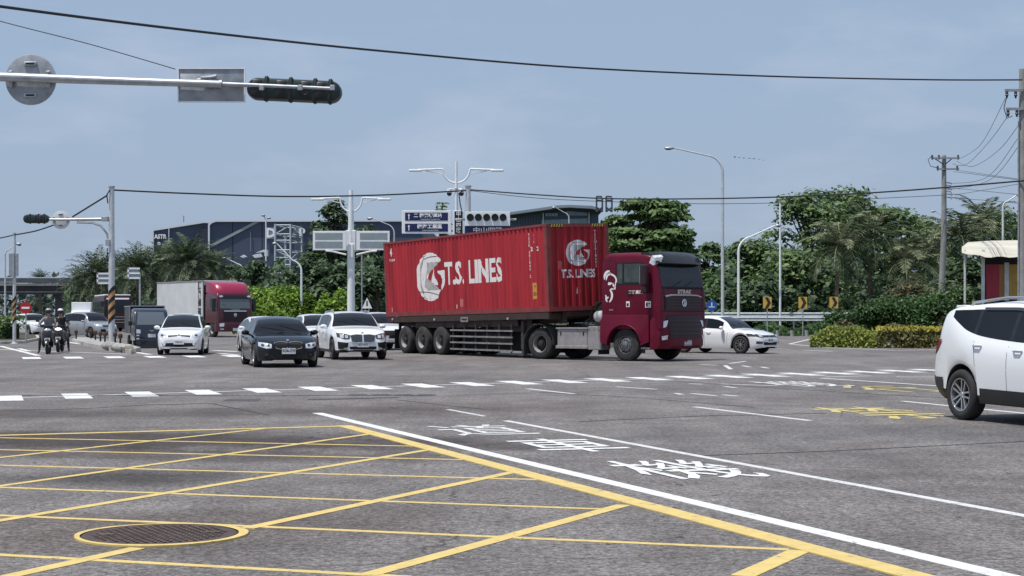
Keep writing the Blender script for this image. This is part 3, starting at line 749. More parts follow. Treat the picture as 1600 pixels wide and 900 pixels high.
# --- the three pale cars behind
c = car(dict(sal, name='saloon_car', label='white saloon car mostly hidden behind the black saloon, its left flank showing', cat='car', loc=pos(414, 548, 66.5), a=17, paint=M_pearl))
fpart(c, 'headlight', [(.47, .66), (.82, .72)], [(.47, .56), (.82, .62)], M_lamp, True); fpart(c, 'grille', [(-.4, .68), (.4, .68)], [(-.36, .55), (.36, .55)], M_lampd); plate(c, .45)
c = car(dict(hat_, name='hatchback_car', label='white car with dark almond headlamps half hidden by the white crossover', cat='car', loc=pos(494, 545, 72), a=16, paint=M_pearl))
fpart(c, 'headlight', [(.40, .74), (.60, .82), (.78, .86)], [(.40, .63), (.60, .63), (.78, .72)], M_lampd, True, off=.010); fpart(c, 'lower_intake', [(-.6, .46), (.6, .46)], [(-.54, .31), (.54, .31)], M_under)
fpart(c, 'grille', [(-.34, .72), (.34, .72)], [(-.3, .65), (.3, .65)], M_lampd); plate(c, .47)
c = car(dict(suv, name='crossover_car', label='pale car squeezed between the white crossover and the trailer wheels', cat='car', loc=pos(592, 545, 71.5), a=18, paint=M_silver if False else M_pearl, rimmat=M_alloyd))
fpart(c, 'headlight', [(.40, .84), (.80, .88)], [(.42, .73), (.80, .77)], M_lamp, True); fpart(c, 'grille', [(-.36, .82), (.36, .82)], [(-.3, .62), (.3, .62)], M_under)
fpart(c, 'side_intake', [(.5, .56), (.8, .58)], [(.5, .40), (.78, .40)], M_under, True); plate(c, .5)

# --- silver people carrier and white car on the far left
mpv = dict(L=4.58, W=1.77, wb=2.72, fo=.84, r=.325, ws=(1.08, 1.90), rw=(4.46, 4.10), tw=.2, tumble=.34,
           top=TOP(4.58, 1.70, .60, .90, 1.08, 1.08, 1.90, 2.6, 4.10, 1.63, 4.46, 1.10, .85), belt=[(0, .55), (.08, .66), (.3, .84), (1.08, .98), (2.4, 1.02), (4.0, 1.05), (4.45, 1.0), (4.58, .82)],
           plan=PLAN(4.58, .68, .86), win=[(1.58, 2.40), (2.48, 3.30), (3.38, 4.12)], seams=[(1.4, .34, 1.36, .98), (2.44, .3, 2.44, 1.02), (3.34, .3, 3.34, 1.02)], handles=[(2.28, .9), (3.2, .92)])
c = car(dict(mpv, name='people_carrier', label='silver people carrier turning beyond the median, near the striped signal pole', cat='van', loc=(-28.1, 110.5, 0), a=47, paint=M_silver))
fpart(c, 'headlight', [(.42, .84), (.80, .88)], [(.42, .72), (.80, .74)], M_lamp, True); fpart(c, 'grille', [(-.40, .82), (.40, .82)], [(-.36, .70), (.36, .70)], M_lampd); fpart(c, 'lower_intake', [(-.6, .55), (.6, .55)], [(-.55, .38), (.55, .38)], M_under); plate(c, .5)
c = car(dict(suv, name='crossover_car', label='white car waiting behind the two motor scooters, under the bridge', cat='car', loc=(-34.0, 118, 0), a=38, paint=M_white))
fpart(c, 'headlight', [(.42, .84), (.80, .88)], [(.42, .74), (.80, .76)], M_lamp, True); fpart(c, 'grille', [(-.36, .82), (.36, .82)], [(-.3, .62), (.3, .62)], M_under)

# --- the near white sport utility car on the right, only its tail half in the picture
sp = dict(L=4.41, W=1.86, wb=2.64, fo=.90, r=.352, ws=(1.20, 2.0), rw=(4.16, 3.90), tw=.235, tumble=.40, gap=.065, track=.995,
          top=[(0, .62), (.03, .74), (.1, .88), (.24, .96), (.7, 1.05), (1.2, 1.13), (1.6, 1.42), (2.0, 1.60), (2.7, 1.665), (3.4, 1.64), (3.90, 1.575), (4.08, 1.46), (4.20, 1.24), (4.29, 1.06), (4.36, .92), (4.41, .70)],
          belt=[(0, .55), (.08, .68), (.3, .86), (1.2, 1.0), (2.4, 1.05), (3.1, 1.12), (3.45, 1.21), (3.70, 1.35), (3.86, 1.44), (4.02, 1.40), (4.2, 1.12), (4.30, .98), (4.41, .66)],
          plan=PLAN(4.41, .66, .80), bot=[(0, .30), (.3, .24), (3.9, .26), (4.2, .34), (4.41, .46)],
          win=[(1.66, 2.40), (2.47, 3.23), (3.29, 3.80)], seams=[(1.46, .42, 1.42, 1.0), (2.435, .40, 2.435, 1.04), (3.16, .76, 3.22, 1.10)], handles=[(2.20, .975), (3.12, 1.03)], handlemat=M_chrome, cladding=True)
IX = Vector((7.50, 22.12, 0))
c = car(dict(sp, name='sport_utility_car', label='white sport utility car with tinted windows leaving the picture, close to the camera', cat='car', loc=IX, a=18, paint=M_white, rim='twin', spokes=5, pillar=M_black))
L_ = c['L']
for view, sd in (('right', -1), ('left', 1)):
    mb = MB(); patch(mb, c['bvh'], view, [(L_ / 2 - 4.03, 1.12), (L_ / 2 - 4.16, 1.11), (L_ / 2 - 4.34, 1.0)], [(L_ / 2 - 4.05, 1.08), (L_ / 2 - 4.20, .95), (L_ / 2 - 4.345, .89)], 9, 5, .012); mb.build('tail_lamp', M_tail, c['root'])
    # sill and bumper cladding
    mb = MB()
    patch(mb, c['bvh'], view, [(L_ / 2 - 1.38, .44), (L_ / 2 - 3.06, .46)], [(L_ / 2 - 1.38, .27), (L_ / 2 - 3.06, .27)], 14, 3, .010)
    GC = mat('grey_cladding', (.018, .018, .020), .6, var=.2); mb.build('sill_cladding', GC, c['root']); mb = MB()
    patch(mb, c['bvh'], view, [(L_ / 2 - 4.02, .58), (L_ / 2 - 4.405, .58)], [(L_ / 2 - 4.02, .36), (L_ / 2 - 4.40, .46)], 8, 4, .010)
    mb.build('bumper_cladding', GC, c['root'])
    mb = MB(); patch(mb, c['bvh'], view, [(L_ / 2 - 1.72, 1.435), (L_ / 2 - 2.42, 1.555), (L_ / 2 - 3.2, 1.56)], [(L_ / 2 - 1.72, 1.395), (L_ / 2 - 2.42, 1.515), (L_ / 2 - 3.2, 1.52)], 14, 3, .020); mb.build('rain_visor', M_lampd, c['root'])
    mb = MB(); mb.tube([(.45, sd * .62, 1.62), (.35, sd * .63, 1.685), (-.6, sd * .64, 1.69), (-1.45, sd * .60, 1.63), (-1.55, sd * .58, 1.58)], .020, 8); mb.build('roof_rail', M_silver, c['root'])
mb = MB(); mb.cbox((-1.78, 0, 1.575), (.34, 1.16, .045), .02); mb.build('roof_spoiler', M_white, c['root'])
fpart(c, 'rear_bumper', [(-.80, .60), (.80, .60)], [(-.76, .46), (.76, .46)], M_black, view='rear', off=.01); plate(c, .86, rear=True)
mb = MB(); mb.tube([(-1.95, -.5, .30), (-2.14, -.5, .30)], .035, 8); mb.build('exhaust_pipe', M_chrome, c['root'])
# ================================================================== HEAVY VEHICLES
def A2Z(a): return R(a - 90)
M_crim = mat('lorry_crimson', (.115, .004, .021), .42, 0, coat=.12, spec=.2, var=.16, scale=1.2, bump=.02)
M_contred = mat('container_red', (.44, .034, .045), .6, 0, col2=(.29, .024, .032), thr=(.36, .60), scale=1.5, stretch=(1.3, 1.0, .16), bump=.04, bscale=9, spec=.18)
M_contfr = mat('container_red_weathered', (.40, .030, .040), .65, 0, spec=.18, col2=(.23, .020, .022), scale=2.2, stretch=(1, 1.2, .16), thr=(.38, .58), bump=.05)
M_rail = mat('container_rail', (.26, .040, .040), .6, 0, col2=(.13, .035, .03), scale=3, thr=(.3, .6))
M_letter = mat('container_lettering', (.80, .77, .75), .5, 0, col2=(.58, .40, .38), thr=(.28, .42), scale=5, stretch=(1, 1, .5))
M_chassis = mat('chassis_paint', (.030, .020, .018), .7, 0, col2=(.055, .030, .024), scale=3, thr=(.4, .65))
M_bar = mat('guard_bar', (.33, .31, .30), .5, .5, var=.3, scale=5)
M_alu = mat('dusty_aluminium', (.34, .31, .31), .55, .35, var=.22, scale=2.4, bump=.05)
M_grim = mat('grimy_grey', (.05, .047, .045), .75, var=.4, scale=4)
M_hub = mat('hub_steel', (.20, .20, .21), .5, .6, var=.3, scale=8)
M_hubdark = mat('wheel_disc', (.035, .033, .032), .7, .2, var=.4, scale=7)
M_hublip = mat('wheel_rim_grey', (.34, .33, .33), .6, .2, var=.3, scale=6)

def truck_wheel(root, x, y, side, dual=False, front=False, r=.52, w=.30):
    M = T(x, y, r) @ Matrix.Rotation(R(-90) * side, 4, 'X'); mb = MB(); h = w / 2
    def tyre(h0):
        mb.lathe([(r * .56, h0 + h * .80), (r * .60, h0 + h * .98), (r * .80, h0 + h), (r * .94, h0 + h * .90), (r * .985, h0 + h * .74), (r, h0 + h * .5), (r * 1.0, h0 + .02), (r * .98, h0 + .012), (r * .98, h0 - .012), (r, h0 - .02), (r, h0 - h * .5), (r * .985, h0 - h * .74), (r * .93, h0 - h * .92), (r * .78, h0 - h), (r * .56, h0 - h * .8)], M, 36)
    tyre(0)
    if dual: tyre(-w * 1.08)
    o = mb.build('wheel', M_truckrub, root, angle=50)
    mb = MB()
    if front:
        mb.lathe([(r * .57, h * .80), (r * .55, h * .92), (r * .52, h * .88), (r * .49, h * .55), (r * .44, h * .62), (r * .40, h * .9), (r * .20, h * 1.0), (r * .20, h * 1.25), (r * .14, h * 1.35), (0, h * 1.35)], M, 28)
        for k in range(10):
            a = k * math.pi / 5; mb.lathe([(.022, 0), (.022, .05), (0, .055)], M @ T(r * .31 * math.cos(a), r * .31 * math.sin(a), h * .95), 6)
            a += math.pi / 10; mb.disc(.042, M @ T(r * .44 * math.cos(a), r * .44 * math.sin(a), h * .72), 10, mi=1)
        mb.build('rim', [M_hub, M_under], o)
    else:
        mb.lathe([(r * .575, h * .80), (r * .565, h * .90), (r * .54, h * .84), (r * .50, -h * .2)], M, 32); mb.build('rim', M_hublip, o)
        mb = MB(); mb.lathe([(r * .50, -h * .2), (r * .46, -h * .55), (r * .30, -h * .55), (r * .27, h * .2), (r * .20, h * .35), (r * .20, h * .75), (r * .12, h * .85), (0, h * .85)], M, 28); mb.build('hub', M_hubdark, o)
    return o

# ------------------------------------------------------------ 40-foot high cube container
CA = 30.3; SIDE0 = Vector((1.22, 54.6, 0))
hdg = Vector((math.sin(R(CA)), -math.cos(R(CA)), 0)); lft = Vector((math.cos(R(CA)), math.sin(R(CA)), 0))
CL, CW, CHH = 12.19, 2.438, 2.896
FRONT = SIDE0 + lft * (CW / 2)                 # middle of the container's front end, on the ground
ctr = FRONT - hdg * (CL / 2)
ROLL, PITCH = R(2.0), R(-.80)
box = thing('shipping_container', 'red corrugated forty-foot shipping container with white lettering, riding on the lorry trailer', 'container', (ctr.x, ctr.y, 1.53))
box.rotation_euler = (ROLL, PITCH, A2Z(CA))
mb = MB(); hx, hy = CL / 2, CW / 2; po = .16
for sx in (1, -1):
    for sy in (1, -1): mb.box((sx * (hx - po / 2), sy * (hy - po / 2), CHH / 2), (po, po, CHH - .236))
for sy in (1, -1):
    mb.box((0, sy * (hy - .035), CHH - .04), (CL - 2 * po, .07, .075)); mb.box((0, sy * (hy - .035), .085), (CL - 2 * po, .07, .165))
for sx in (1, -1):
    mb.box((sx * (hx - .06), 0, CHH - .06), (.12, CW - 2 * po, .115)); mb.box((sx * (hx - .06), 0, .08), (.12, CW - 2 * po, .15))
mb.build('frame', M_rail, box, smooth=False)
for sx in (1, -1):
    for sy in (1, -1):
        for z in (.059, CHH - .059):
            mb = MB(); mb.cbox((sx * (hx - .089 + .004), sy * (hy - .081 + .004), z), (.178, .162, .118), .008); mb.build('corner_casting', M_rail, box)
def corr(cyc, fl, sl_, dep, length):
    """breakpoints (position, depth) of the pressed profile"""
    out = []; n = int(length / cyc); st = (length - n * cyc) / 2; x = st; out.append((0, 0))
    for i in range(n):
        out += [(x, 0), (x + fl, 0), (x + fl + sl_, dep), (x + fl + sl_ + (cyc - fl - 2 * sl_), dep), (x + cyc - .0001, 0)]; x += cyc
    out.append((length, 0)); res = [out[0]]
    for q in out[1:]:
        if q[0] - res[-1][0] > .0005: res.append(q)
    return res
def depth_f(br):
    def f(x):
        for (a, da), (b, db) in zip(br, br[1:]):
            if a <= x <= b: return -(da + (db - da) * (x - a) / (b - a))
        return 0
    return f
sl_len = CL - 2 * po; z0, z1 = .165, CHH - .078
SB = corr(.278, .085, .060, .036, sl_len)
for sy in (1, -1):
    mb = MB(); vs = []; fs = []
    for x, d in SB:
        y = sy * (hy - .012 - d); X = -sl_len / 2 + x
        vs += [(X, y, z0), (X, y, z1)]
    for i in range(len(SB) - 1): fs.append((2 * i, 2 * i + 2, 2 * i + 3, 2 * i + 1))
    mb.add(vs, fs); mb.build('side_panel', M_contred, box, smooth=False)
fr_len = CW - 2 * po; FB = corr(.262, .105, .042, .050, fr_len)
mb = MB(); vs = []; fs = []
for y, d in FB: vs += [(hx - .012 - d, -fr_len / 2 + y, .155), (hx - .012 - d, -fr_len / 2 + y, CHH - .118)]
for i in range(len(FB) - 1): fs.append((2 * i, 2 * i + 2, 2 * i + 3, 2 * i + 1))
mb.add(vs, fs); mb.build('front_panel', M_contfr, box, smooth=False)
mb = MB(); mb.add([(-hx + .1, -hy + .06, CHH - .02), (hx - .1, -hy + .06, CHH - .02), (hx - .1, hy - .06, CHH - .02), (-hx + .1, hy - .06, CHH - .02)], [(0, 1, 2, 3)]); mb.build('roof_panel', M_rail, box, smooth=False)
mb = MB(); mb.box((0, 0, .10), (CL - .3, CW - .2, .06)); mb.build('floor_panel', M_under, box)
for sy in (1, -1):
    mb = MB(); mb.box((-hx + .03, sy * .58, CHH / 2), (.05, 1.12, CHH - .3)); d = mb.build('door', M_contred, box)
    for q in (.3, .8):
        mb = MB(); mb.tube([(-hx - .01, sy * q, .2), (-hx - .01, sy * q, CHH - .2)], .017, 6); mb.build('lock_rod', M_steel, d)
# white markings on the side seen (local -y) : x runs forward, so letters read left to right from rear to front
MS = frame(Vector((-sl_len / 2, -hy + .012, 0)), (1, 0, 0), (0, 0, 1)) @ T(0, 0, .004)
cutS = [x for x, _ in SB]; dS = depth_f(SB)
def shift(cuts, dep, x0): return [c - x0 for c in cuts], (lambda x: dep(x + x0))
def side_text(name, txt, x, z, size, bold=.0, sx=1.0, sy=1.0, vertical=False, m=None):
    mb = MB(); cuts, dp = shift(cutS, dS, x)
    text_mb(txt, size, mb, MS @ T(x, z, 0) @ Matrix.Diagonal((1, sy, 1, 1)), bold=bold, sx=sx, cut=cuts, depth=dp); mb.build(name, m or M_letter, box, smooth=False)
Y0 = CHH
def pxs(px, py):
    """where on the container's side a photo pixel falls: (distance from rear, height)"""
    t = (SIDE0.x * F - (px - 800) * SIDE0.y) / ((px - 800) * .863 + .5045 * F); Yd = SIDE0.y + .863 * t
    return CL - po - t, CH + (YH - py) / F * Yd - 1.53
LET = [('T.', 702, 724), ('S', 732, 744), ]
cxl, czl = pxs(739.5, 425)
# word mark
x0, _ = pxs(697, 430); x1, _ = pxs(786, 425)
mb = MB(); xm = (x0 + x1) / 2; cuts, dp = shift(cutS, dS, xm)
tmp = MB(); text_mb('T.S. LINES', 1.0, tmp, Matrix.Identity(4), bold=.012); wx = max(v[0] for v in tmp.v) - min(v[0] for v in tmp.v)
text_mb('T.S. LINES', 1.0, mb, MS @ T(xm, 1.46, 0) @ Matrix.Diagonal((1, 1.12, 1, 1)), bold=.030, sx=(x1 - x0) / wx, cut=cuts, depth=dp)
mb.build('word_mark', M_letter, box, smooth=False)
def globe(cx, cz, r, M, cuts, dep, name, mrim, sx=1.0):
    """white globe with the slanted TS cut out of it"""
    def arc(a0, a1, n=20, k=1.0): return [(k * math.cos(R(a0 + (a1 - a0) * i / n)), k * math.sin(R(a0 + (a1 - a0) * i / n))) for i in range(n + 1)]
    polys = [arc(42, 180, 22) + [(-1, 0), (-.35, .0), (-.30, .20), (-.20, .36), (-.24, .60), (.70, .60)],
             arc(180, 303, 22) + [(.60, -.72), (.68, -.56), (-.22, -.56), (-.30, .0)],
             [(-.33, .0), (-.02, .30), (.0, .35), (-.04, .32), (-.20, -.56), (-.32, -.56)][:0] or [(-.32, .02), (-.06, .32), (-.12, .0), (-.22, -.56), (-.40, -.40)],
             [(.22, .33), (.30, .05), (.50, -.30), (.50, -.36), (.06, -.36), (.16, .10)],
             [(.47, .22), (1.0, .24)] + arc(10, -35, 8)[1:] + [(.70, -.48), (.84, -.30), (.86, -.12), (.72, .02)]]
    mb = MB()
    cu = [(c - cx) for c in cuts]
    for p in polys:
        if len(p) < 3: continue
        poly_cut([(u * r * sx, v * r) for u, v in p], mb, M @ T(cx, cz, 0), cu, lambda x: dep(x + cx))
    mb.build(name, M_letter, box, smooth=False)
    mb = MB()
    for (rx_, ry_, a0, a1, off) in ((.62, .95, 100, 255, -.18), (.80, .99, 118, 240, -.10)):
        pl = [(off + rx_ * math.cos(R(a0 + (a1 - a0) * i / 16)) * .78, ry_ * math.sin(R(a0 + (a1 - a0) * i / 16))) for i in range(17)]
        w = .022
        poly_cut([(u * r * sx, v * r) for u, v in pl] + [((u + w) * r * sx, v * r) for u, v in reversed(pl)], mb, M @ T(cx, cz, .003), cu, lambda x: dep(x + cx))
    for (x0_, y0_, x1_, y1_) in ((-.55, .70, .50, .80), (-.75, -.62, .62, -.80)):
        pl = [(x0_ + (x1_ - x0_) * i / 10, y0_ + (y1_ - y0_) * i / 10 + .05 * math.sin(math.pi * i / 10)) for i in range(11)]
        poly_cut([(u * r * sx, v * r) for u, v in pl] + [(u * r * sx, (v + .03) * r) for u, v in reversed(pl)], mb, M @ T(cx, cz, .003), cu, lambda x: dep(x + cx))
    mb.build(name + '_line', mrim, box, smooth=False)
gx, gz = pxs(674, 429.5); gl_, _ = pxs(652, 430); gr_, _ = pxs(696, 430)
globe((gl_ + gr_) / 2, gz, .90, MS, cutS, dS, 'globe_logo', mat('logo_line_red', (.10, .02, .025), .6), sx=(gr_ - gl_) / 2 / .90)
# registration, size code, placards
for px, top_, txt in ((829, 366, 'TSSU 501849 2'), (837, 366, '45G1')):
    x, zt = pxs(px, top_)
    for i, ch in enumerate(txt):
        if ch != ' ': side_text('registration_mark', ch, x, zt - .06 - i * .115, .13, .004)
x, z = pxs(613, 397); side_text('registration_mark', 'TSSU 501849', x + .1, z - .13, .12, .003, .8); side_text('registration_mark', '4', x + .05, z + .16, .42, .01, .6)
x, z = pxs(836, 440)
for i, ch in enumerate('22'): side_text('registration_mark', ch, x - .1 + i * .35, z + 1.05, .19, .006)
x, z = pxs(836.5, 456)
mb = MB(); cuts, dp = shift(cutS, dS, x); poly_cut([(-.13, -.27), (.13, -.27), (.13, .27), (-.13, .27)], mb, MS @ T(x, z, 0), cuts, dp); st = mb.build('height_placard', mat('placard_orange', (.62, .30, .05), .5), box, smooth=False)
for q, (ch, dz) in enumerate((("9'6", .13), ('2.9m', -.10))):
    mb = MB(); cuts, dp = shift(cutS, dS, x); text_mb(ch, .15, mb, MS @ T(x, z + dz, .003), sx=.75, cut=cuts, depth=dp, bold=.004); mb.build('placard_text', M_ink, st, smooth=False)
for px, py, w, h in ((721, 471.5, .17, .28), (714, 477, .06, .15), (612.5, 480, .07, .2)):
    x, z = pxs(px, py); mb = MB(); cuts, dp = shift(cutS, dS, x); poly_cut([(-w / 2, -h / 2), (w / 2, -h / 2), (w / 2, h / 2), (-w / 2, h / 2)], mb, MS @ T(x, z, 0), cuts, dp)
    mb.build('sticker', mat('sticker_faded', (.50, .16, .16), .6) if w > .1 else M_letter, box, smooth=False)
# front end: globe, words, plate, hazard strip
MF = frame(Vector((hx - .012, -fr_len / 2, 0)), (0, 1, 0), (0, 0, 1)) @ T(0, 0, .004); cutF = [y for y, _ in FB]; dF = depth_f(FB)
globe(1.06, 1.92, .43, MF, cutF, dF, 'globe_logo', MATS['logo_line_red'], sx=1.12)
mb = MB(); cuts, dp = shift(cutF, dF, 1.05); text_mb('T.S. LINES', .34, mb, MF @ T(1.05, 1.22, 0) @ Matrix.Diagonal((1, 1.1, 1, 1)), bold=.012, sx=.92, cut=cuts, depth=dp); mb.build('word_mark', M_letter, box, smooth=False)
for i, ch in enumerate('TSSU5018492'):
    mb = MB(); cuts, dp = shift(cutF, dF, 1.78); text_mb(ch, .125, mb, MF @ T(1.78, 2.62 - i * .115, 0), bold=.004, cut=cuts, depth=dp); mb.build('registration_mark', M_letter, box, smooth=False)
mb = MB(); cuts, dp = shift(cutF, dF, .36); poly_cut([(-.09, -.14), (.09, -.14), (.09, .14), (-.09, .14)], mb, MF @ T(.36, 1.52, 0), cuts, dp); mb.build('data_plate', mat('plate_faded', (.42, .10, .10), .6), box, smooth=False)
mb = MB(); cuts, dp = shift(cutF, dF, 1.0); poly_cut([(-.05, -.10), (.05, -.10), (.06, .0), (.0, .14), (-.05, .02)], mb, MF @ T(1.02, .66, 0), cuts, dp); mb.build('sticker', M_letter, box, smooth=False)
for y0 in (-hy + .17, hy - .17 - .5):
    mb = MB()
    for i in range(5): mb.add([(hx + .002, y0 + i * .10, CHH - .11), (hx + .002, y0 + i * .10 + .05, CHH - .11), (hx + .002, y0 + i * .10 + .09, CHH - .01), (hx + .002, y0 + i * .10 + .04, CHH - .01)], [(0, 1, 2, 3)])
    mb.build('hazard_strip', M_yel, box, smooth=False)
    mb = MB(); mb.box((hx + .0, y0 + .22, CHH - .06), (.001, .50, .112)); mb.build('hazard_strip_ground', M_ink, box, smooth=False)

# ------------------------------------------------------------ skeletal trailer below it (local x forward, origin under container centre)
tr = thing('container_trailer', 'dark three-axle skeletal trailer with silver side guards carrying the red container', 'trailer', (ctr.x, ctr.y, 0), A2Z(CA))
def tilt(o): o.rotation_euler = (ROLL, PITCH, 0); o.location = (0, 0, 1.53); return o
mb = MB()
for sy in (1, -1):
    mb.box((0, sy * .55, -.20), (CL - .2, .16, .40)); mb.box((0, sy * (hy - .06), -.12), (CL - .1, .10, .22))
for i in range(9): mb.box((-CL / 2 + .3 + i * (CL - .6) / 8, 0, -.16), (.14, CW - .14, .20))
mb.box((CL / 2 - 1.0, 0, -.10), (1.9, 1.1, .18)); mb.box((0, -hy + .16, -.30), (7.6, .05, .34)); mb.box((3.2, -hy + .3, -.40), (2.6, .05, .5))
tilt(mb.build('chassis_frame', M_chassis, tr))
WX = [CL / 2 - 7.75, CL / 2 - 9.2, CL / 2 - 10.62]
for x in WX:
    for sd in (1, -1): truck_wheel(tr, x, sd * (hy - .16), sd, dual=True)
    mb = MB(); mb.tube([(x, -.9, .52), (x, .9, .52)], .075, 8); mb.box((x, .5, .75), (.5, .1, .12)); mb.box((x, -.5, .75), (.5, .1, .12)); mb.build('axle', M_under, tr)
for sy in (1, -1):
    xa, xb = CL / 2 - 2.45, CL / 2 - 6.95; q = sy * (hy - .05)
    for z in (.24, .48, .70, .92):
        mb = MB(); mb.box(((xa + xb) / 2, q, z), (xa - xb, .035, .055)); mb.build('side_guard_rail', M_bar, tr)
    for i in range(6):
        mb = MB(); mb.box((xb + .15 + (xa - xb - .3) * i / 5, q - sy * .04, .66), (.06, .035, .98)); mb.build('side_guard_post', M_grim, tr)
for sy in (1, -1):
    mb = MB(); mb.box((CL / 2 - 2.05, sy * .95, .78), (.16, .16, .95)); mb.box((CL / 2 - 2.05, sy * .95, .24), (.13, .13, .3)); mb.box((CL / 2 - 2.05, sy * .95, .10), (.34, .28, .05)); mb.build('landing_leg', M_grim, tr)
    mb = MB(); mb.box((WX[2] - .72, sy * .95, .55), (.02, .62, .75)); mb.build('mud_flap', M_black, tr)
mb = MB(); mb.box((-CL / 2 + .15, 0, .62), (.10, 2.3, .14)); mb.box((-CL / 2 + .2, .7, .9), (.08, .1, .6)); mb.box((-CL / 2 + .2, -.7, .9), (.08, .1, .6)); mb.build('rear_bumper', M_grim, tr)
mb = MB(); mb.tube([(.9, -.6, .66), (2.9, -.6, .66)], .24, 14); mb.build('air_tank', M_grim, tr)
mb = MB(); mb.box((1.35, .1, .60), (4.6, 1.5, .76)); mb.build('shade_filler_box', M_under, tr)  # dark box enlarged to block the lit road, standing in for underside shade
for x in (-5.5, -2.0, 3.4):
    mb = MB(); mb.cbox((x, -hy - .01, 1.32 - (.02 if x < 0 else -.02)), (.10, .03, .07), .01); mb.build('side_marker', mat('marker_lens', (.55, .45, .40), .3), tr)
mb = MB(); mb.box((.3, -hy - .004, 1.31), (.55, .01, .18)); mb.build('number_board', M_bar, tr)
mb = MB(); mb.box((.3, -hy - .010, 1.31), (.40, .004, .07)); mb.build('number_board_text', M_ink, tr)

# ------------------------------------------------------------ tractor unit (origin under the front axle)
TA = 49.0
th = Vector((math.sin(R(TA)), -math.cos(R(TA)), 0)); tl = Vector((math.cos(R(TA)), math.sin(R(TA)), 0))
AX = Vector((3.68, 53.0, 0)) + tl * 1.10
tk = thing('lorry_tractor', 'crimson lorry cab with black sun visor pulling the red container', 'lorry', AX, A2Z(TA))
def rrect(x, hw, z0, z1, r, n=4):
    pts = []
    for cy, cz, a0 in ((hw - r, z1 - r, 0), (-hw + r, z1 - r, 90), (-hw + r, z0 + .02, 180), (hw - r, z0 + .02, 270)):
        rr = r if a0 < 180 else .02
        if a0 >= 180: cy = (hw - .02) * (1 if a0 == 270 else -1)
        for i in range(n + 1):
            a = R(a0 + 90 * i / n); pts.append((x, cy + rr * math.cos(a), cz + rr * math.sin(a)))
    return pts
def cab_shell(root, rear, front, zlow, ztop, hw, paint, nose_z, slope=.34, rround=.16, roof_drop=.10):
    """lofted cab; returns BVH in local space"""
    rings = []; xs = []
    H = ztop
    prof = [(rear, H - .25), (rear + .04, H - .12), (rear + .14, H - .03), (rear + .35, H), (front - slope - .75, H), (front - slope - .35, H - .02), (front - slope - .12, H - .06), (front - slope, H - roof_drop - .12)]
    for x, z in prof: rings.append(rrect(x, hw, zlow, z, rround))
    zs = H - roof_drop - .12
    for i in range(1, 9):
        t = i / 8; x = front - slope + slope * (t ** .8) * .86; rings.append(rrect(x, hw - .015 * t, zlow, zs + (nose_z - zs) * t, rround * (1 - .3 * t)))
    for dx, z, w in ((.90, nose_z - .10, .02), (.955, nose_z - .35, .035), (.985, nose_z - .7, .06), (1.0, nose_z - .95, .10)):
        rings.append(rrect(front - slope + slope * dx, hw - w, zlow, z, .08))
    mb = MB(); mb.loft(rings)
    bvh = BVHTree.FromPolygons([Vector(v) for v in mb.v], mb.f)
    o = mb.build('cab_body', paint, root, angle=40)
    return o, bvh
cab, cb = cab_shell(tk, -.92, 1.40, 1.02, 3.45, 1.235, M_crim, 2.32, slope=.30)
def cpart(name, view, A, B, m, parent=None, n=10, mm=5, off=.008, bv=None):
    mb = MB(); patch(mb, bv or cb, view, A, B, n, mm, off); return mb.build(name, m, parent or tk)
# windscreen, visor, grille, badge
cpart('windshield', 'front', [(-1.13, 2.36), (1.13, 2.36)], [(-1.06, 3.07), (1.06, 3.07)], M_glassb, off=.010, n=14, mm=10)
cpart('cowl_panel', 'front', [(-1.14, 2.29), (1.14, 2.29)], [(-1.14, 2.345), (1.14, 2.345)], M_under, off=.006, n=14, mm=3)
cpart('panel_gap', 'front', [(-1.16, 1.575), (1.16, 1.575)], [(-1.16, 1.60), (1.16, 1.60)], M_under, off=.006, n=14, mm=3)
for sgn in (1, -1): cpart('panel_gap', 'front', [(sgn * 1.03, 1.60), (sgn * 1.05, 1.60)], [(sgn * 1.03, 2.28), (sgn * 1.05, 2.28)], M_under, off=.006, n=2, mm=8)
mb = MB()
for i in range(2):
    y = -.5 + i * .62; mb2 = MB(); p0 = cb.ray_cast(Vector((12, y, 2.38)), Vector((-1, 0, 0)))[0]; p1 = cb.ray_cast(Vector((12, y + .5, 2.55)), Vector((-1, 0, 0)))[0]
    mb2.tube([p0 + Vector((.03, 0, 0)), p1 + Vector((.03, 0, 0))], .012, 5); mb2.build('wiper', M_black, tk)
mb = MB(); vs = [(1.05, 3.40, 0), (1.30, 3.22, .0), (1.36, 3.05, 0), (1.28, 3.03, 0), (1.10, 3.18, 0), (.80, 3.36, 0)]
rings = []
for y, dx, dz in ((-1.20, -.14, -.0), (-1.05, -.02, .02), (-.5, .03, .04), (.5, .03, .04), (1.05, -.02, .02), (1.20, -.14, -.0)):
    rings.append([(.62, y, 3.43 + dz * .5), (1.02 + dx, y, 3.44 + dz), (1.24 + dx, y, 3.30 + dz), (1.36 + dx, y, 3.10), (1.30 + dx, y, 3.075), (1.06 + dx, y, 3.20), (.60, y, 3.36)])
mb.loft(rings); mb.build('sun_visor', mat('visor_black', (.018, .020, .021), .35, var=.2), tk)
for sy in (1, -1):
    mb = MB(); mb.loft([[(1.24, sy * 1.00, 3.36), (1.34, sy * 1.02, 3.30), (1.30, sy * 1.08, 3.12), (1.16, sy * 1.10, 3.22)], [(1.05, sy * 1.23, 3.33), (1.16, sy * 1.235, 3.26), (1.12, sy * 1.24, 3.02), (.96, sy * 1.25, 3.10)]]); mb.build('marker_lamp', mat('marker_white', (.6, .62, .64), .25, var=.3, scale=12), tk)
cpart('grille', 'front', [(-.98, 1.62), (.98, 1.62)], [(-1.00, 2.06), (1.00, 2.06)], mat('grille_dark', (.018, .006, .010), .5), off=.012, n=12)
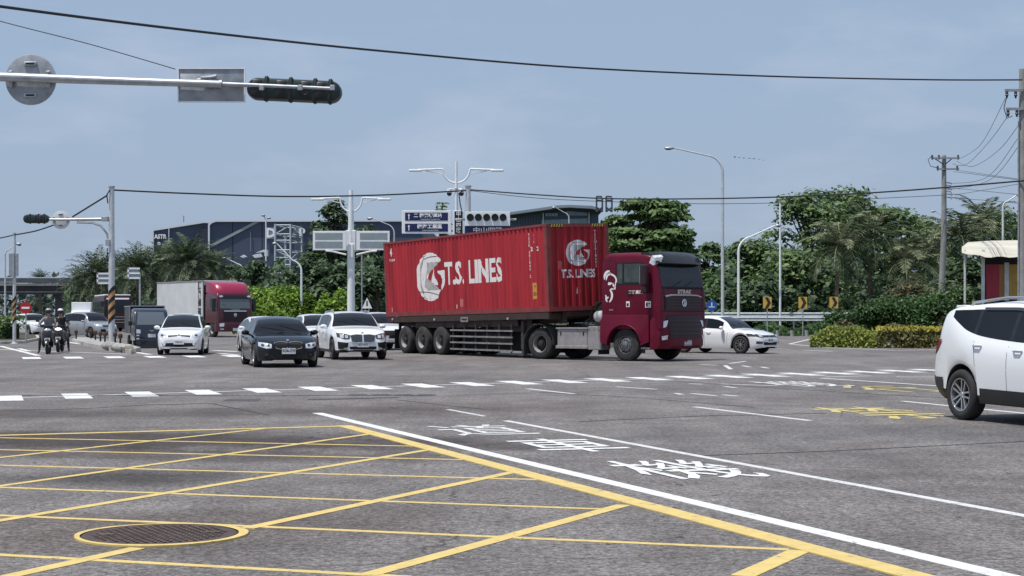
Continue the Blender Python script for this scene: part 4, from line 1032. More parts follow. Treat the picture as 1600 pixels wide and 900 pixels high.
for z in (1.70, 1.79, 1.88, 1.97):
    cpart('grille_slat', 'front', [(-.92, z), (.92, z)], [(-.92, z + .028), (.92, z + .028)], mat('slat_dark', (.055, .010, .018), .4), off=.028, n=12, mm=2)
mb = MB(); mb.tube([(1.385, -.98, 2.045), (1.425, -.7, 2.09), (1.43, 0, 2.10), (1.425, .7, 2.09), (1.385, .98, 2.045)], .032, 6); mb.build('grille_strip', mat('satin_chrome', (.5, .46, .47), .35, .7), tk)
mb = MB(); text_mb('SITRAK', .17, mb, frame(Vector((1.392, .04, 2.20)), (0, 1, 0), (.10, 0, 1)), bold=.007, sx=1.35, ext=.006); mb.build('badge_text', M_chrome, tk, smooth=False)
mb = MB(); mb.tube([(1.425, .10 * math.sin(2 * math.pi * k / 12), 1.85 + .115 * math.cos(2 * math.pi * k / 12)) for k in range(13)], .020, 6); mb.tube([(1.43, -.02, 1.77), (1.43, .02, 1.85), (1.43, -.03, 1.93)], .02, 6); mb.build('emblem', M_chrome, tk)
# side windows, lines, writing
for view, sy in (('right', -1), ('left', 1)):
    cpart('side_window', view, [(-.02, 2.50), (.88, 2.50)], [(-.02, 3.09), (.62, 3.09), (.70, 3.05)], mat('cab_side_glass', (.055, .065, .065), .08, var=.5, scale=1.6, spec=.5), off=.010)  # lighter, mottled glass colour imitates reflections in the side windows
    cpart('quarter_window', view, [(-.30, 2.46), (-.10, 2.46)], [(-.30, 3.10), (-.10, 3.10)], MATS['cab_side_glass'], n=4, off=.010)
    cpart('window_frame', view, [(-.34, 2.42), (.96, 2.42)], [(-.34, 3.14), (.70, 3.14)], M_under, off=.004)
    for z in (3.20, 2.98, 2.80):
        cpart('body_crease', view, [(-.90, z), (-.36, z)], [(-.90, z + .02), (-.36, z + .02)], mat('crease_dark', (.07, .004, .014), .5), n=5, mm=2, off=.004)
    cpart('panel_gap', view, [(-.38, 1.50), (-.36, 1.50)], [(-.38, 3.15), (-.36, 3.15)], M_under, n=2, mm=8, off=.004)
    cpart('panel_gap', view, [(.96, 1.20), (.975, 1.20)], [(.96, 2.45), (.975, 2.45)], M_under, n=2, mm=8, off=.004)
    mb = MB(); y = sy * 1.44
    mb.cbox((.92, y, 2.72), (.22, .26, .66), .05); mb.cbox((.92, y, 2.26), (.20, .24, .22), .05); mb.tube([(.85, sy * 1.2, 3.0), (.90, y, 3.02)], .03, 6); mb.tube([(.85, sy * 1.2, 2.28), (.90, y, 2.34)], .03, 6)
    mo = mb.build('wing_mirror', mat('mirror_shell', (.030, .010, .014), .4), tk)
    mb = MB(); mb.cbox((.805, y, 2.72), (.012, .20, .56), .004); mb.build('mirror_glass', M_chrome, mo)
    mb = MB(); mb.tube([(.1, sy * 1.27, 2.20), (.32, sy * 1.27, 2.20)], .022, 6); mb.build('door_handle', M_black, tk)
def side_word(txt, x, z, size, sx=1.0, m=M_letter, name='door_lettering'):
    mb = MB(); text_mb(txt, size, mb, frame(Vector((x, -1.244, z)), (1, 0, 0), (0, 0, 1)), bold=.004, sx=sx); mb.build(name, m, tk, smooth=False)
side_word('高雄貨運', .42, 2.18, .12, 1.15)
side_word('6x4', -.55, 1.63, .07, 1.4, mat('faint_letter', (.35, .2, .22), .5))
cpart('door_sticker', 'right', [(.80, 1.70), (1.02, 1.70)], [(.80, 1.90), (1.02, 1.90)], M_letter, n=3, off=.006)
cpart('door_sticker', 'right', [(.05, 1.72), (.19, 1.72)], [(.05, 1.90), (.19, 1.90)], M_letter, n=3, off=.006)
for q in ((.83, 1.73, .07, .13), (.93, 1.80, .06, .05), (.93, 1.74, .06, .02), (.075, 1.75, .08, .09)):
    cpart('door_sticker_print', 'right', [(q[0], q[1]), (q[0] + q[2], q[1])], [(q[0], q[1] + q[3]), (q[0] + q[2], q[1] + q[3])], MATS['crease_dark'], n=3, mm=3, off=.012)
# white brush-stroke animal head on the cab's rear quarter
def stroke(pts, ws, M):
    mb_ = MB(); L2, R2 = [], []
    f = 6; P2 = []
    for i in range(len(pts) - 1):
        for j in range(f): P2.append((Vector(pts[i]).lerp(Vector(pts[i + 1]), j / f), ws[i] + (ws[i + 1] - ws[i]) * j / f))
    P2.append((Vector(pts[-1]), ws[-1])); S = []
    for i in range(len(P2)):
        a = sum((P2[max(0, min(len(P2) - 1, i + k))][0] for k in range(-3, 4)), Vector((0, 0))) / 7; S.append((a, P2[i][1]))
    for i in range(len(S)):
        d = S[min(i + 1, len(S) - 1)][0] - S[max(i - 1, 0)][0]; d.normalize(); nn = Vector((-d.y, d.x)) * S[i][1] / 2
        L2.append(S[i][0] + nn); R2.append(S[i][0] - nn)
    vs = [(p.x, p.y, 0) for p in L2] + [(p.x, p.y, 0) for p in R2]; n = len(L2)
    return vs, [(i, n + i, n + i + 1, i + 1) for i in range(n - 1)]
MD = frame(Vector((-.88, -1.243, 1.66)), (1, 0, 0), (0, 0, 1)); mb = MB()
for pts, ws in (([(.06, .92), (.06, 1.08), (.16, 1.20), (.30, 1.22)], [.02, .09, .09, .03]), ([(.13, .90), (.14, 1.02), (.22, 1.12), (.40, 1.10), (.52, 1.0), (.55, .88), (.48, .80)], [.02, .07, .06, .06, .06, .06, .03]),
                ([(.26, 1.18), (.30, 1.08), (.34, 1.16)], [.05, .06, .02]), ([(.20, .82), (.28, .80), (.38, .84)], [.10, .09, .03]), ([(.40, .84), (.42, .74), (.50, .70), (.48, .60)], [.03, .06, .06, .02]),
                ([(.52, .82), (.48, .72), (.44, .62)], [.03, .05, .03]), ([(.26, .62), (.34, .56), (.38, .44), (.34, .30), (.24, .20)], [.03, .07, .08, .07, .03]), ([(.10, .46), (.14, .38), (.12, .28), (.20, .22)], [.03, .06, .06, .02]),
                ([(.14, .30), (.20, .38), (.24, .36)], [.04, .05, .02]), ([(.28, .60), (.36, .66), (.44, .60)], [.03, .05, .02])):
    vs, fs = stroke(pts, ws, MD); mb.add(vs, fs, MD)
mb.build('side_decal', M_letter, tk, smooth=False)
# lower red body: fenders round the front wheels, bumper
def fender():
    """one side shell with the wheel arch cut out, then the bumper across the front"""
    for sy in (1, -1):
        prof = []
        for i in range(0, 15): a = math.pi * i / 14; prof.append((.66 * math.cos(a), .50 + .64 * math.sin(a)))
        mb = MB(); n = len(prof)
        lo_ = [(max(-.92, min(.98, x * 1.6)), z) for x, z in prof]
        out = [(.98, .62), (.98, .9), (.98, 1.2), (.98, 1.42), (.80, 1.47), (.6, 1.48), (.3, 1.48), (0, 1.48), (-.3, 1.48), (-.55, 1.48), (-.75, 1.48), (-.92, 1.46), (-.95, 1.2), (-.95, .9), (-.95, .62)]
        yo = sy * 1.305; yi = sy * 1.16
        vs = [(x, yo, z) for x, z in prof] + [(x, yo - sy * (.06 if z > 1.45 else 0), z - (.05 if z > 1.45 else 0)) for x, z in out] + [(x, yi, z) for x, z in prof] + [(x, yi, z + .01) for x, z in out]
        fs = []
        for i in range(n - 1): fs += [(i, i + 1, n + i + 1, n + i), (i, i + 1, 2 * n + i + 1, 2 * n + i), (n + i, n + i + 1, 3 * n + i + 1, 3 * n + i)]
        mb.add(vs, fs); mb.build('fender', M_crim, tk, angle=30)
        mb = MB(); mb.loft([[(.98, sy * 1.22, 1.52), (.98, sy * 1.25, 1.42), (.98, sy * 1.20, 1.40)], [(-.92, sy * 1.22, 1.52), (-.92, sy * 1.25, 1.42), (-.92, sy * 1.20, 1.40)]]); mb.build('fender_shelf', M_crim, tk, angle=30)
        mb = MB(); mb.tube([(x * 1.03, sy * 1.312, .5 + (z - .5) * 1.03) for x, z in prof[1:]], .022, 5); mb.build('fender_lip', M_crim, tk)
        mb = MB(); mb.box((.82, sy * 1.15, .68), (.28, .14, .06)); mb.box((.82, sy * 1.18, .42), (.36, .12, .05)); mb.build('step', M_alu, tk)
        mb = MB(); mb.box((.82, sy * 1.02, .72), (.32, .1, .7)); mb.build('step_well', M_under, tk)
        mb = MB(); mb.box((-1.05, sy * .98, .62), (.03, .56, .85)); mb.build('mud_flap', M_black, tk)
fender()
rings = []
for y, dx, c in ((-1.25, -.30, .10), (-1.20, -.12, .03), (-1.05, -.02, 0), (-.6, .03, 0), (0, .05, 0), (.6, .03, 0), (1.05, -.02, 0), (1.20, -.12, .03), (1.25, -.30, .10)):
    rings.append([(.98, y, .40), (1.36 + dx, y, .40), (1.44 + dx, y, .50), (1.45 + dx, y, .85), (1.43 + dx, y, 1.20), (1.40 + dx, y, 1.46 - c), (.98, y, 1.50 - c)])
mb = MB(); mb.loft(rings); bb = BVHTree.FromPolygons([Vector(v) for v in mb.v], mb.f); mb.build('bumper', M_crim, tk, angle=35)
def bpart(name, A, B, m, off=.012, n=10, mm=5): mb_ = MB(); patch(mb_, bb, 'front', A, B, n, mm, off); return mb_.build(name, m, tk)
bpart('lower_grille', [(-.82, .74), (.82, .74)], [(-.92, 1.44), (.92, 1.44)], MATS['grille_dark'], n=14)
for z in (.86, 1.00, 1.14, 1.28): bpart('grille_slat', [(-.80, z), (.80, z)], [(-.80, z + .03), (.80, z + .03)], MATS['slat_dark'], .03, 12, 2)
for sgn in (1, -1):
    bpart('headlight', [(sgn * .88, 1.30), (sgn * 1.14, 1.27), (sgn * 1.20, 1.20)], [(sgn * .98, 1.10), (sgn * 1.12, 1.06), (sgn * 1.18, 1.04)], M_lamp, .016)
    bpart('fog_lamp', [(sgn * .93, .84), (sgn * 1.15, .80)], [(sgn * .95, .70), (sgn * 1.14, .68)], M_lamp, .016)
bpart('bumper_gap', [(-1.2, 1.455), (1.2, 1.455)], [(-1.2, 1.475), (1.2, 1.475)], M_under, .006, 14, 2)
mb = MB(); mb.cbox((1.485, .12, .58), (.012, .42, .18), .004); pl = mb.build('licence_plate', mat('plate_dim', (.30, .30, .32), .5), tk)
mb = MB(); text_mb('KLE-9153', .11, mb, frame(Vector((1.493, .12, .58)), (0, 1, 0), (0, 0, 1)), bold=.003, sx=.85); mb.build('plate_number', M_letter, pl, smooth=False)
for sd in (1, -1):
    truck_wheel(tk, 0, sd * 1.06, sd, front=True); truck_wheel(tk, -3.60, sd * 1.02, sd, dual=True)
mb = MB()
for sy in (1, -1): mb.box((-2.0, sy * .42, .85), (5.6, .10, .26))
mb.tube([(0, -.95, .52), (0, .95, .52)], .07, 8); mb.tube([(-3.6, -.95, .52), (-3.6, .95, .52)], .10, 8); mb.lathe([(0, .2), (.30, .12), (.33, 0), (.30, -.12), (0, -.2)], T(-3.6, 0, .52) @ Matrix.Rotation(R(90), 4, 'Y'), 14)
mb.build('chassis_frame', M_under, tk)
mb = MB(); mb.lathe([(0, 0), (.55, 0), (.55, .07), (0, .07)], T(-3.35, 0, 1.04), 20); mb.build('fifth_wheel', M_grim, tk)
mb = MB(); mb.box((-.1, 0, 1.02), (1.9, 2.1, .9)); mb.build('engine_cover', M_under, tk)
for sy in (-1, 1):
    # tank and side box between the axles
    mb = MB(); mb.cbox((-2.16, sy * .98, .72), (1.30, .52, .66), .05); tb = mb.build('fuel_tank', M_alu, tk)
    for z, h in ((1.03, .05), (.42, .10)):
        mb = MB(); mb.cbox((-2.16, sy * 1.0, z), (1.34, .56, h), .015); mb.build('tank_band', M_alu, tb)
    for x in (-2.63, -1.68):
        mb = MB(); mb.box((x, sy * 1.243, .86), (.05, .012, .12)); mb.build('tank_latch', M_under, tb)
    mb = MB(); mb.cbox((-1.22, sy * 1.0, .72), (.54, .54, .76), .03); tb2 = mb.build('battery_box', M_alu, tk)
    mb = MB()
    for x in (-1.42, -1.22, -1.02): mb.disc(.022, T(x, sy * 1.272, .98) @ Matrix.Rotation(R(90), 4, 'X'), 8)
    mb.build('box_bolt', M_under, tb2, smooth=False)
    # mudguard over the driving wheels
    mb = MB(); rs = []
    for i in range(13):
        a = math.pi * (1.02 - 1.04 * i / 12); r_ = .63
        rs.append([(-3.6 + r_ * math.cos(a), sy * .72, .52 + r_ * math.sin(a)), (-3.6 + r_ * math.cos(a), sy * 1.24, .52 + r_ * math.sin(a)), (-3.6 + (r_ + .03) * math.cos(a), sy * 1.25, .52 + (r_ + .03) * math.sin(a)), (-3.6 + (r_ + .03) * math.cos(a), sy * .72, .52 + (r_ + .03) * math.sin(a))])
    mb.loft(rs); mb.box((-4.25, sy * .98, .42), (.03, .52, .5)); mb.build('mudguard', M_grim, tk)
mb = MB(); mb.lathe([(0, .30), (.10, .29), (.17, .24), (.19, .1), (.19, -.1), (0, -.1)], T(-1.08, -1.02, 1.42) @ Matrix.Rotation(R(90), 4, 'X'), 18); mb.build('air_canister', mat('canister_grey', (.50, .48, .48), .5, var=.2), tk)
mb = MB(); mb.box((-1.25, 0, 1.5), (.5, 1.7, .8)); mb.build('cab_rear_gear', M_under, tk)
for i in range(3):
    mb = MB(); y = -.75 + .25 * i
    mb.tube([(-1.0, y, 1.55), (-1.25, y - .1, 1.90), (-1.55, y - .15, 1.75), (-1.75, y - .05, 1.35), (-2.1, y, 1.18)], .02, 6); mb.build('air_hose', M_under, tk)

# ------------------------------------------------------------ crimson box lorry behind, heading this way
M_crim2 = mat('box_lorry_crimson', (.30, .008, .05), .30, 0, coat=.7)
M_dkred = mat('box_lorry_dark_red', (.085, .007, .018), .35, 0, coat=.5)
bl = thing('box_lorry', 'crimson cab box lorry with a tall pale grey cargo body and brush lettering', 'lorry', GX(356, 112), A2Z(33))
BO = -1.0
cab2, cb2 = cab_shell(bl, -.95, 1.25, .95, 3.02, 1.22, M_dkred, 1.95, slope=.18, rround=.14)
cpart('windshield', 'front', [(-1.08, 1.92), (1.08, 1.92)], [(-1.05, 2.56), (1.05, 2.56)], mat('sheen_tint_windscreen', (.10, .125, .13), .08, spec=.9), bl, bv=cb2)  # glass base colour lightened to carry the reflection on the windscreen
mb = MB(); rings = []
for y, k in ((-1.22, .30), (-1.1, .08), (-.6, 0), (.6, 0), (1.1, .08), (1.22, .30)):
    rings.append([(-.85, y, 3.00), (1.02 - k, y, 2.80), (1.05 - k, y, 2.95), (.70 - k, y, 3.50), (-.1, y, 3.72 - k * .2), (-.85, y, 3.76 - k * .2)])
mb.loft(rings); mb.build('roof_deflector', M_crim2, bl, angle=50)
cpart('sun_visor', 'front', [(-1.1, 2.58), (1.1, 2.58)], [(-1.08, 2.80), (1.08, 2.80)], M_black, bl, off=.05, bv=cb2)
cpart('grille', 'front', [(-.85, 1.05), (.85, 1.05)], [(-.85, 1.70), (.85, 1.70)], MATS['grille_dark'], bl, off=.012, bv=cb2)
cpart('grille_strip', 'front', [(-.80, 1.72), (.80, 1.72)], [(-.80, 1.78), (.80, 1.78)], M_chrome, bl, off=.02, mm=2, bv=cb2)
mb = MB(); mb.lathe([(0, .02), (.10, .018), (.12, 0)], T(1.28, 0, 1.48) @ Matrix.Rotation(R(90), 4, 'Y'), 16); mb.build('emblem', M_chrome, bl)
mb = MB(); text_mb('SITRAK', .14, mb, frame(Vector((1.285, 0, 1.85)), (0, 1, 0), (0, 0, 1)), bold=.004, sx=1.3); mb.build('badge_text', M_chrome, bl, smooth=False)
rings = []
for y, dx in ((-1.24, -.25), (-1.12, -.03), (0, .03), (1.12, -.03), (1.24, -.25)): rings.append([(.7, y, .38), (1.28 + dx, y, .38), (1.33 + dx, y, .7), (1.30 + dx, y, 1.0), (.7, y, 1.0)])
mb = MB(); mb.loft(rings); bb2 = BVHTree.FromPolygons([Vector(v) for v in mb.v], mb.f); mb.build('bumper', M_dkred, bl)
for sgn in (1, -1):
    mb = MB(); patch(mb, bb2, 'front', [(sgn * .80, .95), (sgn * 1.14, .92)], [(sgn * .84, .72), (sgn * 1.12, .70)], 6, 4, .012); mb.build('headlight', M_lamp, bl)
    mb = MB(); patch(mb, bb2, 'front', [(sgn * .84, .60), (sgn * 1.10, .58)], [(sgn * .84, .50), (sgn * 1.1, .50)], 6, 3, .012); mb.build('fog_lamp', M_lamp, bl)
    mb = MB(); mb.cbox((1.0, sgn * 1.46, 2.15), (.2, .26, .9), .05); mb.tube([(.9, sgn * 1.2, 2.5), (1.0, sgn * 1.42, 2.5)], .03, 6); mb.build('wing_mirror', mat('mirror_dark_green', (.015, .035, .025), .3), bl)
    cpart('side_window', 'left' if sgn > 0 else 'right', [(-.1, 1.98), (.95, 1.98)], [(-.1, 2.6), (.85, 2.6)], M_glass, bl, bv=cb2)
    mb = MB(); mb.lathe([(0, .02), (.05, .01), (.05, 0)], T(1.2, sgn * 1.0, 2.72) @ Matrix.Rotation(R(90), 4, 'Y') @ Matrix.Diagonal((1.4, 3, 1, 1)), 10); mb.build('marker_lamp', M_signwhite, bl)
mb = MB(); mb.cbox((1.345, 0, .52), (.012, .42, .18), .004); mb.build('licence_plate', M_plate, bl)
mb = MB(); mb.cbox((-5.55, 0, 2.47), (8.6, 2.46, 2.70), .03); cbx = mb.build('cargo_box', mat('cargo_box_white', (.62, .63, .63), .5, var=.08, scale=1.2), bl)
mb = MB()
for sy in (1, -1): mb.box((-1.30, sy * 1.235, 2.47), (.12, .03, 2.74)); mb.box((-5.55, sy * 1.235, 3.79), (8.64, .03, .10)); mb.box((-5.55, sy * 1.235, 1.17), (8.64, .03, .12))
mb.build('box_trim', M_alu, cbx)
mb = MB(); yy = -1.236
for i, ch in enumerate('順風通運'): text_mb(ch, .58, mb, frame(Vector((-1.92, yy, 3.45 - i * .60)), (1, 0, 0), (0, 0, 1)), bold=.03)
mb.build('box_lettering', M_ink, cbx, smooth=False)
mb = MB(); mb.box((-1.22, 0, 2.2), (.06, 2.4, 2.6)); mb.build('box_front_gap', M_under, bl)
mb = MB(); mb.box((-4.4, 0, .85), (9.8, .9, .3)); mb.build('chassis_frame', M_under, bl)
mb = MB(); mb.box((-4.4, -1.15, .75), (3.0, .08, .5)); mb.box((-4.4, 1.15, .75), (3.0, .08, .5)); mb.build('side_skirt', M_grim, bl)
for sd in (1, -1): truck_wheel(bl, 0.1, sd * 1.05, sd, front=False); truck_wheel(bl, -7.3, sd * 1.0, sd, dual=True)

# ------------------------------------------------------------ small dark van-bodied truck
st = thing('small_truck', 'small dark blue cab-over truck with a square grey cargo box, beside the white hatchback', 'truck', GX(233, 74.5), A2Z(19))
M_dnavy = mat('truck_navy', (.010, .013, .028), .3, 0, coat=.8)
cab3, cb3 = cab_shell(st, -.75, .95, .34, 1.78, .74, M_dnavy, 1.02, slope=.44, rround=.10, roof_drop=.0)
cpart('windshield', 'front', [(-.64, 1.04), (.64, 1.04)], [(-.56, 1.60), (.56, 1.60)], mat('sheen_tint_windscreen_small', (.10, .12, .14), .08, spec=.9), st, bv=cb3)  # reflection on the small cab's glass is put into a lighter base colour
for sgn in (1, -1):
    cpart('headlight', 'front', [(sgn * .48, .82), (sgn * .66, .84)], [(sgn * .48, .66), (sgn * .66, .66)], M_lamp, st, n=5, bv=cb3, off=.012)
    cpart('fog_lamp', 'front', [(sgn * .54, .60), (sgn * .66, .60)], [(sgn * .54, .54), (sgn * .66, .54)], M_lamp, st, n=4, bv=cb3, off=.012)
    cpart('fog_lamp', 'front', [(sgn * .54, .46), (sgn * .66, .46)], [(sgn * .54, .40), (sgn * .66, .40)], M_lamp, st, n=4, bv=cb3, off=.012)
    cpart('side_window', 'left' if sgn > 0 else 'right', [(-.3, 1.05), (.50, 1.05)], [(-.3, 1.55), (.18, 1.55)], M_glass, st, bv=cb3)
    mb = MB(); mb.cbox((.46, sgn * .88, 1.10), (.08, .16, .20), .03); mb.tube([(.46, sgn * .7, 1.08), (.46, sgn * .86, 1.08)], .02, 6); mb.build('wing_mirror', M_black, st)
    for x in (.30, -2.0): make_wheel(st, x, sgn * .64, .28, .16, 'alloy', 5, sgn, M_hubdark)
mb = MB(); mb.tube([(1.01, .10, .80), (1.03, 0, .75), (1.01, -.10, .80)], .018, 6); mb.build('emblem', M_chrome, st)
mb = MB(); mb.cbox((1.0, 0, .56), (.012, .34, .15), .004); mb.build('licence_plate', M_plate, st)
mb = MB(); mb.cbox((-1.85, 0, 1.26), (2.1, 1.56, 1.22), .03); cg = mb.build('cargo_box', mat('cargo_cover', (.06, .065, .07), .6, var=.2), st)
mb = MB(); mb.box((-.785, 0, 1.26), (.02, 1.5, 1.16)); mb.build('cover_front', M_under, cg)
mb = MB()
for sy in (1, -1): mb.box((-1.85, sy * .785, 1.86), (2.12, .03, .05)); mb.box((-.80, sy * .77, 1.26), (.05, .05, 1.24))
mb.box((-.79, 0, 1.88), (.05, 1.56, .05)); mb.build('cargo_frame', M_signback, cg)
mb = MB(); mb.box((-1.3, 0, .5), (2.9, .8, .2)); mb.build('chassis_frame', M_under, st)

# ------------------------------------------------------------ dark coach and little white lorry waiting under the palms
bu = thing('coach', 'dark maroon coach with pale roof waiting under the palms behind the striped pole', 'bus', GX(184, 150), A2Z(20))
rings = [rrect(x, 1.22, .35, z, .16) for x, z in ((-9, 3.1), (-8.9, 3.25), (-.2, 3.25), (0, 3.12), (.10, 2.6), (.14, 1.6), (.16, .9))]
mb = MB(); mb.loft(rings); bb3 = BVHTree.FromPolygons([Vector(v) for v in mb.v], mb.f); mb.build('bus_body', mat('coach_maroon', (.035, .008, .012), .35, var=.2), bu)
cpart('windshield', 'front', [(-1.1, 1.75), (1.1, 1.75)], [(-1.05, 2.85), (1.05, 2.85)], M_glassb, bu, bv=bb3)
cpart('destination_strip', 'front', [(-1.0, 2.90), (1.0, 2.90)], [(-1.0, 3.04), (1.0, 3.04)], M_signwhite, bu, bv=bb3, mm=3, off=.02)
for z in (.8, 1.05, 1.3): cpart('front_trim', 'front', [(-.9, z), (.9, z)], [(-.9, z + .07), (.9, z + .07)], M_alu, bu, bv=bb3, mm=2, off=.015)
for view in ('left', 'right'): cpart('side_window', view, [(-8.6, 1.7), (-.2, 1.7)], [(-8.6, 2.75), (-.2, 2.75)], M_glass, bu, bv=bb3, n=16)
mb = MB(); mb.cbox((-4.4, 0, 3.30), (8.6, 2.3, .12), .03); mb.build('roof_panel', M_signwhite, bu)
for sd in (1, -1):
    for x in (-2.0, -7.0): truck_wheel(bu, x, sd * 1.05, sd, front=True)
    mb = MB(); mb.cbox((.25, sd * 1.38, 2.5), (.15, .2, .5), .04); mb.tube([(.1, sd * 1.1, 2.9), (.25, sd * 1.36, 2.7)], .03, 6); mb.build('wing_mirror', M_black, bu)
wl = thing('small_truck', 'little white box truck seen over the silver people carrier roof', 'truck', GX(127, 138), A2Z(12))
mb = MB(); mb.cbox((-1.4, 0, 1.80), (2.2, 1.6, 1.5), .04); mb.build('cargo_box', M_signwhite, wl)
cab4, cb4 = cab_shell(wl, -.35, 1.1, .36, 1.9, .78, M_pearl, 1.1, slope=.35, rround=.1, roof_drop=0)
cpart('windshield', 'front', [(-.66, 1.12), (.66, 1.12)], [(-.6, 1.65), (.6, 1.65)], M_glassb, wl, bv=cb4)
for sd in (1, -1):
    cpart('headlight', 'front', [(sd * .5, .85), (sd * .7, .85)], [(sd * .5, .7), (sd * .7, .7)], M_lamp, wl, n=4, bv=cb4)
    for x in (.4, -1.9): make_wheel(wl, x, sd * .66, .28, .16, 'alloy', 5, sd, M_hubdark)
# ================================================================== POLES, LAMPS, SIGNS, WIRES
def XM(o, x=(1, 0, 0), y=(0, 0, 1)): return frame(Vector(o), x, y)     # sheet facing the camera: local x right, y up, z towards the viewer
def sig_head(name, label, c, w, h, ax, group=None, lenses=4):
    """black signal head seen from behind: rounded housing with visor backs; ax = direction it runs"""
    t = thing(name, label, 'traffic signal', c, 0, group); ax = Vector(ax).normalized()
    M = frame(Vector((0, 0, 0)), ax, (0, 0, 1)); mb = MB(); r = h / 2
    def stad(k, d): 
        pts = []
        for i in range(13): a = math.pi / 2 - math.pi * i / 12; pts.append((w / 2 - r + k * r * math.cos(a), k * r * math.sin(a), d))
        for i in range(13): a = -math.pi / 2 - math.pi * i / 12; pts.append((-w / 2 + r + k * r * math.cos(a), k * r * math.sin(a), d))
        return pts
    mb.loft([stad(.97, -.12), stad(1, -.10), stad(1, .03), stad(.90, .09), stad(.6, .115)], M); mb.build('housing', M_housing, t)
    for i in range(lenses):
        mb = MB(); x = (i - (lenses - 1) / 2) * (w - h) / max(1, lenses - 1)
        for k in range(10):
            a0, a1 = math.pi * k / 10, math.pi * (k + 1) / 10
            q = []
            for a in (a0, a1):
                for rr_, d in ((r * .86, -.11), (r * .88, -.34)): q.append((x + rr_ * math.cos(a), rr_ * math.sin(a), d))
            mb.add(q, [(0, 2, 3, 1)], M)
        mb.build('visor', M_housing, t)
        mb = MB(); xs = x + (w - h) / lenses * .5
        xs = xs if i < lenses - 1 else x
        mb.cbox((xs, 0, .05), (.07, h * 1.15, .15), .02, M); mb.cbox((xs - .17, 0, .07), (.20, h * .80, .12), .03, M)
        mb.build('joint_band', M_black, t)
    return t
def mast(name, label, base, H, r, bands=None, cat='signal pole', group=None, mt=None, top_cap=True):
    t = thing(name, label, cat, base, 0, group)
    mb = MB(); mb.tube([(0, 0, -.05), (0, 0, H * .5), (0, 0, H)], [r, r * .95, r * .82], 14); mb.lathe([(0, .0), (r * 2.1, 0), (r * 2.1, .03), (r * 1.2, .06), (r * 1.05, .16)], n=14)
    mb.build('pole', mt or M_pole, t)
    if top_cap:
        mb = MB(); mb.lathe([(0, H + .06), (r * 1.0, H + .04), (r * 1.05, H - .04)], n=12); mb.build('cap', M_steel, t)
    if bands:
        z0, z1 = bands; n = 7
        for k in range(n):
            mb = MB(); vs = []; fs = []; m = 16; a0 = z0 + (z1 - z0) * k / n
            for i in range(m + 1):
                a = 2 * math.pi * i / m; sl_ = (z1 - z0) / n * .9 * (math.cos(a) * .8)
                for dz in (0, (z1 - z0) / n): vs.append(((r + .006) * math.cos(a), (r + .006) * math.sin(a), a0 + dz + sl_))
            for i in range(m): fs.append((2 * i, 2 * i + 2, 2 * i + 3, 2 * i + 1))
            mb.add(vs, fs); mb.build('warning_band', M_black if k % 2 == 0 else mat('band_orange', (.50, .26, .10), .5), t)
    return t

# --- near overhead arm coming in from the left (its post stands outside the picture)
Ya = 29.0
t = mast('signal_pole', 'grey overhead signal arm reaching into the top left from a post out of view', GX(-160, Ya), 6.2, .13)
b0 = Vector(t.location); loc = lambda px, py, Y=Ya: P(px, py, Y) - b0
mb = MB(); mb.tube([loc(-160, 113), loc(0, 120), loc(200, 127), loc(345, 131.5)], [.085, .080, .070, .064], 14); mb.build('arm', M_steel, t)
mb = MB(); mb.tube([loc(340, 131.3), loc(395, 133.2), loc(516, 138.5)], [.042, .038, .034], 12); mb.build('arm_tip', M_steel, t)
mb = MB(); mb.tube([loc(343, 131.4), loc(347, 131.6)], .075, 12); mb.build('arm_collar', M_steel, t)
def round_back(name, label, px, py, Y, r, group=None, m=None):
    o = P(px, py, Y - .12); s = thing(name, label, 'road sign', P(px, py, Y))
    o = s.location; mb = MB(); M = XM((0, -.10, 0)) if False else XM((0, .11, 0))
    mb.lathe([(0, 0), (r * .97, 0), (r, -.006), (r, -.022), (0, -.022)], M, 40); mb.build('plate', m or M_signback, s)
    for dz in (.62, -.62):
        mb = MB(); mb.cbox((0, dz * r, .02), (r * .5, .07, .035), .008, M); b_ = mb.build('stiffener', M_steel, s)
        mb = MB(); mb.box((0, dz * r, .040), (r * .34, .03, .004), M); mb.build('slot', M_under, b_)
    for dx in (-.74, .74):
        mb = MB(); mb.cbox((dx * r, .0, .03), (.05, .30, .06), .01, M); mb.cbox((dx * r, .12, .09), (.07, .03, .05), .006, M); mb.cbox((dx * r, -.12, .09), (.07, .03, .05), .006, M); mb.build('bracket', M_steel, s)
    return s
round_back('round_sign', 'back of a round grey sign on the near overhead arm, top left', 45, 123, Ya, .445)
s = thing('rectangular_sign', 'back of a grey rectangular sign on the near arm beside the four-lamp signal', 'road sign', P(329, 132, Ya)); M = XM((0, .10, 0))
mb = MB(); mb.cbox((0, 0, 0), (1.18, .60, .02), .01, M); mb.build('plate', M_signback, s)
mb = MB()
for (c_, d_) in (((0, .292, .012), (1.18, .02, .03)), ((0, -.292, .012), (1.18, .02, .03)), ((.58, 0, .012), (.02, .56, .03)), ((-.58, 0, .012), (.02, .56, .03))): mb.box(c_, d_, M)
mb.build('edge_trim', M_signwhite, s)
mb = MB(); mb.tube([(-.18, .02, .12), (0, .06, .14), (.10, .05, .16)], .03, 8); mb.cbox((-.12, .085, -.0), (.28, .06, .06), .01, M); mb.build('clamp', M_steel, s)
hd = sig_head('traffic_signal', 'long black signal head seen from behind at the tip of the near overhead arm', P(458, 139.5, Ya - .05), 1.66, .385, (1, 0, -.045), None, 4)
hd.location.y += .16
for i, x in enumerate((-.55, .12, .68)):
    mb = MB(); mb.cbox((x, -.11, .03), (.09, .10, .10), .02); mb.build('mount_clamp', M_steel, hd)
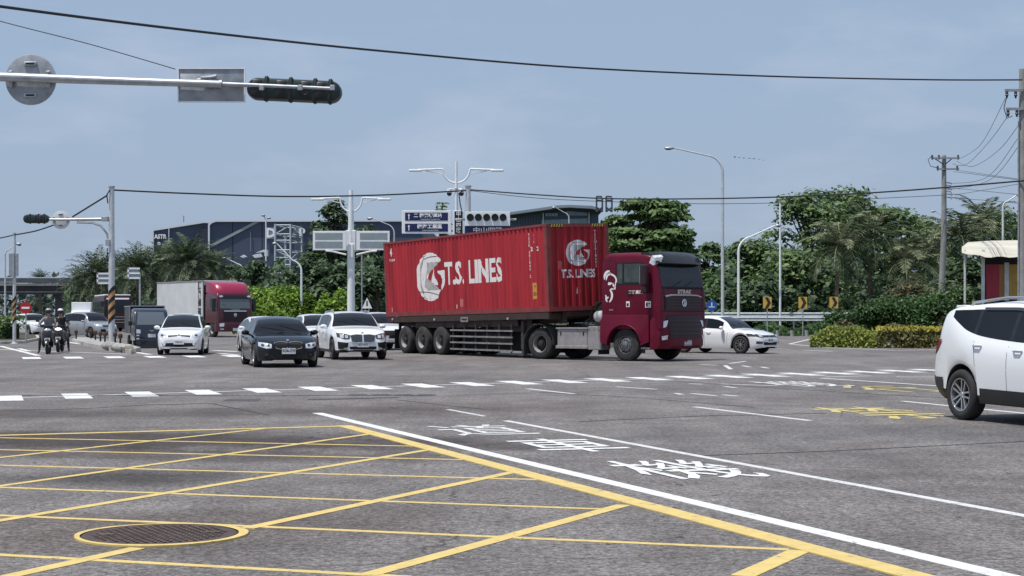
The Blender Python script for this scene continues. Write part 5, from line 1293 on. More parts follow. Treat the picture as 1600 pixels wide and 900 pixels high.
mb = MB(); mb.tube([(.05, -.12, -.02), (.12, -.13, -.09), (.22, -.13, -.09), (.28, -.12, -.02)], .012, 6); mb.build('cable_loop', M_black, hd)

# --- far signal pole with the striped band on the median
Yb = 80.0
t = mast('signal_pole', 'tall grey signal pole with orange and black striped band on the median tip', GX(174.5, Yb), CH + (YH - 292) / F * Yb, .155, (1.15, 2.75))
b0 = Vector(t.location)
def tl_(px, py, Y): return P(px, py, Y) - b0
mb = MB(); mb.tube([tl_(174, 342.5, Yb), tl_(110, 343, Yb), tl_(58, 343, Yb)], [.085, .065, .05], 10); mb.build('arm', M_steel, t)
mb = MB(); mb.tube([tl_(120, 347.5, Yb), tl_(145, 348.5, Yb), tl_(158, 353, Yb), tl_(167, 365, Yb), tl_(170, 379, Yb), tl_(172, 388, Yb)], .05, 8); mb.build('bracket', M_steel, t)
mb = MB(); mb.cbox((-.15, -.1, tl_(0, 379, Yb).z), (.22, .22, .30), .03); mb.build('junction_box', M_steel, t)
mb = MB(); mb.cbox((-.30, -.05, tl_(0, 342, Yb).z), (.34, .26, .24), .04); mb.build('arm_flange', M_steel, t)
mb = MB(); mb.tube([(-.18, -.1, tl_(0, 388, Yb).z), (-.2, -.12, tl_(0, 400, Yb).z), (-.12, -.14, tl_(0, 395, Yb).z)], .025, 6); mb.tube([(-.05, -.14, tl_(0, 297, Yb).z), (-.2, -.16, tl_(0, 305, Yb).z), (-.14, -.17, tl_(0, 318, Yb).z)], .03, 6); mb.build('cable_loop', M_black, t)
round_back('round_sign', 'back of a round pale sign on the striped pole arm', 94, 343.5, Yb, .44, m=M_signpale)
sig_head('traffic_signal', 'short black signal head seen from behind at the end of the striped pole arm', P(56.5, 342, Yb - .05), 1.24, .42, (1, 0, 0), None, 3)
for px, py in ((148, 470),):
    pass

# --- left post with sign, band, no-entry sign
Yc = 85.0
t = mast('signal_pole', 'thin grey signal post with striped band on the left kerb by the hedge', GX(22.5, Yc), CH + (YH - 365) / F * Yc, .09, (1.1, 2.35))
b0 = Vector(t.location)
mb = MB(); mb.box((0, -.12, tl_(0, 414, Yc).z), (.46, .10, 1.15)); mb.build('signal_back', M_signback, t)
mb = MB(); mb.box((0, -.18, tl_(0, 414, Yc).z), (.10, .06, 1.2)); mb.build('signal_mount', M_steel, t)
t = thing('no_entry_sign', 'red round no entry sign on a short post by the motor scooters', 'road sign', GX(40.5, 84)); zc = CH + (YH - 481) / F * 84
mb = MB(); mb.tube([(0, 0, 0), (0, 0, zc)], .035, 8); mb.build('post', M_steel, t)
mb = MB(); mb.lathe([(0, .0), (.30, .0), (.30, -.02)], XM((0, -.06, zc)), 28); mb.build('plate', M_red, t)
mb = MB(); mb.box((0, -.066, zc), (.40, .004, .10)); mb.build('bar', M_signwhite, t)

# --- street lamps: hooked ones
def hook_lamp(label, base, H, reach, Lx=0.0, r=.075, group='curved street lamps', mt=None, rise=.25, head=.55):
    t = thing('street_lamp', label, 'street lamp', base, 0, group); sg = 1 if reach > 0 else -1; a = abs(reach); R0 = min(1.1, a * .45)
    pts = [(0, 0, -.05), (0, 0, H * .5), (0, 0, H - R0 - rise)]
    for k in range(1, 7): th_ = math.pi / 2 * k / 6 * .86; pts.append((sg * R0 * (1 - math.cos(th_)), 0, H - R0 - rise + R0 * math.sin(th_)))
    pts.append((reach, 0, H))
    n = len(pts); mb = MB(); mb.tube(pts, [r * (1.15 - .65 * i / (n - 1)) for i in range(n)], 10); mb.build('pole', mt or M_pole, t)
    mb = MB(); mb.ell((reach + sg * head * .35, 0, H - .02), (head * .5, .16, .11), 12, 8); mb.build('lamp_head', M_steel, t)
    mb = MB(); mb.ell((reach + sg * head * .45, 0, H - .10), (head * .32, .12, .06), 10, 6); mb.build('lens', M_lampd, t)
    return t
def pz(py, Y): return CH + (YH - py) / F * Y
hook_lamp('tall curved street lamp rising behind the white hatchback on the right', GX(1129, 116), pz(231, 116), -(1129 - 1052) / F * 116, rise=.55, r=.10, head=.75)
t = hook_lamp('shorter curved lamp whose arm reaches right towards a slim white pole', GX(1154, 120), pz(352, 120), (1212 - 1154) / F * 120, r=.09, mt=M_whitepole, rise=.8, head=.45)
t = mast('slim_pole', 'slim plain white pole in front of the right hand trees', GX(1219, 121), pz(316, 121), .085, cat='pole', mt=M_whitepole)
hook_lamp('small curved lamp above the roadside shed on the far right', GX(1567, 92), pz(304, 92), .80, r=.06, rise=.35, head=.5)
hook_lamp('curved lamp with raised arm in front of the lattice tower', GX(471, 128), pz(380, 128), -(471 - 432) / F * 128, r=.08, mt=M_whitepole, rise=1.3, head=.4)
hook_lamp('curved lamp leaning out beside the crimson lorry roof', GX(381, 175), pz(403, 175), -1.9, r=.08, mt=M_whitepole, rise=.6, head=.5)
hook_lamp('curved lamp showing between the white signboards and the blue sign', GX(616, 150), pz(341, 150), -(616 - 582) / F * 150, r=.07, rise=.5, head=.6)
hook_lamp('curved lamp in front of the glass building, above the container', GX(889, 150), pz(324, 150), -(889 - 868) / F * 150, r=.06, rise=.45, head=.4)
hook_lamp('thin curved lamp beside the left signal post', GX(8, 120), pz(381, 120), .85, r=.06, rise=.4, head=.4)
hook_lamp('far small lamp just above the palms behind the utility pole', GX(1471, 190), pz(330, 190), -.7, r=.06, rise=.3, head=.6)
t = thing('street_lamp', 'straight lamp mast with two small heads beside the lattice tower', 'street lamp', GX(415.5, 190)); H = pz(338, 190)
mb = MB(); mb.tube([(0, 0, 0), (0, 0, H - .5), (-.15, 0, H)], [.10, .07, .05], 8); mb.build('pole', M_whitepole, t)
for sx, dz in ((-.3, .1), (.35, -.2)):
    mb = MB(); mb.ell((sx, 0, H + dz), (.25, .18, .14), 10, 6); mb.tube([(0, 0, H - .5), (sx, 0, H + dz)], .03, 6); mb.build('lamp_head', M_signback, t)
# --- ornamental double lamps
def double_lamp(label, px, ptop, Y, base_r=.14, wide=1.0):
    t = thing('double_street_lamp', label, 'street lamp', GX(px, Y), 0, 'white twin-arm lamps'); H = pz(ptop, Y); u = Y / F
    mb = MB(); mb.tube([(0, 0, 0), (0, 0, H * .6), (0, 0, H)], [base_r, base_r * .9, base_r * .5], 12); mb.build('pole', M_whitepole, t)
    for sx in (1, -1):
        mb = MB(); pts = []
        for k in range(9): a = math.pi / 2 * k / 8; pts.append((sx * 21 * u * math.sin(a) * wide, 0, H - 34 * u + 21 * u * (1 - math.cos(a)) ))
        pts.append((sx * 23 * u * wide, 0, H - 12 * u)); pts.append((sx * 60 * u * wide, 0, H - 13.5 * u)); mb.tube(pts, .055, 8)
        mb.tube([(sx * 22 * u * wide, 0, H - 20 * u), (sx * 48 * u * wide, 0, H - 15 * u)], .025, 6); mb.build('arm', M_whitepole, t)
        mb = MB(); mb.cbox((sx * 64 * u * wide, 0, H - 14.5 * u), (20 * u, .28, .13), .05); mb.build('lamp_head', M_whitepole, t)
    return t, H, u
tA, HA, uA = double_lamp('white twin-arm lamp standing above the blue direction sign', 713, 252, 92, .13)
tB, HB, uB = double_lamp('white twin-arm lamp whose pole carries the blank white signboards', 548.5, 297, 100, .24, .82)
# blank boards on the second lamp pole
for sx, cx in ((-1, 515), (1, 583)):
    s = thing('signboard', 'back of a white framed signboard, %s of the pair on the white lamp pole' % ('left' if sx < 0 else 'right'), 'road sign', P(cx, 376, 99.6)); u = 99.6 / F
    mb = MB(); mb.cbox((0, 0, 0), (52 * u, .10, 30 * u), .02); mb.build('board', M_signwhite, s)
    for dz in (6.6, -6.6):
        mb = MB(); mb.box((sx * -1.5 * u * 0 + (-sx) * -1.0 * u, -.052, dz * u), (43 * u, .012, 10.5 * u)); mb.build('back_panel', mat('board_grey', (.27, .32, .34), .5, var=.1), s)
    mb = MB(); mb.tube([(-sx * 26 * u, -.06, -22 * u), (-sx * 26 * u * .2, -.06, -17 * u), (sx * 6 * u, -.06, -16 * u)], .05, 6); mb.build('brace', M_whitepole, s)
mb = MB(); mb.cbox((0, -.02, CH + (YH - 376) / F * 100), (16 * uB, .3, 32 * uB), .05); mb.cbox((0, -.05, pz(392, 100)), (9 * uB, .4, 22 * uB), .05); mb.build('sign_mount', M_whitepole, tB)
# blue direction sign
Yd = 91.4; u = Yd / F
s = thing('direction_sign', 'white framed sign with two dark blue panels of white characters, on the twin-arm lamp', 'road sign', P(666.5, 347, Yd))
mb = MB(); mb.cbox((0, 0, 0), (77 * u, .12, 36 * u), .02); mb.build('frame', M_signwhite, s)
for dz, txt, en in ((8.5, '二 臨港轉運站', 'Lingang Bus Transfer Sta.'), (-8.8, '臨海工業區', 'Linhai Industrial Park')):
    mb = MB(); mb.cbox((-.0 * u, -.065, dz * u), (67 * u, .02, 12.5 * u), .008); pn = mb.build('panel', M_navy, s)
    mb = MB(); text_mb(txt, 7.0 * u, mb, XM((5 * u if dz < 0 else 2 * u, -.080, dz * u + 1.4 * u)), bold=.008, sx=1.12 if dz < 0 else 1.0)
    text_mb(en, 3.0 * u, mb, XM((6 * u, -.080, dz * u - 4.2 * u)), sx=1.0)
    mb.build('characters', M_signwhite, pn, smooth=False); mb = MB()
    mb.prism([(-27.5 * u, dz * u + 4.5 * u), (-29.5 * u, dz * u + 1.5 * u), (-28.2 * u, dz * u + 1.5 * u), (-28.2 * u, dz * u - 4.5 * u), (-26.8 * u, dz * u - 4.5 * u), (-26.8 * u, dz * u + 1.5 * u), (-25.5 * u, dz * u + 1.5 * u)], .004, XM((0, -.080, 0)))
    mb.build('arrow', M_signwhite, pn, smooth=False)
s = thing('street_name_sign', 'narrow dark street name board with vertical characters beside the blue sign', 'road sign', P(716.5, 348, Yd - .3))
mb = MB(); mb.cbox((0, 0, 0), (17 * u, .08, 38 * u), .02); mb.build('frame', M_signwhite, s)
mb = MB(); mb.cbox((0, -.045, 0), (12.5 * u, .02, 35 * u), .008); pn = mb.build('panel', M_black, s)
mb = MB()
for i, ch in enumerate('中山四路'): text_mb(ch, 8.0 * u, mb, XM((0, -.058, (13 - i * 8.7) * u)), bold=.006)
mb.build('characters', M_signwhite, pn, smooth=False)
# cameras on the lamp
for dx in (-11, 8):
    s = thing('security_camera', 'small round camera under the twin-arm lamp, %s side of the pole' % ('left' if dx < 0 else 'right'), 'camera', P(713 + dx, 302, 91.9)); mb = MB(); mb.ell((0, 0, 0), (.14, .14, .16), 12, 8); mb.build('dome', M_black, s)
    mb = MB(); mb.lathe([(0, .26), (.13, .24), (.14, .04)], n=10); mb.tube([(0, 0, .25), (-dx * .045, 0, .25)], .03, 6); mb.build('housing', M_signwhite, s)
# signal pole next to it with four lamps facing us and a blue panel below
t = mast('signal_pole', 'grey signal pole right of the twin-arm lamp, carrying the row of dark lamps', GX(731.5, 90.0), pz(291, 90), .17); b0 = Vector(t.location)
mb = MB(); mb.tube([(-.7, -.05, pz(343, 90)), (2.6, -.05, pz(343, 90))], .06, 8); mb.build('arm', M_steel, t)
mb = MB(); mb.tube([(-.12, -.15, pz(297, 90)), (-.5, -.2, pz(302, 90)), (-.42, -.2, pz(320, 90)), (-.3, -.2, pz(335, 90))], .03, 6); mb.build('cable_loop', M_black, t)
s = thing('traffic_signal', 'white backboard with a row of dark round lamps above the container roof', 'traffic signal', P(762, 342, 89.5)); u = 89.5 / F
mb = MB(); mb.cbox((0, 0, 0), (70 * u, .10, 22 * u), .02); mb.build('backboard', M_signwhite, s)
for x in (-27, -14.5, -1.5, 11.5, 24):
    mb = MB(); mb.lathe([(0, .06), (5.5 * u, .06), (5.5 * u, .0)], XM((x * u, -.05, 2 * u)), 18); l_ = mb.build('lamp', M_housing, s)
    mb = MB()
    for k in range(10):
        q = []
        for a in (math.pi * (1.15 * k / 10 - .07), math.pi * (1.15 * (k + 1) / 10 - .07)):
            for d in (-.06, -.32): q.append((x * u + 5.6 * u * math.cos(a), d, 2 * u + 5.6 * u * math.sin(a)))
        mb.add(q, [(0, 2, 3, 1)])
    mb.build('visor', M_black, l_)
s = thing('direction_sign', 'dark blue sign mostly hidden behind the container roof, under the row of lamps', 'road sign', P(762, 360, 89.6))
mb = MB(); mb.cbox((0, 0, 0), (72 * u, .08, 14 * u), .02); mb.build('panel', M_navy, s)
mb = MB(); text_mb('中山四路', 9 * u, mb, XM((0, -.05, 0)), sx=1.3, bold=.006); mb.build('characters', M_signwhite, s, smooth=False)
# --- small E-shaped sign backs under the palms
for px, py, Y in ((161, 435, 120), (209, 427, 118)):
    s = thing('signboard', 'small white framed sign back among the palms, %s' % ('behind the striped pole' if px < 200 else 'over the small dark truck'), 'road sign', GX(px, Y)); u = Y / F; z = pz(py, Y)
    mb = MB(); mb.tube([(9 * u, .1, 0), (9 * u, .1, z)], .07, 8); mb.build('post', M_steel, s)
    mb = MB()
    for dz in (7.5, 0, -7.5): mb.box((0, 0, z + dz * u), (19 * u, .06, 2.6 * u))
    mb.box((-8.6 * u, 0, z), (2.2 * u, .06, 17 * u)); mb.build('frame', M_signwhite, s)
    mb = MB(); mb.box((0, .04, z), (17 * u, .02, 15 * u)); mb.build('panel', mat('board_grey', (.27, .32, .34), .5), s)
# --- small warning triangle behind the white crossover, blue keep sign
s = thing('warning_sign', 'small triangular warning sign back behind the white crossover car', 'road sign', GX(573.5, 95)); u = 95 / F; z = pz(475, 95)
mb = MB(); mb.prism([(-8 * u, -7 * u), (8 * u, -7 * u), (0, 10 * u)], .02, XM((0, 0, z))); mb.build('plate', M_signwhite, s)
mb = MB(); mb.prism([(-1.3 * u, -3 * u), (1.3 * u, -3 * u), (1.0 * u, 5 * u), (-1.0 * u, 5 * u)], .004, XM((0, -.022, z))); mb.build('symbol', M_ink, s)
for dx in (-3, 3):
    mb = MB(); mb.tube([(dx * u, .03, 0), (dx * u, .03, z - 6 * u)], .03, 6); mb.build('post', M_steel, s)
s = thing('slim_pole', 'thin grey post in the bushes right of the white lamp pole', 'pole', GX(565.5, 112)); mb = MB(); mb.tube([(0, 0, 0), (0, 0, pz(398, 112))], .05, 8); mb.build('shaft', M_signback, s)
s = thing('keep_side_sign', 'round blue arrow sign just behind the lorry cab', 'road sign', GX(1112, 98)); z = pz(477.5, 98)
mb = MB(); mb.lathe([(0, 0), (.32, 0), (.32, -.02)], XM((0, -.05, z)), 28); mb.build('plate', M_blue, s)
mb = MB(); mb.box((0, -.055, z + .08), (.06, .004, .22)); mb.box((0, -.055, z - .08), (.36, .004, .05)); mb.build('symbol', M_signwhite, s)
mb = MB(); mb.tube([(0, 0, 0), (0, 0, z + .4)], .035, 8); mb.build('post', M_steel, s)
# --- chevron boards
for i, px in enumerate((1199, 1254.5, 1303)):
    Y = 117.0; u = Y / F; z = pz(473, Y)
    s = thing('chevron_sign', 'yellow chevron board with black arrow above the guard rail, %s' % ('nearest the white hatchback' if i == 0 else 'middle one of the three' if i == 1 else 'nearest the planted island'), 'road sign', GX(px, Y), 0, 'chevron boards along the bend')
    mb = MB(); mb.cbox((0, 0, z), (13.5 * u, .03, 18 * u), .01); mb.build('board', M_yel, s)
    mb = MB(); mb.prism([(-4 * u, 8.5 * u), (1 * u, 8.5 * u), (5.5 * u, 0), (1 * u, -8.5 * u), (-4 * u, -8.5 * u), (.5 * u, 0)], .004, XM((0, -.018, z))); mb.build('chevron', M_ink, s)
    mb = MB(); mb.tube([(0, .03, 0), (0, .03, z - 8 * u)], .04, 8); mb.build('post', M_steel, s)
# --- guard rail on the right
gr = thing('guard_rail', 'galvanised double guard rail along the bend behind the white hatchback', 'guard rail', (26.0, 119.5, 0))
for k, (dy, z, r_) in enumerate(((0, 1.20, .14), (2.2, 1.50, .14))):
    mb = MB(); pr = [(-.02, -.17), (-.07, -.10), (-.02, -.04), (-.02, .04), (-.07, .10), (-.02, .17), (.0, .17), (.0, -.17)]
    mb.loft([[(x, dy + a, z + b) for a, b in pr] for x in (-16, 0, 4)]); mb.build('rail', mat('rail_zinc', (.50, .53, .54), .45, .3, var=.15), gr)
for i in range(11):
    mb = MB(); mb.cbox((-15.5 + i * 1.95, .08, .68), (.12, .10, 1.36), .02); mb.build('post', M_steel, gr)
for i in range(6):
    s = thing('bollard', 'short grey roadside bollard with dark top below the guard rail', 'bollard', (18.6 + i * 1.0, 116.6 - i * .12, 0), 0, 'bollards below the guard rail'); mb = MB(); mb.lathe([(0, .62), (.11, .60), (.12, .42)], n=10); mb.build('cap', M_black, s)
    mb = MB(); mb.lathe([(.12, .42), (.12, 0), (.0, 0)], n=10); mb.build('body', M_conc, s)
# --- delineators on the median
for i, (px, py) in enumerate(((119, 534), (136, 531), (142, 533.5), (149, 536), (157, 538.5), (164, 540), (170, 537.5), (180, 540.5), (188, 544))):
    b = G(px, py); s = thing('delineator', 'short dark reflector post on the median kerb', 'delineator', (b.x, b.y, .12), 0, 'reflector posts along the median'); mb = MB(); mb.tube([(0, 0, 0), (0, 0, .38)], .045, 8); mb.build('stem', M_black, s)
    mb = MB(); mb.ell((0, 0, .42), (.11, .06, .13), 10, 6); mb.build('reflector', mat('reflector_amber', (.07, .03, .02), .4), s)
for (px, py, k) in ((171, 548, .26), (186, 551, .24), (199, 551.5, .20)):
    b = G(px, py); s = thing('boulder', 'rounded stone at the median tip, %s' % {171: 'darkest of three', 186: 'between the other two', 199: 'nearest the small dark truck'}[px], 'stone', (b.x, b.y, .1), 0, 'stones at the median tip')
    mb = MB(); mb.ell((0, 0, .1), (k * 1.3, k, k * .75), 10, 7); rnd = random.Random(px)
    mb.v = [(x * (1 + rnd.uniform(-.12, .12)), y * (1 + rnd.uniform(-.12, .12)), z) for x, y, z in mb.v]; mb.build('stone', M_kerb if px > 180 else M_conc, s)

# --- utility poles on the right
M_pconc = mat('pole_concrete', (.27, .27, .26), .85, var=.2, scale=2)
def insulator(mb, p, h=.28): mb.lathe([(0, h), (.05, h * .95), (.07, h * .75), (.05, h * .62), (.08, h * .45), (.05, h * .3), (.03, 0)], T(*p), 8)
t1 = thing('utility_pole', 'tall concrete utility pole at the right edge in front of the shed', 'utility pole', GX(1598, 70)); H1 = pz(108, 70)
mb = MB(); mb.tube([(0, 0, 0), (0, 0, H1)], [.22, .15], 14); mb.build('pole', M_pconc, t1)
for z_, x0, x1 in ((pz(142, 70), -.80, .8), (pz(171, 70), -.75, .7)):
    mb = MB(); mb.box(((x0 + x1) / 2, -.18, z_), (x1 - x0, .10, .10)); a_ = mb.build('crossarm', M_signback, t1)
    for x in (x0 + .08, x0 + .45, x1 - .1):
        mb = MB(); insulator(mb, (x, -.18, z_ - .34), .3); mb.build('insulator', M_black, a_)
mb = MB(); mb.tube([(-.72, -.2, pz(150, 70)), (-.85, -.2, pz(170, 70)), (-.72, -.2, pz(186, 70)), (-.5, -.2, pz(182, 70))], .02, 6); mb.build('jumper_wire', M_wire, t1)
mb = MB(); mb.tube([(-.19, -.08, pz(190, 70)), (-.22, -.1, pz(250, 70)), (-.20, -.1, pz(300, 70)), (-.22, -.1, pz(480, 70))], .035, 6); mb.build('conduit', M_signback, t1)
t2 = thing('utility_pole', 'slender utility pole with two crossarms standing before the coconut palms', 'utility pole', GX(1475, 100)); H2 = pz(243, 100)
mb = MB(); mb.tube([(-.25, 0, 0), (0, 0, H2 * .6), (0, 0, H2)], [.21, .17, .13], 12); mb.build('pole', M_pconc, t2)
for z_, x0, x1 in ((pz(247.5, 100), -.75, .90), (pz(264.5, 100), -.42, .85)):
    mb = MB(); mb.box(((x0 + x1) / 2, -.16, z_), (x1 - x0, .10, .10)); a_ = mb.build('crossarm', M_signback, t2)
    for x in (x0, x0 + .4, x1 - .1):
        mb = MB(); insulator(mb, (x, -.16, z_ - .1), .3); mb.build('insulator', M_black, a_)
mb = MB(); mb.tube([(0, -.1, pz(258, 100)), (-.65, -.12, pz(247, 100))], .03, 6); mb.tube([(0, -.1, pz(258, 100)), (.5, -.12, pz(247, 100))], .03, 6)
mb.tube([(-.72, -.16, pz(243, 100)), (-1.0, -.16, pz(250, 100)), (-.85, -.16, pz(260, 100)), (-.4, -.16, pz(263, 100))], .02, 6); mb.build('brace', M_wire, t2)
for i in range(6):
    mb = MB(); z_ = pz(285 + i * 4.6, 100); mb.tube([(.1, -.12, z_), (.38, -.12, z_ - .04), (.42, -.12, z_ - .14)], .022, 5); mb.build('cable_hook', M_wire, t2)

# --- wires
def cable(label, pts, r, name='cable', seg=10, group=None, cat='cable'):
    """smooth line through (px, py, distance) points"""
    ps = [P(*q) for q in pts]; out = []
    for i in range(len(ps) - 1):
        p0, p1, p2, p3 = ps[max(0, i - 1)], ps[i], ps[i + 1], ps[min(len(ps) - 1, i + 2)]
        for k in range(seg):
            t = k / seg; out.append(.5 * ((2 * p1) + (-p0 + p2) * t + (2 * p0 - 5 * p1 + 4 * p2 - p3) * t * t + (-p0 + 3 * p1 - 3 * p2 + p3) * t**3))
    out.append(ps[-1]); mb = MB(); mb.tube(out, r, 6); o = mb.build(name, M_wire, smooth=True); tag(o, label, cat, group); return o
cable('thick black cable sagging across the whole top of the picture', ((-120, -9, 30), (0, 10, 32), (300, 48, 38), (600, 80, 46), (900, 105.5, 54), (1200, 119, 61), (1450, 124.5, 66), (1597, 124.8, 69.7)), .030)
cable('thin wire running down to the rectangular sign at top left', ((-140, -8, 31), (0, 33, 30), (140, 69, 29.6), (274, 108, 29.2)), .008)
cable('black cable from the striped pole to the signal pole by the blue sign', ((178, 297, 80), (300, 302.5, 82), (450, 307, 85), (600, 304.5, 87.5), (730, 297.5, 90)), .038)
cable('upper black cable from the signal pole towards the right edge', ((735, 296.5, 90), (850, 305, 89), (960, 310.5, 87), (1130, 310, 83), (1300, 304.5, 78), (1450, 295, 74), (1660, 277, 68)), .034)
cable('lower thin wire from the signal pole past the trees to the right', ((735, 298, 90), (860, 311, 92), (1060, 318, 95), (1220, 317, 97), (1330, 312, 98), (1474, 305, 99.6)), .016)
cable('guy cable from the striped pole down to its arm', ((168, 305, 80), (113, 339, 80)), .04)
cable('cable from the striped pole arm to the thin left post', ((83, 352, 80.5), (55, 361, 82), (23, 367, 85)), .035)
cable('cable running left from the thin left post', ((23, 367, 85), (0, 372, 86), (-60, 384, 88)), .03)
PW = [((1501, 247.5, 100), (1533, 225, 86), (1571, 153.5, 69.8)), ((1488, 256, 100), (1510, 257, 93), (1545, 222, 80), (1573, 184, 69.8)), ((1495, 252, 100), (1520, 260, 90), (1560, 235, 78), (1592, 195, 70)), ((1480, 287, 100), (1540, 278, 84), (1590, 217, 70.2)), ((1480, 297, 100), (1545, 282, 84), (1592, 228, 70.2)), ((1495, 266, 100), (1590, 279.5, 74), (1640, 284, 66)), ((1490, 268, 100), (1590, 281, 74), (1640, 286, 66)), ((1480, 301, 100), (1500, 303, 96), (1600, 286, 70)), ((1482, 309, 100), (1540, 313, 86), (1640, 322, 66)), ((1480, 296, 100), (1500, 295, 95), (1600, 305, 70))]
for i, q in enumerate(PW): cable('thin power line sagging between the two utility poles on the right', q, .011, 'power_line', 10, 'power lines between the utility poles', 'power line')
# --- birds
for i, (px, py, s_) in enumerate(((1148, 245.5, 1.0), (1155, 246.2, .7), (1162, 247, .8), (1171, 247.6, .8), (1178, 248.2, 1.0), (1186, 249, .7), (1193, 250.3, .6))):
    mb = MB(); k = s_ * .42
    mb.ell((0, 0, 0), (.10 * k * 2, .055 * k * 2, .055 * k * 2), 8, 6)
    for sy in (1, -1): mb.loft([[(.06 * k, 0, .02), (-.10 * k, 0, .02), (-.10 * k, 0, 0), (.06 * k, 0, 0)], [(.10 * k, sy * .3 * k, .14 * k), (-.05 * k, sy * .3 * k, .14 * k), (-.05 * k, sy * .3 * k, .13 * k), (.10 * k, sy * .3 * k, .13 * k)], [(-.02 * k, sy * .62 * k, .02 * k), (-.08 * k, sy * .62 * k, .02 * k), (-.08 * k, sy * .62 * k, .015 * k), (-.02 * k, sy * .62 * k, .015 * k)]])
    mb.loft([[(-.16 * k, .03 * k, 0), (-.16 * k, -.03 * k, 0), (-.16 * k, -.03 * k, -.01), (-.16 * k, .03 * k, -.01)], [(-.32 * k, .07 * k, 0), (-.32 * k, -.07 * k, 0), (-.32 * k, -.07 * k, -.01), (-.32 * k, .07 * k, -.01)]])
    b = mb.build('bird', M_black); b.location = P(px, py, 150); b.rotation_euler = (0, 0, R(190 + 12 * i)); tag(b, 'small dark bird flying in a line beside the tall curved lamp', 'bird', 'birds flying in a line')
# ================================================================== BUILDINGS, BRIDGE, TREES
M_clad = mat('blue_grey_cladding', (.058, .080, .125), .55, .1, var=.10, scale=.12, stretch=(1, 1, .2))
M_trim = mat('pale_trim', (.66, .70, .74), .5)
def local(t): b = Vector(t.location); return lambda px, py, Y: P(px, py, Y) - b
# --- dark warehouse on the left
Yw = 250.0; u = Yw / F
w = thing('warehouse', 'large dark blue grey warehouse with pale edge and diagonal stripe, behind the palms', 'building', GX(430, Yw)); Lw = local(w)
def slab(t, name, pts, Y, thick, m, back=0.0):
    """outline on the facade with its own depth behind"""
    Lq = local(t); mb = MB(); b = [Lq(x, y, Y) for x, y in pts]; n = len(b)
    vs = [tuple(v) for v in b] + [(v.x, v.y + thick, v.z) for v in b]
    mb.add(vs, [tuple(range(n)), tuple(range(2 * n - 1, n - 1, -1))] + [(i, i + n, (i + 1) % n + n, (i + 1) % n) for i in range(n)]); return mb.build(name, m, t, smooth=False)
slab(w, 'main_hall', [(328, 510), (328, 352), (332, 347.5), (338, 346.5), (660, 346), (660, 510)], Yw, 60, M_clad)
slab(w, 'side_wing', [(239.5, 510), (239.5, 360), (319, 348), (327, 347), (327, 510)], Yw + 4, 50, mat('wing_cladding', (.055, .075, .115), .5, .1, var=.1, scale=.2))
slab(w, 'wing_panel', [(314, 510), (314, 349.5), (326, 347.5), (326, 510)], Yw + 3.8, .1, mat('wing_panel_dark', (.030, .040, .062), .5))
slab(w, 'edge_trim', [(238, 510), (238, 358.5), (318, 346), (324, 346.2), (328, 348), (328, 350), (323, 348.4), (318, 348.3), (240, 360.6), (240, 510)], Yw + 3.6, .4, M_trim)
slab(w, 'roof_edge', [(325, 402), (325, 351), (329, 346), (336, 344.2), (660, 343.8), (660, 346), (337, 346.4), (331, 348.5), (327.4, 352), (327.4, 402)], Yw - .5, .5, M_trim)
slab(w, 'diagonal_stripe', [(322, 386), (396, 347), (405, 347), (326, 388.5)], Yw - .25, .2, mat('stripe_grey_green', (.26, .32, .33), .6))
for x in (363, 409): slab(w, 'panel_seam', [(x, 470), (x, 347), (x + .7, 347), (x + .7, 470)], Yw - .06, .05, M_under)
slab(w, 'downpipe', [(263.2, 380), (263.2, 357), (264.4, 357), (264.4, 380)], Yw + 3.6, .1, M_trim)
slab(w, 'downpipe', [(391, 392), (391, 363), (391.8, 363), (391.8, 392)], Yw - .3, .1, mat('pipe_grey', (.2, .24, .28), .6))
for txt, px, py, sz, Y in (('ASTR', 250.5, 370, 9.5, Yw + 3.4), ('D', 248.5, 381, 7, Yw + 3.4)):
    mb = MB(); text_mb(txt, sz * u, mb, XM(Lw(px, py, Y)), ext=.05, bold=.03, sx=.85); mb.build('wall_sign', M_signwhite, w, smooth=False)
for ch, px in (('D', 423), ('S', 447), ('P', 471)):
    mb = MB(); text_mb(ch, 19 * u, mb, XM(Lw(px, 364.5, Yw - .4)), ext=.1, bold=.09, sx=1.1); mb.build('wall_sign', M_signwhite, w, smooth=False)
slab(w, 'sign_back', [(415, 373), (415, 355.5), (430, 355.5), (430, 373)], Yw - .15, .1, mat('sign_frame_pale', (.45, .5, .55), .6))
mb = MB(); mb.tube([Lw(287, 347, Yw + 20), Lw(287, 337, Yw + 20)], .08, 6); mb.build('antenna', M_signback, w)
for pts in ([(375, 401), (380, 398), (384, 401), (380, 403)], [(394, 399), (400, 397), (408, 396), (410, 401), (398, 403)], [(400, 394.5), (412, 390), (418, 390.5), (418, 400), (413, 400), (413, 394)]): slab(w, 'roof_plant', pts, Yw - 2, 1.5, M_trim)
# --- curved glass building on the right
Yg = 235.0
gb = thing('glass_building', 'low dark office block with curved roof and glazed corner behind the signal pole', 'building', GX(850, Yg))
slab(gb, 'wall', [(735, 505), (735, 341), (870, 327.5), (885, 325.5), (935, 330), (938, 505)], Yg, 40, mat('office_cladding', (.075, .10, .15), .5, .1, var=.1, scale=.3))
slab(gb, 'roof', [(735, 338.5), (735, 335.5), (800, 331), (872, 320.8), (890, 320), (925, 321.5), (941, 326), (941, 330), (925, 326), (890, 324), (872, 325), (800, 335)], Yg - 3, 46, mat('office_roof', (.30, .34, .38), .5, .3))
slab(gb, 'roof_soffit', [(735, 342), (735, 338.6), (800, 335.1), (872, 325.1), (890, 324.1), (925, 326.1), (938, 330), (938, 333), (890, 328), (872, 328.5), (800, 339)], Yg - 1.5, 1.0, mat('soffit_dark', (.03, .035, .045), .6))
M_gl2 = mat('office_glass', (.10, .16, .21), .15, .2, var=.25, scale=.5, spec=.9)
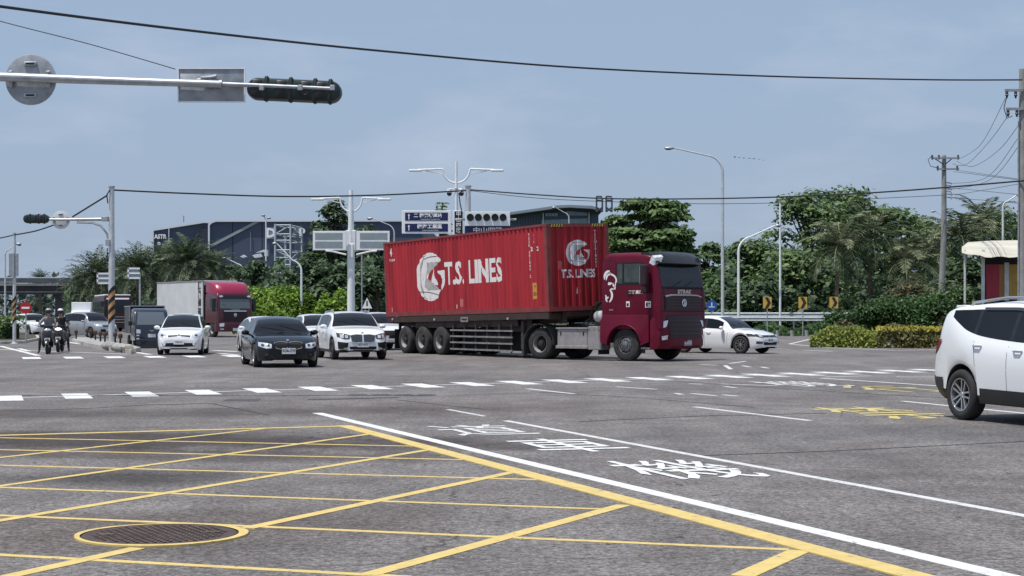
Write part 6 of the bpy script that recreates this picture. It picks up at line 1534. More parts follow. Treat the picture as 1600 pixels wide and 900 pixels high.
def windows(t, x0, x1, n, top, bot, Y, m):
    for i in range(n):
        a = x0 + (x1 - x0) * i / n; b = x0 + (x1 - x0) * (i + .90) / n; f_ = lambda q, s: q(s) if callable(q) else q
        fr = slab(t, 'window', [(a, f_(bot, a)), (a, f_(top, a)), (b, f_(top, b)), (b, f_(bot, b))], Y, .1, m)
windows(gb, 884, 918, 7, 329.5, 337, Yg - .3, M_gl2); windows(gb, 852, 872, 4, 333, 338, Yg - .3, M_gl2)
slab(gb, 'glazed_band', [(846, 352), (846, 344), (918, 341), (918, 352)], Yg - .25, .1, mat('pale_glass', (.22, .30, .35), .3, var=.15))
for x in (919.5, 848): slab(gb, 'column', [(x, 360), (x, 329.5), (x + 1.6, 329.5), (x + 1.6, 360)], Yg - .5, .3, M_trim)
for i in range(12): x = 800 + i * 4.2; slab(gb, 'wall_seam', [(x, 352), (x, 337), (x + .4, 337), (x + .4, 352)], Yg - .04, .03, M_under)
for px, bars in ((932, 'F'), (947, 'N')):
    mb = MB(); Lg = local(gb); a = lambda x, y: Lg(x, y, Yg - 4); r_ = .13
    fr = [((px, 331), (px, 307)), ((px + 9, 331), (px + 9, 309)), ((px, 307), (px + 9, 307.5)), ((px, 313), (px + 8, 313.5)), ((px, 324), (px + 9, 331)), ((px + 9, 324), (px, 331))]
    for p, q in fr: mb.tube([a(*p), a(*q)], r_, 5)
    mb.build('roof_letter_frame', mat('frame_dark', (.06, .07, .09), .5), gb)
slab(gb, 'tower_block', [(1036, 500), (1036, 329), (1056, 329), (1060, 334), (1060, 500)], Yg + 25, 15, mat('tower_glass', (.28, .35, .41), .3, var=.3, scale=.3))
# --- lattice tower for an advertising board
Yl = 150.0
lt = thing('lattice_tower', 'pale steel lattice tower standing in front of the dark warehouse', 'tower', GX(447, Yl)); La = local(lt); mb = MB()
def bar(mb, a, b, r=.075, dy=0): mb.tube([a + Vector((0, dy, 0)), b + Vector((0, dy, 0))], r, 5)
q = lambda x, y: La(x, y, Yl)
for x, yt, dy in ((430, 350, 0), (454, 350, 0), (467, 356, 2.2), (441, 356, 2.2)):
    mb = MB(); bar(mb, q(x, 445), q(x, yt), .11, dy); mb.build('leg', mat('tower_paint', (.45, .50, .54), .5, var=.1), lt)
mb = MB()
for i, y in enumerate((352, 366, 376, 391, 403, 414, 427, 440)): bar(mb, q(430, y), q(454, y)); bar(mb, q(454, y), q(467, y + 2) + Vector((0, 2.2, 0)), .06); bar(mb, q(441, y + 2), q(467, y + 2), .05, 2.2); bar(mb, q(430, y), q(441, y + 2) + Vector((0, 2.2, 0)), .05)
for i, (ya, yb) in enumerate(((352, 366), (391, 403), (403, 414), (414, 427), (427, 440))):
    a, b = ((430, ya), (454, yb)) if i % 2 else ((454, ya), (430, yb)); bar(mb, q(*a), q(*b), .06)
    a, b = ((454, ya), (467, yb)) if i % 2 == 0 else ((467, ya), (454, yb)); bar(mb, q(*a), q(*b), .05, 1.0)
mb.build('bracing', MATS['tower_paint'], lt)
mb = MB(); mb.box(q(460, 362) + Vector((0, 1.2, 0)), (9 * Yl / F, .2, 16 * Yl / F)); mb.build('panel', mat('tower_panel', (.28, .33, .38), .5), lt)
mb = MB(); mb.box(q(446, 362) + Vector((0, .3, 0)), (14 * Yl / F, .15, 12 * Yl / F)); mb.build('panel', mat('tower_panel_dark', (.05, .06, .08), .5), lt)

# --- elevated road and its ramp
Yv = 262.0; uv = Yv / F
br = thing('road_bridge', 'grey concrete road bridge crossing on the left behind the parked cars', 'bridge', GX(20, Yv)); Lb = local(br)
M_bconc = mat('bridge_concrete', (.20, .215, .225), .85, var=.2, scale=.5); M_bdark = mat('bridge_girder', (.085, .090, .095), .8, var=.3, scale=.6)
def beam(t, name, x0, x1, y0, y1, Y, d, m): return slab(t, name, [(x0, y1), (x0, y0), (x1, y0), (x1, y1)], Y, d, m)
beam(br, 'parapet', -300, 640, 434, 442, Yv, .5, M_bconc); beam(br, 'deck_slab', -300, 640, 443, 446.5, Yv - .7, 16, M_bconc)
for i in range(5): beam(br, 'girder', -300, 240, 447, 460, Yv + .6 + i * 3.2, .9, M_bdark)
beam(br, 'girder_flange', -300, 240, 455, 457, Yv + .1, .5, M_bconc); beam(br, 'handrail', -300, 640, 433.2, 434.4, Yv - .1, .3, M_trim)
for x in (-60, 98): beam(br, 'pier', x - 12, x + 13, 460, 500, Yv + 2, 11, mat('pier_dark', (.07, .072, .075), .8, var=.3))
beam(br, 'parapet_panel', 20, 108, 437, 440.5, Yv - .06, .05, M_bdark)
emb = thing('retaining_wall', 'pale guard wall of the raised ramp above the bright green hedge', 'wall', GX(450, 170)); 
beam(emb, 'wall', 385, 600, 437, 441, 170, .4, mat('ramp_wall', (.33, .35, .33), .8, var=.15)); beam(emb, 'rail', 385, 600, 434.8, 435.6, 170, .1, M_trim)
for i in range(12): beam(emb, 'rail_post', 388 + i * 18, 389 + i * 18, 435, 438, 170.1, .1, M_trim)
mb = MB(); Lr = local(emb)
vs = [Lr(380, 441, 170.3), Lr(610, 441, 170.3), Lr(600, 500, 135), Lr(385, 500, 135)]
mb.add(vs, [(0, 1, 2, 3)]); o = mb.build('embankment', mat('embankment_grass', (.05, .085, .03), .95, var=.4, scale=1.0), None, smooth=False); o.location = emb.location; o['kind'] = 'structure'

# ------------------------------------------------------------------ leaves
def leaf_mesh(name, C, Nrm, size, m, parent, seed, aspect=.5, kind=None):
    """one folded leaf-sized face pair per centre"""
    rng = np.random.default_rng(seed); n = len(C)
    Nrm = Nrm / np.maximum(1e-6, np.linalg.norm(Nrm, axis=1, keepdims=True))
    d = rng.normal(size=(n, 3)); d -= (d * Nrm).sum(1, keepdims=True) * Nrm; d /= np.maximum(1e-6, np.linalg.norm(d, axis=1, keepdims=True)); e = np.cross(Nrm, d)
    L = (size * rng.uniform(.6, 1.35, n))[:, None]; W = L * aspect
    V = np.empty((n, 4, 3)); V[:, 0] = C - d * L * .5; V[:, 1] = C + e * W * .5 - Nrm * L * .06; V[:, 2] = C + d * L * .5 - Nrm * L * .12; V[:, 3] = C - e * W * .5 - Nrm * L * .06
    me = bpy.data.meshes.new(name); me.vertices.add(4 * n); me.vertices.foreach_set('co', V.astype(np.float32).ravel())
    me.loops.add(4 * n); me.loops.foreach_set('vertex_index', np.arange(4 * n, dtype=np.int32)); me.polygons.add(n)
    me.polygons.foreach_set('loop_start', np.arange(0, 4 * n, 4, dtype=np.int32)); me.polygons.foreach_set('loop_total', np.full(n, 4, dtype=np.int32)); me.update(); me.validate()
    me.materials.append(m); o = bpy.data.objects.new(name, me); COL.objects.link(o); o.parent = parent
    if kind: o['kind'] = kind
    return o
def blob_points(blobs, n, rng, inner=.45):
    b = np.array(blobs, float); wts = (b[:, 3] * b[:, 4] * b[:, 5]) ** .67; wts /= wts.sum(); idx = rng.choice(len(b), n, p=wts)
    d = rng.normal(size=(n, 3)); d /= np.linalg.norm(d, axis=1, keepdims=True); d[:, 2] = np.where(d[:, 2] < -.35, -d[:, 2] * .6, d[:, 2])
    r = inner + (1 - inner) * rng.random(n) ** .45; r *= 1 + .10 * rng.normal(size=n)
    return b[idx, :3] + d * b[idx, 3:6] * r[:, None], d
L_dark = leafmat('leaf_dark', (.034, .068, .026), (.145, .23, .080))
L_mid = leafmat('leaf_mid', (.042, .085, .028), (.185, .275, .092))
L_deep = leafmat('leaf_deep', (.024, .050, .024), (.105, .165, .072))  # deep green for dark trees, with understorey shade put into the leaf colour
L_bright = leafmat('leaf_bright', (.10, .20, .018), (.24, .36, .04))
L_hedge = leafmat('leaf_hedge', (.07, .11, .018), (.36, .40, .07))
L_brown = leafmat('leaf_brownish', (.05, .05, .02), (.15, .12, .05))
L_grass = leafmat('grass_blade', (.022, .060, .014), (.070, .145, .036))
L_palm = leafmat('palm_leaflet', (.016, .036, .018), (.075, .115, .052), trans=.15)
L_coco = leafmat('coconut_leaflet', (.018, .038, .016), (.10, .135, .06), trans=.15)

L_palm2 = leafmat('palm_leaflet_pale', (.10, .14, .08), (.24, .28, .17), trans=.15)  # paler copy for some fronds, light highlights put into the colour
L_coco2 = leafmat('coconut_leaflet_pale', (.12, .15, .08), (.32, .34, .20), trans=.15)  # likewise, coconut frond glints painted as a paler leaf colour
L_palm = MATS['palm_leaflet']; M_rib = mat('frond_rib', (.22, .24, .12), .6)
def broad_tree(label, base, H, rad, seed, m, n=3200, size=.42, trunk=.25, layered=False, squash=.55, group=None, bottom=.22):
    t = thing('broadleaf_tree', label, 'tree', base, 0, group); rng = np.random.default_rng(seed); rnd = random.Random(seed)
    blobs = []; mb = MB(); r0 = H * .022 + .06
    mb.tube([(0, 0, -.1), (rnd.uniform(-.2, .2), rnd.uniform(-.2, .2), H * .3), (rnd.uniform(-.4, .4), rnd.uniform(-.4, .4), H * .62), (rnd.uniform(-.5, .5), 0, H * .86)], [r0 * 1.3, r0, r0 * .6, r0 * .2], 8)
    k = 34 if layered else 30
    for i in range(k):
        f = bottom + (1 - bottom) * (i + .5) / k; a = rnd.uniform(0, 2 * math.pi); z = H * f
        prof = math.sin(math.pi * min(1, max(.06, (f - bottom * .6) / (1.04 - bottom * .6))) ** .8) ** .7
        d = rad * prof * rnd.uniform(.30, .92); br_ = rad * (.34 if layered else .36) * rnd.uniform(.75, 1.2)
        p = (d * math.cos(a), d * math.sin(a), z - br_ * .4)
        sq = rnd.uniform(.20, .30) if layered else squash * rnd.uniform(.8, 1.2)
        blobs.append((*p, br_ * 1.15, br_ * 1.15, br_ * sq))
        mb.tube([(0, 0, z * .62), (p[0] * .5, p[1] * .5, z * .82), (p[0] * .95, p[1] * .95, p[2])], [r0 * .42, r0 * .26, r0 * .10], 5)
    mb.build('trunk', M_bark, t)
    C, d = blob_points(blobs, n, rng, .35); keep = C[:, 2] > H * .05; C, d = C[keep], d[keep]
    Nn = d * .55 + np.array([0, 0, .75]) + rng.normal(size=C.shape) * .35
    leaf_mesh('crown', C, Nn, size, m, t, seed + 1, .55); return t
def bush(label, base, rx, ry, h, seed, m, n=900, size=.26, name='bush', cat='bush', group=None, lumps=9):
    t = thing(name, label, cat, base, 0, group); rng = np.random.default_rng(seed); rnd = random.Random(seed); blobs = []
    for i in range(lumps):
        a = rnd.uniform(0, 6.28); q_ = rnd.uniform(0, .75); s_ = rnd.uniform(.35, .55); blobs.append((rx * q_ * math.cos(a), ry * q_ * math.sin(a), h * rnd.uniform(.25, .68), rx * s_, ry * s_, h * rnd.uniform(.26, .36)))
    mb = MB()
    for i in range(5): a = rnd.uniform(0, 6.28); mb.tube([(0, 0, -.05), (rx * .3 * math.cos(a), ry * .3 * math.sin(a), h * .35), (rx * .5 * math.cos(a), ry * .5 * math.sin(a), h * .6)], [.05, .035, .015], 5)
    mb.build('stem', M_bark, t); C, d = blob_points(blobs, n, rng, .3); C[:, 2] = np.abs(C[:, 2]) + .02
    leaf_mesh('foliage', C, d * .6 + np.array([0, 0, .6]) + rng.normal(size=C.shape) * .4, size, m, t, seed, .5); return t

def frond(mb, o, az, up, L, seg, droop, leaf, wl, rnd, vee=.45, mi=0):
    """arched rib with two rows of leaflets"""
    h = Vector((math.cos(az), math.sin(az), 0)); p = Vector(o); pts = [p.copy()]; ang = up
    for i in range(seg):
        p = p + (h * math.cos(ang) + Vector((0, 0, 1)) * math.sin(ang)) * (L / seg); ang -= droop * (.5 + i / seg) / seg; pts.append(p.copy())
    side = Vector((-h.y, h.x, 0))
    for i in range(seg):
        d = (pts[i + 1] - pts[i]).normalized(); upv = side.cross(d)
        if upv.z < 0: upv = -upv
        w = .03 * (1 - i / seg) + .008
        mb.add([tuple(v) for v in (pts[i] - side * w, pts[i] + side * w, pts[i + 1] + side * w * .8, pts[i + 1] - side * w * .8)], [(0, 1, 2, 3)], None, 2)
        if i == 0: continue
        k = math.sin(math.pi * min(1, .16 + .84 * i / seg) ** .9)
        for j in (0, .5):
            q_ = pts[i].lerp(pts[i + 1], j)
            for s_ in (1, -1):
                ll = leaf * (k * .9 + .12) * rnd.uniform(.85, 1.15); tip = q_ + side * s_ * ll * .80 + d * ll * .55 + upv * ll * vee * rnd.uniform(.3, 1.1) - Vector((0, 0, 1)) * ll * rnd.uniform(.1, .45)
                b2 = d * wl; mid = q_.lerp(tip, .5) + upv * ll * .05
                mb.add([tuple(q_ - b2 * .5), tuple(mid - b2), tuple(tip), tuple(mid + b2)], [(0, 1, 2, 3)], None, mi)
def palm_meshes(kind, seed):
    rnd = random.Random(seed); mb = MB()
    if kind == 'date':
        for i in range(62):
            t = i / 61; frond(mb, (0, 0, 0), i * 2.39996 + rnd.uniform(-.2, .2), R(84 - 112 * t ** .85 + rnd.uniform(-6, 6)), rnd.uniform(2.8, 3.5), 11, 1.25, .70, .055, rnd, .50, int(rnd.random() < .35))
    else:
        for i in range(30):
            t = i / 29; frond(mb, (0, 0, 0), i * 2.39996 + rnd.uniform(-.25, .25), R(78 - 100 * t + rnd.uniform(-6, 6)), rnd.uniform(3.6, 4.8), 14, 1.7, .95, .06, rnd, .05, int(rnd.random() < .3))
    c = mb.build('crown', [L_palm, L_palm2, M_rib] if kind == 'date' else [L_coco, L_coco2, M_rib], None, smooth=False)
    return c
PM = {}
def palm(kind, label, px, pcrown, Y, scale, turn, group, lean=0.0):
    """trunk height set so the crown centre sits at the given photo row"""
    H = pz(pcrown, Y); t = thing('date_palm' if kind == 'date' else 'coconut_palm', label, 'palm tree', GX(px, Y), turn, group)
    mb = MB(); r = .26 if kind == 'date' else .15; n = 9
    mb.tube([(lean * (i / (n - 1)) ** 2, 0, -.1 + (H + .1) * i / (n - 1)) for i in range(n)], [r * (1.25 if i == 0 else 1.0 - .12 * i / n + (.05 if i % 2 else 0)) for i in range(n)], 10)
    mb.build('trunk', mat('palm_bark', (.15, .125, .095), .9, var=.4, scale=5, bump=.5), t)
    key = (kind, int(turn * 10) % 2)
    if key not in PM: c = palm_meshes(kind, 11 + key[1]); PM[key] = c
    else: c = PM[key].copy(); COL.objects.link(c)
    c.parent = t; c.location = (lean, 0, H); c.scale = (scale,) * 3
    return t
g = 'date palms before the warehouse'
for i, (px, pc, Y, s_, lab) in enumerate(((292, 412, 152, 1.12, 'tallest date palm, right above the crimson box lorry'), (256, 417, 160, 1.05, 'date palm left of the tallest one, over the pale cargo body'), (217, 424, 155, 1.05, 'date palm behind the small white framed sign'), (330, 421, 165, 1.0, 'date palm at the right end of the row, beside the warehouse stripe'),
                                      (152, 433, 168, 1.15, 'date palm at the left end of the row, next to the bridge'), (190, 430, 175, 1.1, 'date palm between the striped pole and the small sign'), (128, 447, 190, 1.0, 'low date palm touching the bridge parapet'), (62, 468, 330, 1.3, 'dim date palm seen under the bridge'), (238, 436, 185, 1.1, 'date palm half hidden behind the others above the small truck'), (172, 455, 180, 1.0, 'shaded low date palm behind the coach'))):
    palm('date', lab, px, pc, Y, s_, i * 1.3, g)
palm('date', 'distant palm top showing above the bridge deck', 63, 441, 300, .95, 2.0, g)
g = 'coconut palms before the right hand trees'
for i, (px, pc, Y, s_, lab) in enumerate(((1306, 384, 124, .95, 'coconut palm on the left of the big pair'), (1358, 372, 128, 1.0, 'coconut palm on the right of the big pair, with the widest crown'), (1418, 412, 126, .95, 'low coconut palm between the big pair and the utility pole'), (1505, 372, 132, 1.0, 'coconut palm rising left of the shed roof'), (1455, 395, 136, .95, 'coconut palm right behind the slender utility pole'), (1540, 352, 150, 1.0, 'coconut palm above the shed roof'), (1440, 470, 104, .62, 'short young coconut palm on the planted island'))):
    palm('coco', lab, px, pc, Y, s_, i * 1.7 + .3, g, lean=[.3, -.2, .2, -.3, .1, .2, 0][i])
g = 'broadleaf trees behind the guard rail'
TR = [(1046, 352, 138, 3.0, L_mid, False, 'low tree right of the layered tree, over the lorry cab visor', 3200), (985, 350, 142, 3.4, L_mid, False, 'low tree filling the space under the layered tree', 3200), (1012, 302, 140, 4.3, L_mid, True, 'layered tree right behind the lorry cab roof', 9000), (962, 330, 148, 3.2, L_mid, True, 'dark tree between the glass building and the layered tree', 4200),
      (1105, 376, 150, 2.7, L_dark, False, 'small dark tree behind the tall curved lamp', 2200), (1180, 372, 140, 4.2, L_dark, False, 'tree between the shorter curved lamp and the slim pole', 3200), (1130, 430, 132, 3.8, L_dark, False, 'low tree directly behind the white hatchback', 2600),
      (1262, 294, 150, 4.6, L_mid, False, 'left tree of the tallest clump, right of the slim pole', 4200), (1318, 292, 156, 5.0, L_mid, False, 'tallest tree of the right hand clump', 4600), (1385, 318, 160, 4.8, L_mid, False, 'tree sloping down behind the coconut palms', 4000), (1440, 340, 165, 4.6, L_mid, False, 'dark tree behind the slender utility pole', 3200),
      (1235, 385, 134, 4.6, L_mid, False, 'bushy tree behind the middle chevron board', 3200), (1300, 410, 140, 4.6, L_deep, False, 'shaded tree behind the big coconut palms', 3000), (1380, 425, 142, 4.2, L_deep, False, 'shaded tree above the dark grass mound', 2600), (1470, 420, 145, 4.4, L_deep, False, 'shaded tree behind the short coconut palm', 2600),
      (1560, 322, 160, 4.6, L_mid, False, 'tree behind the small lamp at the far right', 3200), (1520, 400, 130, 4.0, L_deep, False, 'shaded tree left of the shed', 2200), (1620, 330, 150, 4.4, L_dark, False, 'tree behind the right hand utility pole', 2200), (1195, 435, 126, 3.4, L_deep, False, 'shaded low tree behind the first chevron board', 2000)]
for i, (px, pt, Y, rad, m, lay, lab, n) in enumerate(TR):
    broad_tree(lab, GX(px, Y), pz(pt, Y), rad * 1.08, 100 + i * 7, m, int(n * 1.7), .62 if lay else .50, layered=lay, group=g, bottom=.10 if pt > 380 else .2)
g = 'dark trees behind the blank signboards'
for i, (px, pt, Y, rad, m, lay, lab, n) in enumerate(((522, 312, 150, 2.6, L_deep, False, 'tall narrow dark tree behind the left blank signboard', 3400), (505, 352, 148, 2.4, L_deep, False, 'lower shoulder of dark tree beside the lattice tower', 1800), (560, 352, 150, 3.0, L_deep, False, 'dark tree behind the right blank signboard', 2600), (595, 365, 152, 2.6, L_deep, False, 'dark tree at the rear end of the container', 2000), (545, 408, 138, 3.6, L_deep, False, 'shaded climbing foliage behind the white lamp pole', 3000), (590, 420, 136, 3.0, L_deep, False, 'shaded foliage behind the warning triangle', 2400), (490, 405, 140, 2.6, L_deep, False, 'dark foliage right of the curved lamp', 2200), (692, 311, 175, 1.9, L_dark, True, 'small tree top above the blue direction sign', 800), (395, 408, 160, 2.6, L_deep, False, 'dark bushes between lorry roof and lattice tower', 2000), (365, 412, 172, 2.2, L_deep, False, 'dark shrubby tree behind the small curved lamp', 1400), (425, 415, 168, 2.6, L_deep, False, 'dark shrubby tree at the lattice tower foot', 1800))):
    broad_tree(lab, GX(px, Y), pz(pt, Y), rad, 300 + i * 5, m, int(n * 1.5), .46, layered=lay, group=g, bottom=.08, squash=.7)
# bright hedge along the ramp foot
def hedge(label, p0, p1, h, dpt, m, n, size, seed, top=None, name='hedge', m2=None):
    a, b = Vector(p0), Vector(p1); d = b - a; L = d.length; t = thing(name, label, 'hedge', (a + b) / 2, math.atan2(d.y, d.x)); rng = np.random.default_rng(seed)
    def clip(n):
        x = np.clip(rng.uniform(-L / 2 - .3, L / 2 + .3, n), -L / 2, L / 2) + rng.normal(0, .05, n); hh = h * (1 + .10 * np.sin(x * 2.1 + seed) + .08 * np.sin(x * 5.3) + .05 * rng.normal(size=n)) * (1 - .35 * np.clip((np.abs(x) - L / 2 + .7) / .7, 0, 1) ** 2); s = rng.random(n); y = np.where(s < .5, -dpt / 2 * (1 - .3 * rng.random(n) ** 3) + rng.normal(0, .05 * dpt, n), rng.uniform(-dpt / 2, dpt / 2, n)); z = np.where(s < .5, rng.random(n) ** .8 * hh, hh + rng.normal(0, .05, n))
        return np.stack([x, y, np.maximum(.02, z)], 1), np.stack([rng.normal(0, .4, n), np.where(s < .5, -1.0, -.1), np.where(s < .5, .5, 1.1)], 1) + rng.normal(0, .4, (n, 3))
    mb = MB(); mb.cbox((0, .1, h * .42), (max(.3, L - 1.1), dpt * .6, h * .78), .1); mb.build('branch_core', mat('hedge_core', (.018, .03, .010), .95, var=.4, scale=6), t)
    C, Nn = clip(n); o = leaf_mesh('foliage', C, Nn, size, m, t, seed, .5)
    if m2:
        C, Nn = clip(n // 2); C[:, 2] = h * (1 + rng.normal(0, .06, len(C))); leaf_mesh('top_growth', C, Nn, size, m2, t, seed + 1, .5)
    return t
hedge('bright green clipped hedge bank behind the queue of white cars', GX(386, 132), GX(480, 128), 3.0, 3.0, L_bright, 5200, .34, 5)
hedge('bright green creeper bank behind the white lamp pole', GX(496, 127), GX(552, 127), 2.9, 2.4, L_bright, 3000, .34, 6)
hedge('darker green hedge strip along the top of the ramp bank', GX(384, 158), GX(500, 158), 3.6, 2.0, L_mid, 3400, .36, 7)
hedge('low yellow green hedge strip in front of the bright bank', GX(388, 122), GX(450, 122), 1.9, 1.2, L_bright, 1600, .3, 8)
hedge('low green hedge on the left kerb island', GX(-60, 97), GX(24, 93), 1.25, 1.8, L_mid, 3000, .22, 9)
# planted island on the right: yellow-green hedge, dark mound, brownish shrubs
g = None
hedge('yellow green clipped hedge rounding the planted island tip', GX(1276, 76.5), GX(1382, 74.9), .78, 1.3, L_hedge, 5200, .14, 21)
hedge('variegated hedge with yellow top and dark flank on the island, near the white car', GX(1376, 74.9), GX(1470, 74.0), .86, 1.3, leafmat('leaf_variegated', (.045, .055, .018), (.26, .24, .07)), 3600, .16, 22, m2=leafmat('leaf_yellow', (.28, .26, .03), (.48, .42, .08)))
hedge('end of the clipped hedge behind the white car tail', GX(1464, 74.2), GX(1560, 73.9), .85, 1.3, L_brown, 2600, .16, 23)
bush('pale grassy tuft on the hedge tip', GX(1290, 79.5), 1.0, .8, 1.15, 31, L_grass, 700, .2)
bush('reddish brown low shrub behind the hedge tip', GX(1318, 80.5), 1.1, .8, 1.35, 32, L_brown, 700, .18)
for i, (px, Y, rx, ry, h, m, lab) in enumerate(((1358, 84, 2.2, 1.6, 2.35, L_grass, 'rounded green mound bush at the left of the island'), (1402, 85, 2.5, 1.8, 2.75, L_grass, 'largest rounded green mound bush on the island'), (1450, 84, 2.3, 1.6, 2.6, L_grass, 'green mound bush behind the variegated hedge'), (1496, 84, 2.0, 1.5, 2.6, L_brown, 'brown green mound bush beside the white car roof'),
                                             (1418, 92, 2.3, 1.6, 4.1, L_brown, 'brownish shrub rising behind the mounds'), (1468, 93, 2.4, 1.6, 3.8, L_dark, 'dark leafy shrub before the utility pole'), (1372, 94, 1.9, 1.4, 2.9, L_dark, 'dark shrub under the coconut palm pair'), (1515, 92, 2.2, 1.5, 3.6, L_dark, 'dark shrub at the foot of the shed'), (1545, 86, 2.0, 1.5, 2.2, L_brown, 'brown shrub behind the white car roof'))):
    bush(lab, GX(px, Y), rx, ry, h, 40 + i, m, 2600 if m is not L_grass else 7000, .26 if m is not L_grass else .17, group='shrubs on the planted island')
# dark undergrowth closing the view under the trees
rng = np.random.default_rng(77)
def undergrowth(name, x0, x1, Y0, Y1, zmax, n, m, seed, size=.6):
    rng = np.random.default_rng(seed); Y = rng.uniform(Y0, Y1, n); px = rng.uniform(x0, x1, n); X = (px - 800) / F * Y
    z = rng.random(n) ** 1.3 * zmax * (1 + .3 * np.sin(px * .09)); C = np.stack([X, Y, z], 1); Nn = np.stack([rng.normal(0, .6, n), rng.normal(-.5, .5, n), rng.normal(.6, .4, n)], 1)
    o = leaf_mesh(name, C, Nn, size, m, None, seed, .6, 'stuff'); return o
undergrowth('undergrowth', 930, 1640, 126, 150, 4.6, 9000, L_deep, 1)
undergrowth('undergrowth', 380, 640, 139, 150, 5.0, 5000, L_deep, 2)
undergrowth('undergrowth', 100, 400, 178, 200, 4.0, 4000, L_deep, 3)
undergrowth('grass', 1080, 1330, 117.5, 126, .7, 5000, L_grass, 4, .3)
undergrowth('far_treeline', -220, 1800, 300, 360, 7.0, 22000, leafmat('leaf_far', (.022, .036, .026), (.05, .075, .05)), 5, 1.1)

# --- roadside shed on the right
Ys = 88.0
sh = thing('shed', 'open roadside shed with cream sagging awning and red and yellow doors', 'shed', GX(1560, Ys)); Ls = local(sh); us = Ys / F
M_awn = mat('awning_cream', (.54, .51, .43), .7, var=.14, scale=1.2, stretch=(.3, 1, 2.5))
mb = MB(); rs = []
for i in range(15):
    px = 1503 + i * 9.2; top_ = 379 - 2.2 * min(1, i / 5) - i * .15; lowr = 395 + 6.5 * min(1, i / 4) + 1.1 * math.sin(i * 1.7)
    edge = 389 if i == 0 else top_
    a, b, c_ = Ls(px, top_ if i else 386, Ys + 3.5), Ls(px, (top_ + lowr) / 2 - 2, Ys + .6), Ls(px, lowr, Ys - .4)
    rs.append([tuple(a), tuple(a.lerp(b, .5) + Vector((0, 0, .05 * (i % 2)))), tuple(b), tuple(c_), tuple(c_ - Vector((0, -.03, .02))), tuple(b - Vector((0, -.06, .06))), tuple(a - Vector((0, 0, .06)))])
mb.loft(rs); mb.build('awning', M_awn, sh, angle=60)
for px, dy in ((1507.5, 0), (1536, .2), (1612, .2)):
    mb = MB(); mb.box(Ls(px, 440, Ys + dy) , (4.5 * us if px > 1520 else 2.4 * us, .12, 100 * us)); mb.build('post', mat('shed_post', (.66, .66, .62), .7, var=.15), sh)
for x0, x1, c_, nm in ((1541, 1560.5, (.42, .03, .055), 'red'), (1561, 1569, (.42, .17, .05), 'orange'), (1577, 1594, (.50, .30, .06), 'yellow'), (1595, 1640, (.4, .2, .06), 'amber')):
    mb = MB(); mb.box(Ls((x0 + x1) / 2, 440, Ys + 1.0), ((x1 - x0) * us, .05, 54 * us)); mb.build('door_panel', mat('shed_' + nm, c_, .6, var=.18, scale=3, stretch=(3, 1, .4)), sh)
mb = MB(); mb.box(Ls(1573, 440, Ys + .95), (7 * us, .06, 60 * us)); mb.build('door_frame', MATS['shed_post'], sh)
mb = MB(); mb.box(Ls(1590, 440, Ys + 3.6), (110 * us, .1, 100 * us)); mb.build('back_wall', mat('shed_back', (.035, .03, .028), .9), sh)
mb = MB(); mb.box(Ls(1600, 381, Ys + 5), (60 * us, .8, .12), None); mb.build('roof_board', mat('roof_board_yellow', (.62, .45, .20), .6), sh)
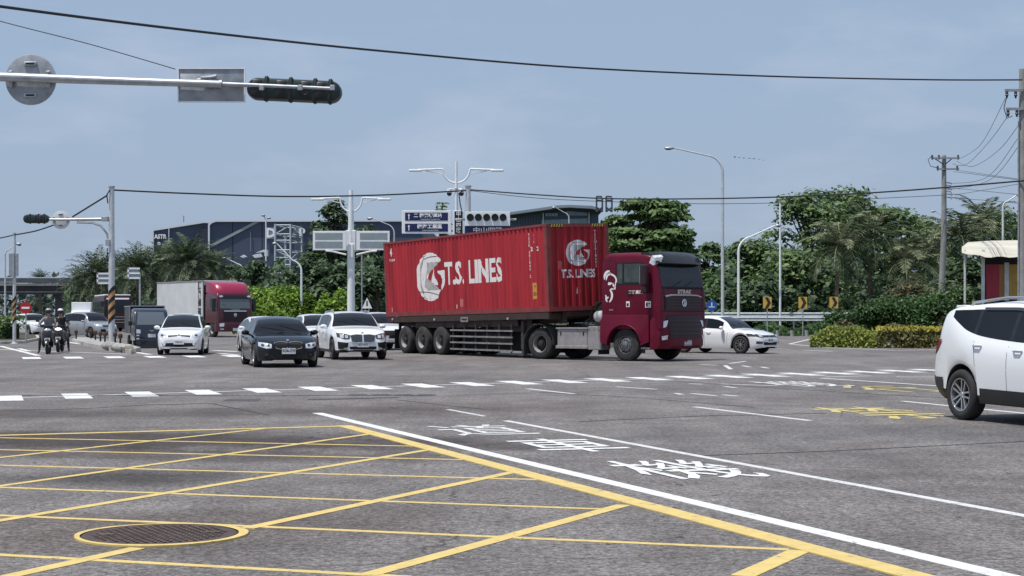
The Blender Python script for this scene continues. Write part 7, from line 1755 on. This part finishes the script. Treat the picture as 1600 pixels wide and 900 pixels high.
# ================================================================== SCOOTERS AND RIDERS
def scooter(label, loc, a, col, lit=True):
    t = thing('motor_scooter', label, 'scooter', loc, R(a - 90))
    body = mat('scooter_' + label[:5].strip().replace(' ', '_'), col, .3, 0, coat=.6)
    for x in (.62, -.62):
        M = T(x, 0, .26) @ Matrix.Rotation(R(90), 4, 'X'); mb = MB()
        mb.lathe([(.16, .05), (.20, .06), (.24, .045), (.26, 0), (.24, -.045), (.20, -.06), (.16, -.05)], M, 20); w_ = mb.build('wheel', M_rubber, t)
        mb = MB(); mb.lathe([(.165, .045), (.15, .03), (.05, .04), (0, .05)], M, 16); mb.lathe([(.165, -.045), (.15, -.03), (.05, -.04), (0, -.05)], M, 16); mb.build('rim', M_alloyd, w_)
    mb = MB(); rs = []
    for i in range(9): an = R(160 - 140 * i / 8); rs.append([(.62 + .30 * math.cos(an), -.07, .26 + .30 * math.sin(an)), (.62 + .32 * math.cos(an), 0, .26 + .33 * math.sin(an)), (.62 + .30 * math.cos(an), .07, .26 + .30 * math.sin(an)), (.62 + .28 * math.cos(an), 0, .26 + .285 * math.sin(an))])
    mb.loft(rs); mb.build('front_fender', body, t)
    def sec(x, hw, z0, z1): return [(x, -hw, z0), (x, -hw * 1.1, (z0 + z1) / 2), (x, -hw * .7, z1), (x, hw * .7, z1), (x, hw * 1.1, (z0 + z1) / 2), (x, hw, z0)]
    mb = MB(); mb.loft([sec(.30, .20, .30, .95), sec(.42, .22, .42, .98), sec(.55, .17, .55, .93), sec(.64, .08, .62, .82)]); mb.build('front_fairing', body, t, angle=60)
    mb = MB(); mb.box((.05, 0, .29), (.62, .34, .07)); mb.build('footboard', M_black, t)
    mb = MB(); mb.loft([sec(-.12, .15, .30, .66), sec(-.35, .19, .34, .74), sec(-.70, .16, .46, .78), sec(-.92, .08, .62, .80)]); mb.build('rear_body', body, t, angle=60)
    mb = MB(); mb.loft([sec(-.10, .12, .68, .76), sec(-.3, .16, .72, .82), sec(-.6, .16, .76, .86), sec(-.88, .10, .78, .84)]); mb.build('seat', M_black, t, angle=60)
    mb = MB(); mb.tube([(.56, 0, .42), (.62, .07, .26)], .03, 6); mb.tube([(.56, 0, .42), (.62, -.07, .26)], .03, 6); mb.build('fork', M_steel, t)
    mb = MB(); mb.tube([(.36, -.36, 1.03), (.40, -.12, 1.05), (.40, .12, 1.05), (.36, .36, 1.03)], .016, 8); mb.cbox((.43, 0, 1.02), (.16, .26, .14), .04); mb.build('handlebar', M_black, t)
    mb = MB(); mb.ell((.55, 0, .90), (.06, .13, .07), 12, 8); mb.build('headlight', mat('scooter_lamp_lit', (.9, .9, .9), .1, emit=((1, .97, .9), 2.0)) if lit else M_lamp, t)
    for sy in (1, -1):
        mb = MB(); mb.tube([(.38, sy * .24, 1.05), (.40, sy * .33, 1.22)], .010, 5); mb.ell((.39, sy * .36, 1.25), (.02, .08, .05), 10, 6); mb.build('mirror', M_black, t)
        mb = MB(); mb.ell((.50, sy * .20, .82), (.04, .05, .03), 8, 6); mb.build('turn_signal', mat('amber_lens', (.4, .16, .03), .2), t)
    mb = MB(); mb.box((.655, 0, .55), (.008, .20, .12)); mb.build('licence_plate', M_plate, t)
    mb = MB(); mb.tube([(-.2, -.16, .28), (-.6, -.2, .30), (-.9, -.2, .36)], .05, 8); mb.build('exhaust_pipe', M_signback, t)
    return t
M_skin = mat('skin', (.42, .26, .19), .55); M_hair = mat('hair_black', (.01, .009, .009), .6)
def rider(label, loc, a, top, trousers, helmet, visor, foot_side, lean=0.0):
    """seated figure grown from a skeleton; x forward. Joints carry radii; faces take the cloth of the nearest bone"""
    t = thing('person', label, 'person', loc, R(a - 90))
    J = {}; E = []
    def j(n, p, r, par=None, b=None):
        J[n] = (len(J), Vector(p), r)
        if par: E.append((J[par][0], J[n][0], b))
    j('pelvis', (-.30, 0, .92), (.155, .13)); j('waist', (-.29 + lean * .3, 0, 1.06), (.145, .115), 'pelvis', 1); j('chest', (-.25 + lean, 0, 1.24), (.165, .125), 'waist', 1); j('neck0', (-.22 + lean, 0, 1.38), (.085, .08), 'chest', 1)
    j('neck', (-.19 + lean, 0, 1.44), (.055, .055), 'neck0', 0); j('head0', (-.16 + lean, 0, 1.52), (.085, .075), 'neck', 0); j('head', (-.145 + lean, 0, 1.60), (.095, .078), 'head0', 0); j('crown', (-.15 + lean, 0, 1.68), (.06, .055), 'head', 0)
    for s, sg in (('l', 1), ('r', -1)):
        j(s + 'sh', (-.24 + lean, sg * .17, 1.335), (.075, .075), 'chest', 1); j(s + 'el', (-.06 + lean * .6, sg * .33, 1.13), (.050, .050), s + 'sh', 1); j(s + 'wr', (.24, sg * .315, 1.055), (.034, .034), s + 'el', 1); j(s + 'pa', (.33, sg * .30, 1.055), (.036, .026), s + 'wr', 0)
        j(s + 'hip', (-.24, sg * .11, .88), (.098, .098), 'pelvis', 2)
        if s == foot_side: j(s + 'kn', (.02, sg * .30, .56), (.066, .066), s + 'hip', 2); j(s + 'an', (-.02, sg * .33, .13), (.042, .042), s + 'kn', 2); j(s + 'to', (.17, sg * .36, .05), (.045, .036), s + 'an', 3)
        else: j(s + 'kn', (.13, sg * .21, .74), (.068, .068), s + 'hip', 2); j(s + 'an', (.08, sg * .16, .42), (.044, .044), s + 'kn', 2); j(s + 'to', (.26, sg * .15, .375), (.045, .036), s + 'an', 3)
    me = bpy.data.meshes.new('skeleton'); me.from_pydata([v[1] for v in J.values()], [(p, q) for p, q, _ in E], [])
    o = bpy.data.objects.new('skeleton', me); COL.objects.link(o)
    md = o.modifiers.new('skin', 'SKIN'); md.use_smooth_shade = True
    for i, v in enumerate(J.values()):
        sv = me.skin_vertices[0].data[i]; sv.radius = v[2]; sv.use_root = (i == 0)
    sb = o.modifiers.new('sub', 'SUBSURF'); sb.levels = 2; sb.render_levels = 2
    bpy.context.view_layer.update(); bm_ = bpy.data.meshes.new_from_object(o.evaluated_get(bpy.context.evaluated_depsgraph_get()))
    P3 = [v[1] for v in J.values()]
    bm = MB(); bm.v = [tuple(v.co) for v in bm_.vertices]
    for p in bm_.polygons:
        c = p.center; best = (9, 1)
        for a_, b_, m_ in E:
            A, B = P3[a_], P3[b_]; d = B - A; k = max(0, min(1, (c - A).dot(d) / d.length_squared)); q = (c - A - d * k).length
            if q < best[0]: best = (q, m_)
        bm.f.append(tuple(p.vertices)); bm.mi.append(best[1])
    bpy.data.objects.remove(o); bpy.data.meshes.remove(bm_); bpy.data.meshes.remove(me)
    # fingers closed round the grips, thumb from the side of the palm
    for sg in (1, -1):
        for k, ln in enumerate((.9, 1.0, .96, .82)):
            y = sg * (.268 + .021 * k); bm.tube([(.335, y, 1.062), (.375, y, 1.066), (.390, y, 1.045 - .004 * ln), (.378, y, 1.018), (.352, y, 1.010 + .006 * ln)], [.010, .010, .0095, .009, .007], 6, mi=0)
        bm.tube([(.315, sg * .285, 1.045), (.335, sg * .262, 1.03), (.352, sg * .258, 1.012)], [.012, .011, .008], 6, mi=0)
    hx = -.145 + lean
    bm.tube([(hx + .085, 0, 1.605), (hx + .118, 0, 1.572), (hx + .095, 0, 1.562)], [.010, .015, .010], 6, mi=0)
    for sg in (1, -1):
        bm.ell((hx + .088, sg * .032, 1.612), (.008, .012, .008), 8, 6, mi=4); bm.ell((hx - .01, sg * .082, 1.59), (.018, .010, .028), 8, 6, mi=0)
    bm.ell((hx + .088, 0, 1.540), (.006, .024, .006), 8, 6, mi=5)
    bm.build('body', [M_skin, top, trousers, M_black, M_ink, M_red], t, angle=70)
    mb = MB(); rs = []
    for i in range(1, 9):
        th_ = R(8 + 100 * i / 8); rs.append([(hx + .005 + .128 * math.sin(th_) * math.cos(f_), .118 * math.sin(th_) * math.sin(f_), 1.615 + .125 * math.cos(th_)) for f_ in [2 * math.pi * q / 18 for q in range(18)]])
    mb.loft(rs); hl = mb.build('helmet', helmet, t, angle=60)
    mb = MB(); vs = []; fs = []
    for i in range(11):
        f_ = R(-68 + 136 * i / 10)
        for z_, r_ in ((1.655, .135), (1.60, .142), (1.53, .132)): vs.append((hx + .005 + r_ * math.cos(f_), r_ * .95 * math.sin(f_), z_))
    for i in range(10):
        for q in range(2): fs.append((i * 3 + q, i * 3 + 3 + q, i * 3 + 4 + q, i * 3 + 1 + q))
    mb.add(vs, fs); mb.build('visor', visor, hl)
    return t
M_jg = mat('jacket_grey', (.20, .20, .215), .8, var=.2, scale=9); M_jb = mat('jacket_black', (.015, .015, .018), .7, var=.3, scale=9); M_tr = mat('trousers_dark', (.018, .020, .028), .85, var=.3, scale=9)
M_hw = mat('helmet_white', (.78, .78, .78), .25, coat=.5); M_hg = mat('helmet_grey', (.30, .31, .32), .3, coat=.5); M_vis = mat('visor_smoke', (.02, .02, .022), .08)
S1, S2 = Vector((-17.50, 62.8, 0)), Vector((-17.98, 66.2, 0))
scooter('black motor scooter at the stop line under the rider in grey sleeves', S1, 12, (.012, .012, .014), False)
scooter('dark motor scooter with its headlamp on under the rider in the white helmet', S2, 8, (.018, .018, .022), True)
rider('person in grey sleeves and grey helmet on the nearer scooter, one foot on the road', S1, 12, M_jg, M_tr, M_hg, M_vis, 'r', .06)
rider('person in black jacket and white helmet on the scooter with its lamp on', S2, 8, M_jb, M_tr, M_hw, M_vis, 'l', .02)
